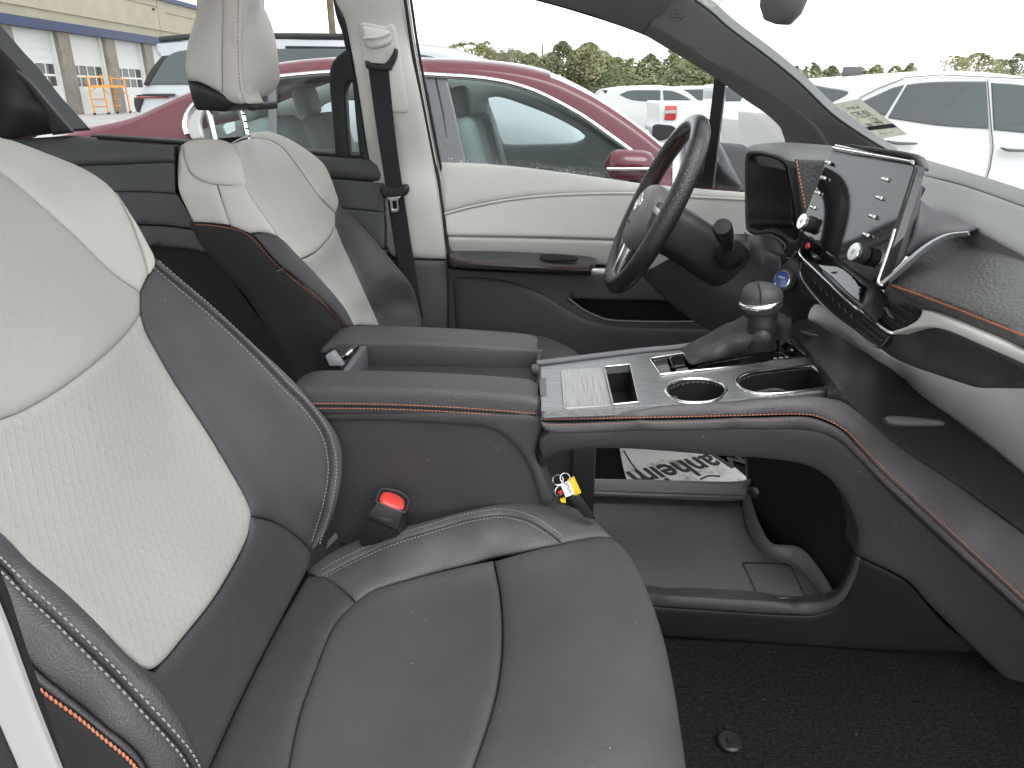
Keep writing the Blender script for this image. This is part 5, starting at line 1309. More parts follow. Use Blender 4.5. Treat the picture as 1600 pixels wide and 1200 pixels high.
tube('pocket_edge', [Vector(p) for p in LD.pos(q)], .003, 'plastic_grey', DD, seg=8)
panel('lower_contour', [(705, 432, 1), (760, 433), (800, 440), (850, 460), (890, 485), (930, 503), (1000, 512), (1180, 515, 1), (1190, 640, 1), (720, 640, 1)], Field([(705, 432, 2.012), (800, 440, 2.01), (890, 485, 1.985), (1000, 512, 1.97), (1180, 515, 1.96), (1190, 640, 1.93), (720, 640, 1.96), (850, 560, 1.955)]), 'door_dark', DD, puff=.01, edge=.03, step=10, thick=.03)
# window rubber, mirror corner bar
bl_ = spline([(683, 252), (800, 257), (1000, 282), (1165, 299)], 12)
mesh('door_shell', [P(u, v, 2.10) for u, v in ((683, 258), (1180, 306), (1230, 640), (700, 640))], [(0, 1, 2, 3)], 'plastic_dark', DD)
SG = Field([(640, 0, 1.90), (690, 250, 2.09), (1165, 298, 2.09), (1000, 56, 1.945), (830, 0, 1.90)])
hexa('window_divider', [P(1116, 120, 1.99), P(1134, 128, 1.99), P(1113, 295, 2.085), P(1096, 293, 2.085), P(1119, 120, 2.02), P(1136, 128, 2.02), P(1116, 295, 2.11), P(1099, 293, 2.11)], 'plastic_black', DD, bev=.003)
pane('side_glass', [(640, -40, 1), (700, -40), (830, 0), (900, 22), (1000, 58), (1115, 126, 1), (1097, 293, 1), (1000, 283), (690, 254, 1)], SG, 'glass_clear', None, DD)
pane('quarter_glass', [(1134, 136, 1), (1222, 222, 1), (1165, 299, 1), (1113, 294, 1)], SG, 'glass_clear', None, DD)
# rain drops along the foot of the glass
bm = bmesh.new()
rg = random.Random(3)
for i in range(260):
    u = rg.uniform(700, 960); v0 = 256 + (u - 700) * .088
    v = v0 - abs(rg.gauss(0, 6)) - 1
    p = SG.at(u, v, .001)
    r = rg.uniform(.0004, .0013)
    bmesh.ops.create_icosphere(bm, subdivisions=1, radius=r, matrix=Matrix.Translation(p) @ Matrix.Diagonal((1, .4, 1, 1)))
rd = from_bm('rain_drops', bm, 'glass_clear' if False else 'white_tag', DD, True); rd['kind'] = 'stuff'

# ------------------------------------------------------------------ B pillar trim, belt
BP = thing('center_pillar', 'pale trimmed door pillar carrying the driver seat belt', 'pillar', tuple(P(640, 400, 2.05)))
BF = Field([(521, 0, 1.95), (629, 0, 1.93), (545, 73, 1.97), (639, 74, 1.95), (573, 243, 2.03), (675, 260, 2.01), (588, 375, 2.06), (698, 398, 2.04), (580, 100, 1.94), (630, 300, 2.00), (600, 0, 1.925), (590, 180, 1.965), (640, 390, 2.02)])
bp = panel('pillar_trim', [(505, -60, 1), (600, -60, 1), (625, -20), (630, 5), (640, 74), (659, 175), (676, 262), (684, 304), (697, 398), (698, 407, 1), (650, 406), (590, 404, 1), (588, 375), (585, 337), (573, 243), (555, 128), (545, 73), (536, 30), (521, 0)], BF, 'trim_pale', BP, step=7, puff=.010, edge=.022, back=(0, .08, 0))
BF2 = Field([(521, 0, 1.943), (629, 0, 1.923), (545, 73, 1.963), (639, 74, 1.943), (573, 243, 2.02), (675, 260, 2.0), (580, 100, 1.932), (630, 300, 1.99), (600, 0, 1.918), (590, 180, 1.956)])
panel('adjuster_plate', [(560, 44, 1), (563, 37), (572, 36), (600, 42), (618, 46), (636, 150), (638, 174), (630, 178), (620, 176), (590, 178), (573, 130), (564, 80)], BF2, 'trim_pale', BP, puff=.004, edge=.008, step=4, thick=.012)
BF3 = Field([(565, 40, 1.932), (615, 45, 1.925), (570, 70, 1.928), (610, 70, 1.918), (590, 62, 1.917), (590, 50, 1.93)])
panel('height_adjuster', [(565, 44, 1), (568, 40), (580, 42), (606, 47), (611, 56), (609, 64), (600, 71), (585, 75), (574, 74), (569, 66)], BF3, 'trim_pale', BP, puff=.005, edge=.008, step=3, thick=.012)
tube('adjuster_step', [Vector(BF3.at(u, v, .002)) for u, v in spline([(569, 60), (585, 60), (600, 57), (610, 52)], 3)], .004, 'trim_pale', BP, seg=8)
panel('lower_trim', [(590, 405, 1), (650, 407), (698, 408, 1), (704, 440), (712, 480), (722, 510, 1), (722, 640, 1), (600, 640, 1)], Field([(590, 405, 2.06), (698, 408, 2.04), (722, 510, 2.02), (640, 400, 2.02), (650, 500, 2.0)]), 'plastic_dark', BP, step=8, puff=.006, edge=.014, back=(0, .08, 0))
# door seals ahead of the pillar
for (du, mt, w, yy) in ((4, 'rubber', 5, 2.05), (9, 'satin', 2.2, 2.065), (13, 'rubber', 4, 2.075)):
    pts = [(629, 0), (640, 74), (659, 175), (676, 262), (684, 304), (698, 400), (706, 440), (716, 480), (726, 510)]
    y0 = yy
    path = [P(u + du, v, y0 - .12 * max(0, (260 - v) / 260)) for u, v in spline([(620, -50)] + pts, 14)]
    tube('door_seal', path, w * .0009, mt, BP, seg=8)
SBT = thing('seat_belt', 'black seat belt hanging down the pale pillar with steel tongue', 'seat belt', tuple(P(640, 400, 1.97)))
WB = Field([(575, 100, 1.925), (606, 104, 1.92), (602, 290, 1.985), (627, 288, 1.98), (619, 400, 2.005), (645, 400, 2.0), (655, 470, 2.0)])
panel('webbing', [(574, 98, 1), (606, 100, 1), (616, 200), (628, 288), (645, 400), (662, 500, 1), (640, 500, 1), (619, 400), (602, 290), (588, 200)], WB, 'webbing', SBT, puff=.0008, edge=.003, step=6, thick=.002)
panel('belt_loop', [(569, 94, 1), (574, 95), (582, 101), (592, 102), (603, 97), (611, 86), (616, 75), (619, 79), (617, 92), (611, 104), (606, 110), (575, 108), (570, 103)], Field([(569, 94, 1.92), (592, 102, 1.912), (616, 75, 1.91), (611, 104, 1.91), (575, 108, 1.917)]), 'plastic_black', SBT, puff=.004, edge=.006, step=3, thick=.012)
panel('tongue_grip', [(594, 295), (600, 291), (610, 294), (622, 291), (633, 289), (637, 296), (634, 305), (625, 308), (615, 308), (605, 311), (597, 307)], Field([(594, 295, 1.972), (637, 296, 1.966), (615, 310, 1.97)]), 'plastic_black', SBT, puff=.005, edge=.008, step=3, thick=.014)
TG = Field([(605, 310, 1.968), (626, 308, 1.966), (616, 332, 1.972)])
panel('tongue_plate', [(604, 309, 1), (626, 307, 1), (622, 314), (623, 326), (621, 331), (612, 332), (610, 328), (609, 316)], TG, 'satin', SBT, puff=.0012, edge=.002, step=2, thick=.003, holes=[[(613, 315, 1), (619, 314, 1), (620, 326, 1), (614, 327, 1)]])

# ------------------------------------------------------------------ sliding rear door behind the driver
RD = thing('rear_sliding_door', 'dark grooved rear sliding door with grab handle and belt line sill', 'car door', (-.8, 2.06, .45))
RF = Field([(30, 213, 2.03), (285, 222, 2.03), (30, 250, 2.0), (300, 258, 2.0), (200, 300, 1.99), (300, 303, 1.99), (220, 355, 1.98), (320, 395, 1.98), (600, 360, 1.99), (600, 240, 2.03), (-150, 300, 2.0)])
mat('door_grey', (.05, .054, .054), .5, bump=[('leather', 560, .35, .0006)], spec=.4)
panel('rear_upper', [(-150, 215, 1), (30, 213), (110, 209), (145, 212), (285, 222), (420, 234), (600, 248, 1), (600, 283, 1), (400, 268), (290, 253), (140, 257), (-150, 262, 1)], RF, 'door_grey', RD, step=9, puff=.014, edge=.03, thick=.05)
panel('rear_middle', [(-150, 264, 1), (140, 259), (290, 255), (400, 270), (600, 286, 1), (600, 331, 1), (400, 313), (290, 304), (185, 299), (-150, 301, 1)], RF, 'door_grey', RD, step=9, puff=.002, edge=.01, thick=.04)
panel('rear_lower', [(-150, 302, 1), (185, 300), (290, 305), (400, 314), (600, 332, 1), (600, 388, 1), (420, 368), (300, 357), (215, 350), (-150, 346, 1)], RF, 'door_grey', RD, step=9, puff=.002, edge=.01, thick=.04)
panel('rear_ledge', [(-150, 347, 1), (215, 352), (300, 359), (420, 370), (600, 390, 1), (600, 425, 1), (420, 403), (325, 395), (235, 385), (-150, 380, 1)], RF, 'plastic_dark', RD, step=9, puff=.004, edge=.012, thick=.04)
mesh('rear_base', [P(u, v, 2.045) for u, v in ((-150, 222), (600, 252), (720, 720), (-150, 700))], [(0, 1, 2, 3)], 'cloth_black', RD)
panel('belt_sill', [(140, 211, 1), (147, 208, 1), (290, 217), (600, 240, 1), (600, 246, 1), (285, 221)], Field([(140, 211, 2.05), (290, 217, 2.05), (600, 240, 2.05), (285, 221, 2.045)]), 'plastic_grey', RD, step=6, puff=.002, edge=.004, thick=.02)
tube('sill_slot', [P(u, v, 2.034) for u, v in ((152, 214), (220, 219), (290, 224), (400, 233), (560, 246))], .004, 'shadow_gap', RD, seg=8)
# rear pillar
CPF = Field([(0, 80, 1.97), (60, 145, 2.01), (113, 207, 2.04), (0, 190, 2.03), (25, 215, 2.03), (-120, 60, 1.95), (40, 170, 1.99)])
panel('rear_pillar', [(-150, -60, 1), (-60, 15), (0, 80), (20, 100), (45, 128), (68, 155), (92, 183), (114, 208, 1), (60, 214), (25, 217), (5, 222), (-150, 240, 1)], CPF, 'plastic_black', RD, step=8, puff=.012, edge=.04, back=(0, .08, 0))
panel('pillar_face', [(82, 212, 1), (66, 170), (40, 133), (22, 110), (45, 128), (68, 155), (92, 183), (114, 208, 1)], Field([(82, 212, 2.015), (40, 133, 1.985), (114, 208, 2.03), (68, 155, 2.0)]), 'plastic_black', RD, step=5, puff=.004, edge=.01, thick=.02)
# black door edge and grab handle between rear window and pillar
GH = Field([(545, 74, 1.99), (515, 111, 2.0), (523, 236, 2.03), (541, 324, 2.04), (575, 365, 2.03), (573, 243, 2.03), (590, 380, 2.03), (521, 0, 1.97)])
panel('grab_handle', [(547, 72, 1), (536, 81), (524, 91), (517, 102), (514, 118), (515, 145), (519, 190), (523, 236), (528, 280), (531, 306), (541, 326), (560, 350), (590, 390, 1), (596, 340, 1), (575, 243), (562, 150), (553, 110)], GH, 'plastic_black', RD, puff=.006, edge=.012, step=4, back=(0, .03, 0),
   holes=[[(549, 128), (543, 131), (539, 145), (540, 170), (542, 203), (545, 240), (549, 270), (556, 287), (566, 296), (575, 300), (572, 280), (562, 244), (556, 195), (552, 150)]])
panel('door_edge', [(512, -60, 1), (524, -60, 1), (524, 5), (538, 35), (546, 74), (540, 78), (533, 50), (522, 15)], Field([(512, -60, 1.96), (524, 0, 1.97), (546, 74, 1.985), (538, 35, 1.975), (520, 10, 1.975)]), 'plastic_black', RD, puff=.003, edge=.006, step=4, back=(0, .05, 0))
panel('handle_base', [(541, 327, 1), (560, 350), (585, 380), (588, 400, 1), (575, 400), (556, 345)], Field([(541, 327, 2.035), (588, 400, 2.03), (560, 350, 2.03)]), 'plastic_dark', RD, puff=.004, edge=.01, step=4, thick=.02)
RG = Field([(0, 80, 2.03), (114, 208, 2.07), (500, 0, 2.0), (590, 245, 2.07), (300, 222, 2.07)])
pane('rear_glass', [(-150, -60, 1), (512, -60, 1), (515, 120, 1), (525, 240, 1), (285, 221), (147, 209), (116, 208, 1), (0, 80)], RG, 'glass_clear', None, RD)

# ------------------------------------------------------------------ A pillar
AF2_ = None
AP = thing('front_pillar', 'dark grey windscreen pillar sweeping down to the instrument hood', 'pillar', tuple(P(1300, 225, 1.85)))
AF_ = Field([(1222, 222, 1.98), (1200, 190, 1.965), (1160, 160, 1.95), (1115, 125, 1.93), (1060, 90, 1.905), (1000, 56, 1.88), (960, 40, 1.865), (900, 20, 1.85), (830, 0, 1.83),
            (1378, 229, 1.80), (1350, 213, 1.795), (1300, 178, 1.785), (1250, 131, 1.77), (1200, 90, 1.755), (1140, 44, 1.735), (1110, 20, 1.725),
            (1280, 205, 1.84), (1200, 130, 1.81), (1120, 80, 1.78), (1050, 30, 1.755), (950, 5, 1.77), (900, -60, 1.70), (1050, -40, 1.69), (800, -60, 1.78), (1330, 225, 1.83)])
mat('pillar_grey', (.12, .123, .124), .5, bump=[('leather', 700, .2, .0005)], spec=.4)
AM_ = Field([(1060, 64, 1.815), (1233, 156, 1.865), (1112, 20, 1.775), (1352, 214, 1.845), (1180, 128, 1.85), (1220, 104, 1.812), (1290, 200, 1.885)])
panel('pillar_trim', [(1016, 40, 1), (1060, 66), (1112, 98), (1180, 134), (1235, 168), (1275, 202), (1295, 235), (1300, 255, 1), (1400, 250, 1), (1350, 214), (1300, 179), (1250, 131), (1200, 90), (1140, 45), (1112, 20), (1085, 0), (1060, -25, 1), (1040, 0)], AM_, 'pillar_grey', AP, step=7, puff=.003, edge=.006, back=(.02, .05, .02))
AL_ = Field([(1016, 40, 1.805), (1060, 65, 1.817), (1112, 97, 1.83), (1180, 133, 1.852), (1235, 167, 1.872), (1275, 201, 1.885), (1005, 55, 1.87), (1060, 88, 1.885), (1117, 123, 1.905), (1164, 157, 1.925), (1211, 192, 1.95), (1226, 222, 1.965), (1295, 240, 1.90), (1227, 250, 1.97)])
panel('pillar_flank', [(1016, 40, 1), (1060, 65), (1112, 97), (1180, 133), (1235, 167), (1275, 201), (1295, 235), (1300, 255, 1), (1227, 250, 1), (1226, 222), (1222, 206), (1211, 192), (1191, 175), (1164, 157), (1117, 123), (1060, 88), (1005, 55, 1)], AL_, 'pillar_grey', AP, step=6, puff=.002, edge=.008, back=(.02, .03, .02))
tube('pillar_edge', [AM_.at(u, v, -.002) for u, v in spline([(1085, 0), (1112, 20), (1140, 45), (1200, 90), (1250, 131), (1300, 179), (1350, 214), (1390, 238)], 10)], .0025, 'rubber', AP, seg=8)
AF2_ = Field([(u, v, y + .004) for (u, v, y) in [(1005, 57, 1.88), (960, 40, 1.865), (900, 20, 1.85), (830, 0, 1.83), (1050, 30, 1.758), (950, 5, 1.773), (900, -60, 1.70), (1050, -40, 1.69), (800, -60, 1.78), (1060, -26, 1.70)]])
panel('roof_rail_trim', [(1003, 56, 1), (960, 40), (900, 20), (830, 0), (760, -25, 1), (760, -90, 1), (1050, -90, 1), (1064, -24, 1), (1046, 0), (1010, 59, 1)], AF2_, 'pillar_grey', AP, step=8, puff=.008, edge=.016, back=(.0, .06, .02))
c = AF_.at(1057, 24, .001); nv = Vector(AF_.nrm([(1057, 24)])[0])
M = basis(c, nv, AF_.at(1067, 26) - AF_.at(1047, 22))
tube('airbag_mark', [M @ Vector((math.cos(t) * .015, math.sin(t) * .015, 0)) for t in np.linspace(0, 2 * math.pi, 24, endpoint=False)], .0005, 'plastic_black', AP, seg=5, closed=True)
text('airbag_lettering', 'SRS', M @ Matrix.Translation((0, .004, 0)), .009, 'plastic_black', AP)
text('airbag_lettering', 'AIRBAG', M @ Matrix.Translation((0, -.005, 0)), .007, 'plastic_black', AP)
tube('pillar_seal', [AF_.at(u, v + 2, -.012) for u, v in spline([(830, 2), (900, 22), (1000, 56), (1060, 89), (1117, 124), (1163, 158), (1210, 193), (1224, 222)], 10)], .004, 'rubber', AP, seg=8)

# ------------------------------------------------------------------ windscreen, stickers, mirror
WS = Field([(1378, 229, 1.82), (1110, 20, 1.76), (1600, 293, X(.90))])
ws = pane('windscreen', [(1060, -90, 1), (1090, 0), (1140, 45), (1200, 90), (1250, 131), (1300, 179), (1350, 214), (1380, 229, 1), (1440, 246), (1520, 269), (1600, 294), (1720, 332, 1), (1720, -90, 1)], WS, 'glass_wind', 'clear windscreen pane above the dashboard')
st_m = mat('sticker', (.40, .42, .35), .7)
nt, b = nodes(st_m)
tl_ = nt.nodes.new('ShaderNodeBsdfTranslucent'); tl_.inputs[0].default_value = (.40, .42, .35, 1)
mx_ = nt.nodes.new('ShaderNodeMixShader'); mx_.inputs[0].default_value = .55
nt.links.new(b.outputs[0], mx_.inputs[1]); nt.links.new(tl_.outputs[0], mx_.inputs[2])
nt.links.new(mx_.outputs[0], nt.nodes['Material Output'].inputs['Surface'])
so = panel('windscreen_sticker', [(1304, 163, 1), (1343, 155, 1), (1416, 210, 1), (1376, 217, 1)], WS, 'sticker', None, puff=.0002, edge=.002, step=5, thick=.001)
tag(so, 'grey-green paper tag with mirrored print stuck on the windscreen', 'sticker')
a0 = WS.at(1343, 155, .001); a1 = WS.at(1304, 163, .001); a2 = WS.at(1416, 210, .001)
ex = (a1 - a0); W_ = ex.length; ex.normalize()           # mirrored reading runs right to left
ey = (a0 - a2); H_ = ey.length; ey.normalize(); nz = Vector(WS.nrm([(1360, 185)])[0])
SM = Matrix(((ex.x, ey.x, nz.x, a2.x), (ex.y, ey.y, nz.y, a2.y), (ex.z, ey.z, nz.z, a2.z), (0, 0, 0, 1)))
for body, fx, fy, sz in (('Sale 2025 92', .5, .84, .62), ('10:35T', .5, .64, .78), ('2021', .36, .45, .42), ('XTS 088', .5, .33, .70), ('–––––––––––––', .5, .10, .6)):
    text('sticker_print', body, SM @ Matrix.Translation((fx * W_, fy * H_, .0006)) , sz * W_ / (len(body) * .55), 'print_dark', so, sx=1.0, depth=.0001)
panel('sticker_band', [(1352, 199, 1), (1395, 193, 1), (1402, 199, 1), (1359, 204, 1)], Field([(p[0], p[1], ('pl', tuple(nz), float(nz.dot(a0)) + .0004)) for p in ((1352, 199), (1395, 193), (1402, 199), (1359, 204))]), 'plastic_grey', so, puff=.0001, edge=.001, step=4, thick=.0003)
so2 = panel('inspection_sticker', [(1088, -30, 1), (1140, -20, 1), (1128, 4), (1112, 12, 1), (1098, 3)], WS, 'sticker', None, puff=.0002, edge=.002, step=4, thick=.001)
tag(so2, 'speckled sticker at the top corner of the windscreen beside the pillar', 'sticker')
mr = lathe('rear_view_mirror', [(.002, -.04), (.03, -.036), (.045, -.02), (.05, 0), (.05, .03), (.03, .035)], 'plastic_grey', None, basis(P(1225, -8, 1.25), (.1, -.2, 1)) @ Matrix.Diagonal((.62, 1.3, 1, 1)), 28)
tag(mr, 'grey underside of the rear view mirror at the top edge', 'mirror')
# ------------------------------------------------------------------ own side mirror
SMI = thing('side_mirror', 'black door mirror housing outside the quarter window', 'side mirror', tuple(P(1130, 280, 2.25)))
MF = Field([(1060, 240, 2.33), (1110, 212, 2.33), (1150, 250, 2.30), (1166, 292, 2.28), (1110, 295, 2.26), (1125, 250, 2.24)])
panel('mirror_housing', [(1075, 217, 1), (1105, 208), (1125, 212), (1140, 228), (1155, 255), (1166, 285), (1163, 297, 1), (1050, 300, 1), (1052, 250)], MF, 'plastic_smooth', SMI, puff=.03, edge=.05, step=5, back=(.10, .06, -.01))
panel('mirror_face', [(1052, 222, 1), (1074, 214), (1090, 212), (1085, 260), (1072, 296), (1050, 300, 1)], Field([(1052, 222, 2.31), (1090, 212, 2.31), (1050, 300, 2.29)]), 'chrome', SMI, puff=.002, edge=.004, step=5, thick=.02)
# ------------------------------------------------------------------ floor, roof, near sill
fm = mat('carpet', (.018, .018, .019), .95, spec=.05, bump=[('noise', 900, 1.0, .003), ('wave', 60, .35, .003, 'Y', 6)], var=(160, .6))
lint('carpet', 60, .06, .3)
fl = mesh('floor', [(-2.2, .30, .425), (1.3, .30, .425), (1.3, 2.1, .425), (-2.2, 2.1, .425), (1.3, .3, .425), (1.3, 2.1, .425), (1.05, .3, 1.15), (1.05, 2.1, 1.15)], [(0, 1, 2, 3), (4, 5, 7, 6)], 'carpet', None, smooth=False)
struct(fl)
ck = P(1140, 1160, ('z', .43))
cl_ = thing('carpet_clip', 'round black floor clip on the dark carpet in the footwell', 'clip', tuple(ck))
lathe('clip_disc', [(.020, 0), (.020, .003), (.017, .006), (.010, .0045), (.002, .0045)], 'plastic_smooth', cl_, basis(ck, (0, 0, 1)), 28)
box('clip_hook', ck + Vector((0, 0, .008)), (.012, .005, .009), 'plastic_smooth', cl_, bev=.0015, rot=.6)
rf = mesh('headliner', [(-2.2, .42, 1.80), (-.15, .42, 1.79), (-.15, 1.80, 1.79), (-2.2, 1.85, 1.80), (-2.2, .42, 1.84), (-.15, .42, 1.83), (-.15, 1.80, 1.83), (-2.2, 1.85, 1.84)], [(0, 1, 2, 3), (7, 6, 5, 4), (0, 4, 5, 1), (1, 5, 6, 2), (2, 6, 7, 3), (3, 7, 4, 0)], 'trim_pale', None, smooth=False)
struct(rf)
rbk = mesh('rear_wall', [(-2.2, .3, .42), (-2.2, 2.1, .42), (-2.2, 2.1, 1.25), (-2.2, .3, 1.25)], [(0, 1, 2, 3)], 'cloth_black', None, smooth=False)
struct(rbk)
SL = thing('door_opening_frame', 'white painted door opening edge with black rubber seal, bottom left corner', 'door frame', tuple(P(60, 1190, .36)))
hexa('painted_edge', [P(-60, 830, .36), P(0, 972, .36), P(110, 1260, .36), P(48, 1260, .36), P(-60, 830, .33), P(-40, 972, .33), P(70, 1260, .33), P(8, 1260, .33)], 'white_body', SL) if False else None
panel('painted_edge', [(-60, 830, 1), (0, 972), (25, 1040), (50, 1107), (87, 1200), (111, 1260, 1), (46, 1260, 1), (25, 1200), (0, 1142), (-60, 1000, 1)], plane(.34), 'white_body', SL, puff=.002, edge=.004, step=8, thick=.003)
panel('rubber_seal', [(-60, 770, 1), (0, 920), (20, 980), (37, 1032), (48, 1062), (60, 1100), (92, 1200), (115, 1260, 1), (111, 1260), (87, 1200), (50, 1107), (25, 1040), (0, 972), (-60, 831, 1)], plane(.36), 'rubber', SL, puff=.002, edge=.004, step=6, thick=.003)
panel('outer_seal', [(-60, 1001, 1), (0, 1143), (25, 1201), (46, 1260, 1), (-60, 1260, 1)], plane(.345), 'rubber', SL, puff=.002, edge=.004, step=10, thick=.003)
# ------------------------------------------------------------------ the car park outside
gm = mat('asphalt', (.36, .35, .335), .85, bump=[('noise', 40, .5, .01)], var=(.35, .2))
gd = mesh('ground', [(-400, -60, 0), (400, -60, 0), (400, 500, 0), (-400, 500, 0)], [(0, 1, 2, 3)], 'asphalt', None, smooth=False)
struct(gd)

# paints and exterior materials
mat('paint_red', (.105, .016, .024), .3, coat=.5, spec=.4)
mat('paint_white', (.52, .53, .53), .28, coat=.6)
mat('paint_silver', (.42, .44, .46), .3, metal=.5, coat=.5)
mat('paint_bed', (.62, .63, .64), .3, coat=.5)
mat('car_glass', (.075, .09, .092), .12, spec=.25)
mat('car_glass_pale', (.20, .23, .23), .08, spec=1.0)
mat('car_inner', (.46, .50, .49), .6)  # cabin colour lightened to stand in for sky reflected in the sedan windows
mat('car_seat', (.42, .45, .43), .6)  # seats lightened likewise, reflected sky put into their colour
mat('bpillar', (.10, .10, .105), .25, coat=.3)
mat('lamp_red', (.42, .02, .025), .15, coat=.8)
mat('tyre', (.012, .012, .012), .8)
glass_mat('glass_tint', (.80, .90, .89), .9)

def side_field(Y, v0=300, v1=110, lean=.18):
    y1 = Y + lean
    return Field([(100, v0, Y), (1500, v0, Y), (100, v1, y1), (1500, v1, y1)])

def wheel(parent, x, y, r=.33):
    t = lathe('tyre', [(r * .62, -.1), (r * .95, -.1), (r, -.07), (r, .07), (r * .95, .1), (r * .62, .1)], 'tyre', parent, basis((x, y, r), (0, 1, 0)), 28)
    lathe('rim', [(.02, -.09), (r * .6, -.1), (r * .62, -.07), (r * .62, .07)], 'silver_paint', t, basis((x, y, r), (0, 1, 0)), 24)

# ---------------- red sedan in the next space
RS = thing('red_sedan', 'dark red sedan with chrome window trim parked right beside the driver door', 'car', (0, 4.3, 0))
NSF = side_field(3.42)
roofpx = [(60, 222), (116, 204), (160, 195), (200, 184), (240, 166), (270, 152), (297, 142), (350, 121), (400, 107), (450, 98), (540, 92), (660, 95), (720, 97), (800, 105), (860, 119), (910, 141), (950, 164), (1000, 199), (1040, 232), (1075, 262), (1100, 285)]
dlo = [(293, 196, 1), (294, 184), (300, 172), (318, 154), (350, 136), (400, 125), (445, 120), (530, 113), (600, 113), (665, 117), (760, 124), (830, 141), (900, 176), (950, 210), (1000, 247), (1022, 268, 1), (1018, 292, 1), (900, 292), (700, 284), (500, 268), (330, 238), (300, 216)]
top_e = [(u, v + 9) for u, v in roofpx]
side = panel('body_side', [(40, 236, 1)] + top_e[:-1] + [(1110, 296, 1), (1180, 330, 1), (1250, 420, 1), (1250, 760, 1), (40, 760, 1)], NSF, 'paint_red', RS, puff=.004, edge=.03, step=12, thick=.03, holes=[dlo])
# roof loft from the near edge over to the far edge
SW_ = 1.74
rp = spline(roofpx + [(1150, 300), (1250, 330)], 14)
near = NSF.pos(rp)
ring = []
for p in near:
    w = SW_ - 2 * (p[1] - 3.42)
    ring.append([Vector((p[0], p[1] + .0, p[2] - .035)), Vector((p[0], p[1] + .03, p[2] - .005)), Vector((p[0], p[1] + .12, p[2] + .015)), Vector((p[0], p[1] + w / 2, p[2] + .04)), Vector((p[0], p[1] + w - .12, p[2] + .015)), Vector((p[0], p[1] + w - .03, p[2] - .005)), Vector((p[0], p[1] + w, p[2] - .035))])
ii = [i for i, q_ in enumerate(rp) if q_[0] <= 860]
loft('roof', [ring[i] for i in ii], 'paint_red', RS, cap=False, closed_ring=False)
jj = [i for i, q_ in enumerate(rp) if 850 <= q_[0] <= 1105]
loft('windscreen', [[v + Vector((0, 0, -.004)) for v in ring[i][1:-1]] for i in jj], 'car_glass_pale', RS, cap=False, closed_ring=False)
for side_i in (0, 6):
    loft('windscreen_pillar', [(ring[i][:2] if side_i == 0 else ring[i][5:]) for i in jj], 'paint_red', RS, cap=False, closed_ring=False)
loft('bonnet', [ring[i] for i, q_ in enumerate(rp) if q_[0] >= 1090], 'paint_red', RS, cap=False, closed_ring=False)
# far side with its openings
FS = side_field(5.15, lean=-.14)
panel('far_side', [(250, 250, 1), (300, 165), (360, 130), (450, 112), (660, 112), (780, 122), (860, 145), (930, 185), (1010, 240), (1040, 270, 1), (1040, 420, 1), (250, 420, 1)], FS, 'car_inner', RS, puff=.02, edge=.08, step=12, thick=.02,
      holes=[[(762, 154), (775, 152), (800, 158), (862, 182), (905, 205), (915, 214), (900, 224), (850, 226), (787, 225), (780, 210), (774, 190)], [(492, 180), (500, 170), (516, 160), (560, 158), (640, 160), (650, 222), (560, 222), (522, 216), (505, 200)], [(345, 200), (352, 190), (365, 188), (366, 205), (352, 212)]])
q = spline(dlo[:1] + dlo[1:16], 8)
dl = outline(dlo, 9)
tube('chrome_trim', [Vector(p) for p in NSF.pos(spline([(296, 210), (292, 196), (294, 184), (300, 172), (318, 154), (350, 136), (400, 125), (445, 120), (530, 113), (600, 113), (665, 117), (760, 124), (830, 141), (900, 176), (950, 210), (1000, 247), (1022, 268)], 8)) + [0, -.022, 0]], .013, 'chrome', RS, seg=8)
panel('chrome_tail', [(293, 205, 1), (290, 192), (294, 180), (304, 168), (316, 170), (312, 190), (318, 215, 1), (300, 217)], Field([(293, 205, 3.49), (304, 168, 3.53), (318, 215, 3.48)]), 'white_body', RS, puff=.006, edge=.015, step=4, thick=.02)
panel('side_glass', dlo, Field([(100, 300, 3.435), (1500, 300, 3.435), (100, 110, 3.615), (1500, 110, 3.615)]), 'glass_tint', RS, puff=.0005, edge=.01, step=22, thick=0)
panel('window_pillar', [(664, 118, 1), (698, 121, 1), (712, 180), (732, 270, 1), (692, 270, 1), (676, 180)], Field([(664, 118, 3.575), (732, 270, 3.43), (692, 270, 3.43)]), 'bpillar', RS, puff=.003, edge=.01, step=7, thick=.03)
tube('door_gap', [P(u, v, 3.425 + .17 * (290 - v) / 190 - .006) for u, v in ((680, 119), (693, 180), (706, 270))], .004, 'rubber', RS, seg=6)
panel('rear_window_bar', [(418, 124, 1), (430, 122, 1), (433, 265, 1), (420, 262, 1)], Field([(418, 124, 3.57), (430, 122, 3.57), (433, 265, 3.43)]), 'bpillar', RS, puff=.003, edge=.01, step=7, thick=.02)
panel('front_corner', [(985, 238, 1), (1024, 268, 1), (1018, 292, 1), (980, 290, 1), (982, 262)], Field([(985, 238, 3.47), (1024, 268, 3.43), (980, 290, 3.42)]), 'bpillar', RS, puff=.003, edge=.01, step=6, thick=.02)
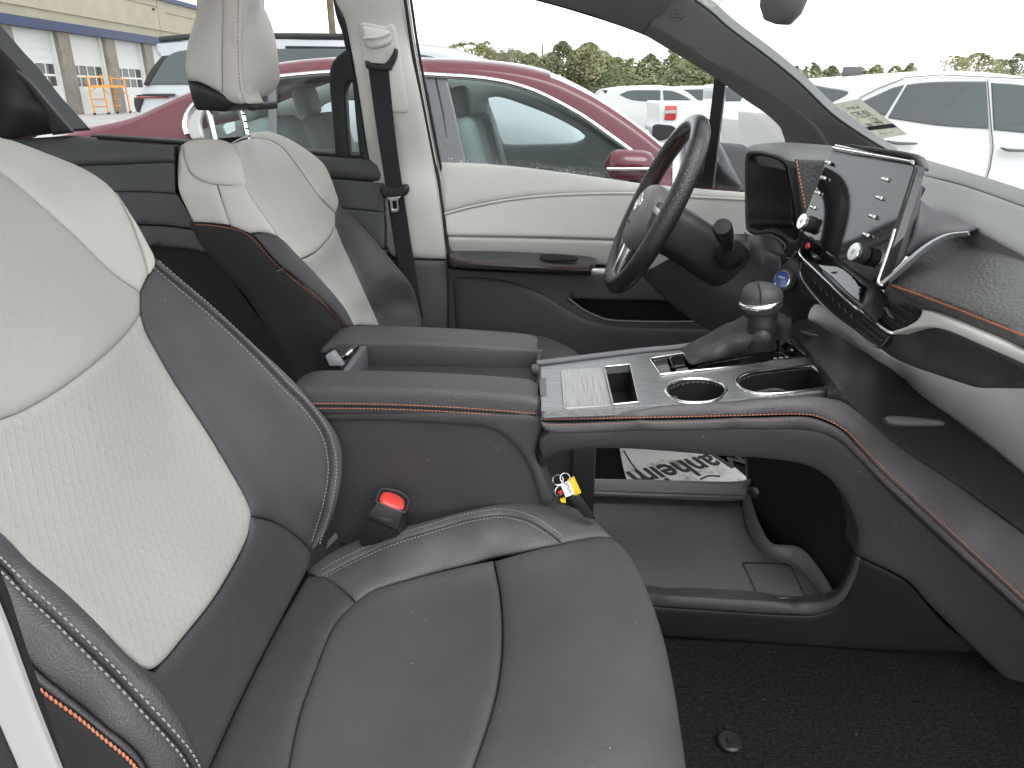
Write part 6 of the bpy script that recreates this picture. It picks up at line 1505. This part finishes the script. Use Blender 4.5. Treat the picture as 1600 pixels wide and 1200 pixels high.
# inside
for (x0, yy) in ((-.35, 3.85), (-.35, 4.75), (-1.3, 3.85), (-1.3, 4.75)):
    b = box('seat_back', (x0, yy, 1.02), (.18, .48, .56), 'car_seat', RS, bev=.07, rot=Matrix.Rotation(-.28, 4, 'Y'), seg=3)
    box('headrest', (x0 - .16, yy, 1.36), (.10, .26, .17), 'car_seat', b, bev=.045, rot=Matrix.Rotation(-.2, 4, 'Y'), seg=3)
box('dash', (.75, 4.3, 1.0), (.5, 1.5, .22), 'car_inner', RS, bev=.06, seg=3)
sw = basis((.42, 3.92, 1.06), (-.9, 0, .45))
tube('steering_wheel', [sw @ Vector((math.cos(t) * .18, math.sin(t) * .18, 0)) for t in np.linspace(0, 2 * math.pi, 28, endpoint=False)], .016, 'car_inner', RS, seg=8, closed=True)
box('cabin_floor', (-.3, 4.3, .62), (3.0, 1.6, .3), 'car_inner', RS)
for x in (-1.9, 1.0):
    wheel(RS, x, 3.47)
# its mirror
mc = P(985, 256, 3.28)
rings = []
for i in range(9):
    f = i / 8
    k = math.sqrt(max(.02, 1 - (2 * f - 1) ** 4))
    rings.append([mc + Vector((-.11 + .22 * f, math.cos(a) * .085 * k, math.sin(a) * (.062 if math.sin(a) > 0 else .07) * k * (1 - .12 * f))) for a in np.linspace(0, 2 * math.pi, 20, endpoint=False)])
mi = loft('door_mirror', rings, 'paint_red', RS, deg=60)
tube('mirror_strip', [mc + Vector((-.105, -.082, -.014)), mc + Vector((-.03, -.088, -.014)), mc + Vector((.06, -.086, -.012)), mc + Vector((.105, -.06, -.012))], .007, 'chrome', mi, seg=8)
tube('mirror_stem', [mc + Vector((.02, .05, -.05)), mc + Vector((.05, .16, -.11))], .03, 'plastic_black', mi, seg=10)

# ---------------- cars further off: side shell of real depth with glass, lamps and wheels
def far_car(name, label, group, Y, shell, paint, depth=1.8, wins=(), lamps=(), dark=(), extra=(), lean=.15, wheels=(), step=5, edge=.12):
    f = side_field(Y, 240, 60, lean)
    zs = min(P(p[0], p[1], Y).z for p in shell)
    t = thing(name, label, 'car', tuple(P(shell[0][0], shell[0][1], Y) * 1.0), group)
    t.location.z = 0
    b = panel('body', shell, f, paint, t, puff=.05, edge=edge, step=step, back=(0, depth, 0))
    fo = side_field(Y - .012, 240, 60, lean)
    for w in wins:
        panel('window', w, fo, 'car_glass', b, puff=.004, edge=.02, step=4, thick=.01)
    for w in dark:
        panel('black_trim', w, fo, 'plastic_black', b, puff=.01, edge=.03, step=4, thick=.03)
    for w in lamps:
        panel('tail_lamp', w, side_field(Y - .03, 240, 60, lean), 'lamp_red', b, puff=.01, edge=.03, step=3, thick=.05)
    for (mt, w) in extra:
        panel('trim', w, side_field(Y - .06, 240, 60, lean), mt, b, puff=.004, edge=.01, step=4, thick=.03)
    for (u, v, r) in wheels:
        p = P(u, v, Y); wheel(t, p.x, Y + .12, r)
    return t
G1 = 'cars parked in the rows beyond'
far_car('silver_suv', 'silver sport utility with roof rails and slim tail lamp behind the red sedan', G1, 6.0,
        [(240, 66, 1), (250, 65), (290, 62), (360, 60), (530, 60), (640, 64), (720, 76), (800, 110), (850, 150), (900, 170, 1), (960, 260, 1), (955, 330, 1), (215, 330, 1), (207, 180), (210, 155), (215, 140), (222, 132), (232, 110), (248, 88, 1), (241, 82)], 'paint_silver', 1.9,
        wins=[[(233, 132, 1), (245, 112), (262, 88), (290, 78), (360, 76), (415, 76, 1), (415, 132, 1)], [(425, 76, 1), (530, 76), (600, 80), (600, 132, 1), (425, 132, 1)], [(610, 81, 1), (680, 90), (740, 130, 1), (610, 132, 1)]],
        dark=[[(252, 87, 1), (262, 86, 1), (232, 132, 1), (223, 132, 1), (232, 112)], [(208, 152, 1), (222, 154), (218, 168), (214, 175), (209, 165)], [(445, 71, 1), (600, 73, 1), (600, 76, 1), (445, 75, 1)]],
        lamps=[[(211, 150, 1), (240, 151), (262, 150, 1), (258, 153), (213, 153.5, 1)]], extra=[('plastic_smooth', [(230, 146, 1), (272, 146, 1), (268, 150, 1), (210, 149, 1)])], wheels=((330, 330, .36), (800, 330, .36)))
rr = P(450, 58, 6.2); re = P(540, 58, 6.2)
sv = bpy.data.objects['silver_suv']
tube('roof_rail', [P(250, 62, 6.25), P(300, 57, 6.25), P(450, 56, 6.25), P(560, 57, 6.25), P(640, 62, 6.25)], .022, 'plastic_black', sv, seg=8)
tube('roof_rail', [P(300, 58, 7.6), P(450, 58, 7.6), P(560, 59, 7.6)], .022, 'plastic_black', sv, seg=8)

far_car('white_suv', 'large white sport utility seen through the windscreen with dark rear windows', G1, 7.0,
        [(1257, 128, 1), (1275, 122), (1329, 117), (1416, 111), (1464, 108), (1540, 110), (1600, 117), (1680, 132), (1750, 160), (1800, 190, 1), (1900, 220), (1930, 300, 1), (1900, 420, 1), (1260, 420, 1), (1245, 300), (1240, 230), (1236, 180), (1246, 150)], 'paint_white', 1.9, lean=.22,
        wins=[[(1342, 161, 1), (1355, 155), (1375, 146), (1395, 137), (1414, 132, 1), (1384, 181, 1), (1360, 172)], [(1418, 132, 1), (1440, 129), (1480, 127), (1541, 127, 1), (1545, 201, 1), (1470, 196), (1388, 184, 1)], [(1550, 129, 1), (1600, 133), (1660, 145), (1700, 170), (1720, 210, 1), (1640, 210), (1554, 203, 1)],
              [(1262, 130, 1), (1290, 136), (1326, 144), (1298, 161, 1), (1278, 148)]],
        extra=[('plastic_grey', [(1386, 219, 1), (1402, 221), (1434, 223), (1434, 225, 1), (1402, 225)]), ('plastic_grey', [(1565, 230, 1), (1580, 232), (1620, 234), (1620, 236, 1), (1580, 236)])], wheels=((1360, 420, .37), (1760, 420, .37)), step=7)
wv = bpy.data.objects['white_suv']
tube('door_gap', [P(u, v, 6.985 + .22 * (240 - v) / 180) for u, v in ((1543, 126), (1549, 200), (1552, 230), (1547, 262), (1535, 300))], .006, 'plastic_grey', wv, seg=6)
tube('roof_line', [P(u, v, 6.99 + .22 * (240 - v) / 180) for u, v in ((1343, 153), (1375, 137), (1416, 121), (1470, 117), (1600, 123))], .004, 'plastic_grey', wv, seg=6)
box('roof_fin', P(1331, 112, 7.9), (.18, .04, .09), 'plastic_grey', wv, bev=.015)

far_car('far_white_crossover', 'white crossover far away before the hedge, left of the steering wheel top', G1, 20.5,
        [(930, 153, 1), (936, 146), (943, 139), (964, 135), (1000, 133), (1030, 133), (1056, 136), (1075, 144), (1094, 158), (1120, 166), (1150, 178, 1), (1150, 226, 1), (935, 226, 1), (929, 190), (928, 165)], 'paint_white', 1.85, lean=.25,
        wins=[[(968, 148, 1), (976, 144), (990, 141), (1032, 141, 1), (1032, 158, 1), (1004, 158), (984, 155)], [(1036, 141, 1), (1050, 142), (1066, 148), (1083, 158, 1), (1037, 158, 1)]],
        dark=[[(969, 179, 1), (976, 180), (984, 184), (991, 192, 1), (986, 192), (978, 185)], [(942, 140, 1), (950, 142), (946, 146, 1)]], wheels=((985, 210, .36), (1110, 210, .36)), step=4, edge=.25)
far_car('far_grey_suv', 'grey tall vehicle with a long dark window behind the pickup bed', G1, 23.0,
        [(1050, 136, 1), (1070, 134), (1130, 134), (1170, 136), (1190, 150, 1), (1190, 215, 1), (1050, 215, 1)], 'paint_bed', 1.9, wins=[[(1066, 140, 1), (1113, 139, 1), (1113, 158, 1), (1090, 158), (1076, 146)], [(1118, 139, 1), (1160, 140, 1), (1166, 158, 1), (1118, 158, 1)]], step=4, edge=.3)
far_car('far_pickup', 'pale pickup truck with black rear bumper and red tail lamp in the far row', G1, 16.0,
        [(1029, 160, 1), (1031, 158), (1115, 158), (1128, 158, 1), (1130, 134), (1138, 130), (1185, 130), (1200, 140), (1212, 160, 1), (1250, 168), (1256, 222, 1), (1030, 222, 1), (1026, 200), (1030, 190)], 'paint_bed', 1.9, lean=.1,
        wins=[[(1134, 136, 1), (1160, 136, 1), (1160, 158, 1), (1134, 158, 1)], [(1164, 136, 1), (1184, 137), (1198, 158, 1), (1164, 158, 1)]],
        lamps=[[(1040, 165, 1), (1057, 165), (1058, 170), (1056, 186), (1048, 188), (1038, 187, 1)]],
        dark=[[(1020, 197, 1), (1026, 194), (1040, 195), (1052, 197), (1058, 206), (1048, 214), (1032, 220), (1020, 214)], [(1078, 196), (1082, 189), (1092, 184), (1104, 184), (1112, 190), (1116, 200), (1112, 206), (1082, 206)], [(1158, 172, 1), (1174, 172, 1), (1174, 175, 1), (1158, 175, 1)]],
        extra=[('white_body', [(1039, 173, 1), (1056, 172, 1), (1056, 177, 1), (1039, 178, 1)])], wheels=((1097, 212, .40), (1225, 212, .40)), step=4, edge=.2)
far_car('far_white_hatch', 'white car tail with a red lamp just left of the dark windscreen pillar', G1, 11.0,
        [(1174, 188, 1), (1180, 178), (1188, 172), (1220, 168), (1300, 170), (1330, 200, 1), (1330, 300, 1), (1176, 300, 1), (1172, 226)], 'paint_white', 1.8,
        lamps=[[(1203, 193, 1), (1212, 196), (1218, 202), (1220, 212), (1207, 210, 1)]], dark=[[(1182, 207), (1190, 205), (1200, 208), (1196, 212), (1186, 210)]], extra=[('white_body', [(1207, 199, 1), (1213, 201, 1), (1214, 207, 1), (1208, 205, 1)])], step=4, edge=.2)

# ---------------- workshop building
mat('wall_tan', (.36, .325, .245), .85, var=(.5, .08), bump=[('noise', 6, .2, .02)])
mat('wall_block', (.20, .185, .16), .9, var=(1.5, .2), bump=[('wave', 5, .4, .01, 'Z')])
mat('blue_band', (.014, .026, .085), .5, var=(2, .2))
mat('door_white', (.56, .57, .56), .5, var=(1, .04))
mat('door_frame_white', (.62, .62, .60), .5)
mat('bay_glass', (.045, .047, .043), .1)
BA = P(128, 179, ('z', 0)); wa = math.radians(2)
bt_ = Vector((-math.sin(wa), math.cos(wa), 0)); bn_ = Vector((math.cos(wa), math.sin(wa), 0))
B0 = BA - bt_ * BA.dot(bt_)
s_of = lambda y: (Vector((0, y, 0)) - Vector((0, BA.y, 0))).dot(bt_)
BD = thing('workshop_building', 'long tan workshop with white roller doors and blue bands on the left', 'building', tuple(BA))
BM = Matrix(((bt_.x, -bn_.x, 0, BA.x), (bt_.y, -bn_.y, 0, BA.y), (0, 0, 1, 0), (0, 0, 0, 1)))       # local: s along wall, d back into the wall, z up
def bb(name, s0, s1, d0, d1, z0, z1, mt, par=None):
    bm = bmesh.new(); bmesh.ops.create_cube(bm, size=1)
    for v in bm.verts:
        v.co = BM @ Vector(((s0 + s1) / 2 + v.co.x * (s1 - s0), (d0 + d1) / 2 + v.co.y * (d1 - d0), (z0 + z1) / 2 + v.co.z * (z1 - z0)))
    return from_bm(name, bm, mt, par or BD, False)
y0_ = BA.y
bb('upper_wall', -45, 45, 0.3, 14, 6.0, 9.25, 'wall_tan')
bb('canopy_band', -45, 45, -.35, .35, 5.45, 6.05, 'blue_band')
bb('roof_edge', -45, 45, .1, .6, 9.25, 9.65, 'blue_band')
bb('wall_ledge', -45, 45, .2, .4, 6.75, 6.83, 'wall_tan')
for sj in (-9.5, 16.0):
    bb('panel_joint', sj, sj + .06, .28, .32, 6.0, 9.2, 'wall_block')
bb('panel_joint', -45, 16, .27, .31, 8.62, 8.68, 'wall_block')
bb('panel_joint', 17.5, 45, .27, .31, 8.3, 8.36, 'wall_block')
bb('back_wall', -45, 45, 3.0, 3.2, 0, 6.0, 'bay_glass')
p0 = [-7.5 + 6.35 * i for i in range(-4, 7)]
for i, s in enumerate(p0):
    s -= .1
    bb('pier', s, s + 1.45, -.1, .6, 0, 5.65, 'wall_block')
    a, b = s + 1.45, s + 6.35
    d = bb('roller_door', a + .25, b - .25, .42, .5, 0, 1.93, 'door_white')
    for k in range(1, 4):
        bb('door_section_line', a + .25, b - .25, .40, .425, k * .48 - .01, k * .48 + .01, 'door_frame_white', d)
    bb('door_upper', a + .25, b - .25, .42, .5, 3.35, 5.65, 'door_white', d)
    for k in range(4):
        bb('door_section_line', a + .25, b - .25, .40, .425, 3.75 + k * .48 - .012, 3.75 + k * .48 + .012, 'door_frame_white', d)
    bb('door_jamb', a, a + .25, .2, .55, 0, 5.65, 'door_frame_white', d)
    bb('door_jamb', b - .25, b, .2, .55, 0, 5.65, 'door_frame_white', d)
    bb('window_rail', a + .25, b - .25, .41, .49, 2.56, 2.70, 'door_frame_white', d)
    for k in range(5):
        sx0 = a + .25 + (b - a - .5) * k / 4
        bb('window_bar', sx0 - .05, sx0 + .05, .413, .493, 1.93, 3.35, 'door_frame_white', d)
        if k < 4:
            for zz in (1.95, 2.70):
                bb('window_pane', sx0 + .05, sx0 + (b - a - .5) / 4 - .05, .45, .47, zz, zz + .63, 'bay_glass', d)
bb('wall_lamp', 15.0, 15.15, .1, .3, 8.3, 8.45, 'plastic_black')

# orange scaffold tower before the doors
mat('orange_steel', (.72, .28, .02), .45)
SCF = thing('scaffold', 'orange steel scaffold tower on wheels in front of the workshop doors', 'scaffold', tuple(P(170, 178, ('z', 0))))
def ps(u, v, x=-32.0): return P(u, v, ('x', x))
for (a, b) in (((135, 117), (148, 178)), ((157, 116), (170, 179)), ((172, 118), (184, 177)), ((193, 121), (204, 176))):
    x = -32.0 if a[0] in (135, 157) else -33.0
    p, q_ = ps(*a, x), ps(*b, x)
    q_.z = max(.1, q_.z)
    tube('upright', [p, q_], .06, 'orange_steel', SCF, seg=6)
    lathe('caster', [(.02, -.04), (.1, -.04), (.1, .04), (.02, .04)], 'tyre', SCF, basis((q_.x, q_.y, .1), (0, 1, 0)), 14)
for (a, b) in (((144, 155), (164, 155)), ((146, 166), (167, 166)), ((178, 155), (188, 155)), ((179, 165), (190, 165)), ((177, 144), (186, 144))):
    tube('rung', [ps(*a, -32.5), ps(*b, -32.5)], .035, 'orange_steel', SCF, seg=6)
hexa('platform', [ps(139, 133, -31.9), ps(196, 133, -31.9), ps(196, 137, -31.9), ps(139, 137, -31.9), ps(141, 133, -33.1), ps(197, 133, -33.1), ps(197, 137, -33.1), ps(141, 137, -33.1)], 'orange_steel', SCF)
for (a, b) in (((139, 145), (150, 137)), ((161, 137), (170, 147)), ((188, 137), (196, 146)), ((139, 121), (160, 121)), ((174, 122), (194, 124))):
    tube('brace', [ps(*a, -32.1), ps(*b, -32.1)], .03, 'orange_steel', SCF, seg=6)

# utility pole
mat('pole_wood', (.12, .095, .06), .85, var=(3, .3))
pb = P(521, 56, 34.0)
up_ = tube('utility_pole', [(pb.x, 34.0, 0), (pb.x - .02, 34.0, 3), (pb.x - .05, 34.0, 7), (pb.x - .08, 34, 10)], [.16, .15, .14, .12], 'pole_wood', None, seg=10)
tag(up_, 'weathered wooden utility pole above the silver vehicle roof', 'pole')

# ---------------- hedge of trees beyond the car park
mat('leaf_pine', (.24, .27, .16), .7, var=(.5, .45))  # all leaf colours made paler in place of haze over the distance
mat('leaf_pale', (.31, .30, .20), .7, var=(.6, .4))
mat('leaf_dark', (.19, .22, .14), .7, var=(.5, .4))
mat('bark', (.20, .18, .15), .9)
for lf in ('leaf_pine', 'leaf_pale', 'leaf_dark'):
    nt, b = nodes(MAT[lf])
    tr = nt.nodes.new('ShaderNodeBsdfTranslucent')
    src = b.inputs['Base Color'].links[0].from_socket
    nt.links.new(mixcol(nt, 1.0, src, (1.25, 1.3, .9), 'MULTIPLY'), tr.inputs[0])
    mx = nt.nodes.new('ShaderNodeMixShader'); mx.inputs[0].default_value = .45
    nt.links.new(b.outputs[0], mx.inputs[1]); nt.links.new(tr.outputs[0], mx.inputs[2])
    nt.links.new(mx.outputs[0], nt.nodes['Material Output'].inputs['Surface'])
def crown(rg, base, h, r, n, shape, size):
    V, Fc = [], []
    lumps = [(rg.uniform(0, 2 * math.pi), rg.uniform(.1, 1), rg.uniform(.7, 1.25)) for _ in range(22)]
    for i in range(n):
        an, hz, k = rg.choice(lumps)
        an += rg.gauss(0, .45); hz = min(1, max(.02, hz + rg.gauss(0, .07)))
        if shape == 'cone': rad = r * (1 - hz) ** .55 * k + .15
        else: rad = r * math.sqrt(max(0, 1 - (2 * hz - .9) ** 2 * .8)) * k
        rad *= rg.uniform(.35, 1.0) ** .5
        c = Vector(base) + Vector((math.cos(an) * rad, math.sin(an) * rad, h * (.08 + .92 * hz)))
        s = size * rg.uniform(.6, 1.3)
        ax1 = Vector((rg.gauss(0, 1), rg.gauss(0, 1), rg.gauss(0, .5))).normalized()
        ax2 = ax1.orthogonal(); ax2.rotate(Matrix.Rotation(rg.uniform(0, 6.28), 3, ax1)); ax2.normalize()
        b0 = len(V)
        V += [c - ax1 * s, c + ax2 * s * .45, c + ax1 * s, c - ax2 * s * .45]
        Fc.append((b0, b0 + 1, b0 + 2, b0 + 3))
    return V, Fc
def bare(rg, base, h, parent, mt):
    V, Fc = [], []
    def limb(p, d, L, r, lev):
        q_ = p + d * L
        e1 = d.orthogonal().normalized(); e2 = d.cross(e1)
        b0 = len(V)
        for k in range(4):
            a = k * math.pi / 2
            V.append(p + (e1 * math.cos(a) + e2 * math.sin(a)) * r); 
        for k in range(4):
            a = k * math.pi / 2
            V.append(q_ + (e1 * math.cos(a) + e2 * math.sin(a)) * r * .6)
        for k in range(4):
            Fc.append((b0 + k, b0 + (k + 1) % 4, b0 + 4 + (k + 1) % 4, b0 + 4 + k))
        if lev > 0:
            for j in range(3 if lev > 1 else 4):
                nd = (d + Vector((rg.gauss(0, .38), rg.gauss(0, .38), rg.uniform(0, .3)))).normalized()
                limb(p + d * L * rg.uniform(.55, 1), nd, L * rg.uniform(.55, .75), r * .55, lev - 1)
    limb(Vector(base), Vector((0, 0, 1)), h * .42, .13, 4)
    return mesh('crown', V, Fc, mt, parent, smooth=False, fix=False)
rg = random.Random(11)
def tree(kind, u, vt, Y, wpx, label, n=700, group='trees beyond the car park'):
    t0 = P(u, vt, Y)
    H = t0.z
    r = wpx / 2 * Y / FPX * 1.05
    nm = {'pine': 'pine_tree', 'pale': 'leafy_tree', 'bare': 'bare_tree', 'dark': 'cedar_tree'}[kind]
    t = thing(nm, label, 'tree', (t0.x, Y, 0), group)
    tube('trunk', [(t0.x, Y, 0), (t0.x + .05, Y, H * .45), (t0.x, Y, H * .9)], [.16, .12, .03], 'bark', t, seg=6)
    if kind == 'bare':
        bare(rg, (t0.x, Y, 0), H, t, 'bark')
        return t
    V, Fc = crown(rg, (t0.x, Y, 0), H, r, n, 'cone' if kind in ('pine', 'dark') else 'round', .2)
    mesh('crown', V, Fc, {'pine': 'leaf_pine', 'pale': 'leaf_pale', 'dark': 'leaf_dark'}[kind], t, smooth=False, fix=False)
    return t
TL = [('pale', 728, 72, 76), ('bare', 748, 50, 40), ('bare', 770, 58, 30), ('pale', 765, 70, 60), ('bare', 795, 54, 40), ('pale', 805, 84, 56), ('pine', 832, 88, 50), ('bare', 848, 56, 24), ('bare', 925, 66, 24), ('dark', 880, 70, 52), ('pale', 862, 88, 44), ('pine', 908, 80, 50), ('pale', 920, 72, 40), ('pine', 940, 84, 50), ('dark', 965, 94, 50), ('pine', 990, 96, 50), ('dark', 1018, 90, 44), ('pine', 1044, 84, 48), ('pine', 1072, 92, 50), ('pine', 1100, 96, 50), ('dark', 1130, 98, 50), ('pine', 1160, 100, 46)]
words = {'pale': 'pale green leafy tree', 'bare': 'bare branching tree', 'pine': 'bushy green conifer', 'dark': 'dark green conifer'}
ORD = ['first', 'second', 'third', 'fourth', 'fifth', 'sixth', 'seventh', 'eighth', 'ninth', 'tenth', 'eleventh', 'twelfth', 'thirteenth', 'fourteenth', 'fifteenth', 'sixteenth', 'seventeenth', 'eighteenth', 'nineteenth', 'twentieth', 'twenty-first', 'twenty-second', 'twenty-third']
for i, (k, u, v, w) in enumerate(sorted(TL, key=lambda a: a[1])):
    tree(k, u, v - 4, 72 + rg.uniform(-4, 4), w * 1.5, words[k] + ', ' + ORD[i] + ' from the left in the row over the red sedan', n=2400)
TR = [('dark', 1245, 104, 30), ('dark', 1268, 98, 36), ('dark', 1300, 104, 30), ('pine', 1345, 106, 30), ('pine', 1372, 102, 32), ('pine', 1400, 104, 32), ('pine', 1425, 99, 30), ('pale', 1490, 88, 44), ('bare', 1515, 80, 40), ('pale', 1530, 84, 46), ('pale', 1560, 94, 40), ('dark', 1590, 84, 46), ('pale', 1625, 78, 60)]
for i, (k, u, v, w) in enumerate(TR):
    tree(k, u, v, 90 + rg.uniform(-4, 4), w * 1.5, words[k] + ', ' + ORD[i] + ' tree to the right of the windscreen pillar', n=1600)
# low scrub filling the foot of the hedge
V, Fc = [], []
for i in range(14000):
    u = rg.uniform(690, 1190) if i % 3 else rg.uniform(1230, 1640); Y = 70 + rg.uniform(-3, 3)
    p = P(u, 140, Y); hz = rg.uniform(0, 1) ** .8 * rg.uniform(2.6, 4.6) * (1 if u < 1200 else .8)
    c = Vector((p.x, Y, hz)); s = .17 * rg.uniform(.6, 1.3)
    ax1 = Vector((rg.gauss(0, 1), rg.gauss(0, 1), rg.gauss(0, .5))).normalized(); ax2 = ax1.orthogonal().normalized()
    b0 = len(V); V += [c - ax1 * s, c + ax2 * s * .5, c + ax1 * s, c - ax2 * s * .5]; Fc.append((b0, b0 + 1, b0 + 2, b0 + 3))
hs = mesh('hedge_scrub', V, Fc, 'leaf_pine', None, smooth=False, fix=False)
hs['kind'] = 'stuff'; hs['label'] = 'low dark green scrub along the foot of the trees'; hs['category'] = 'scrub'
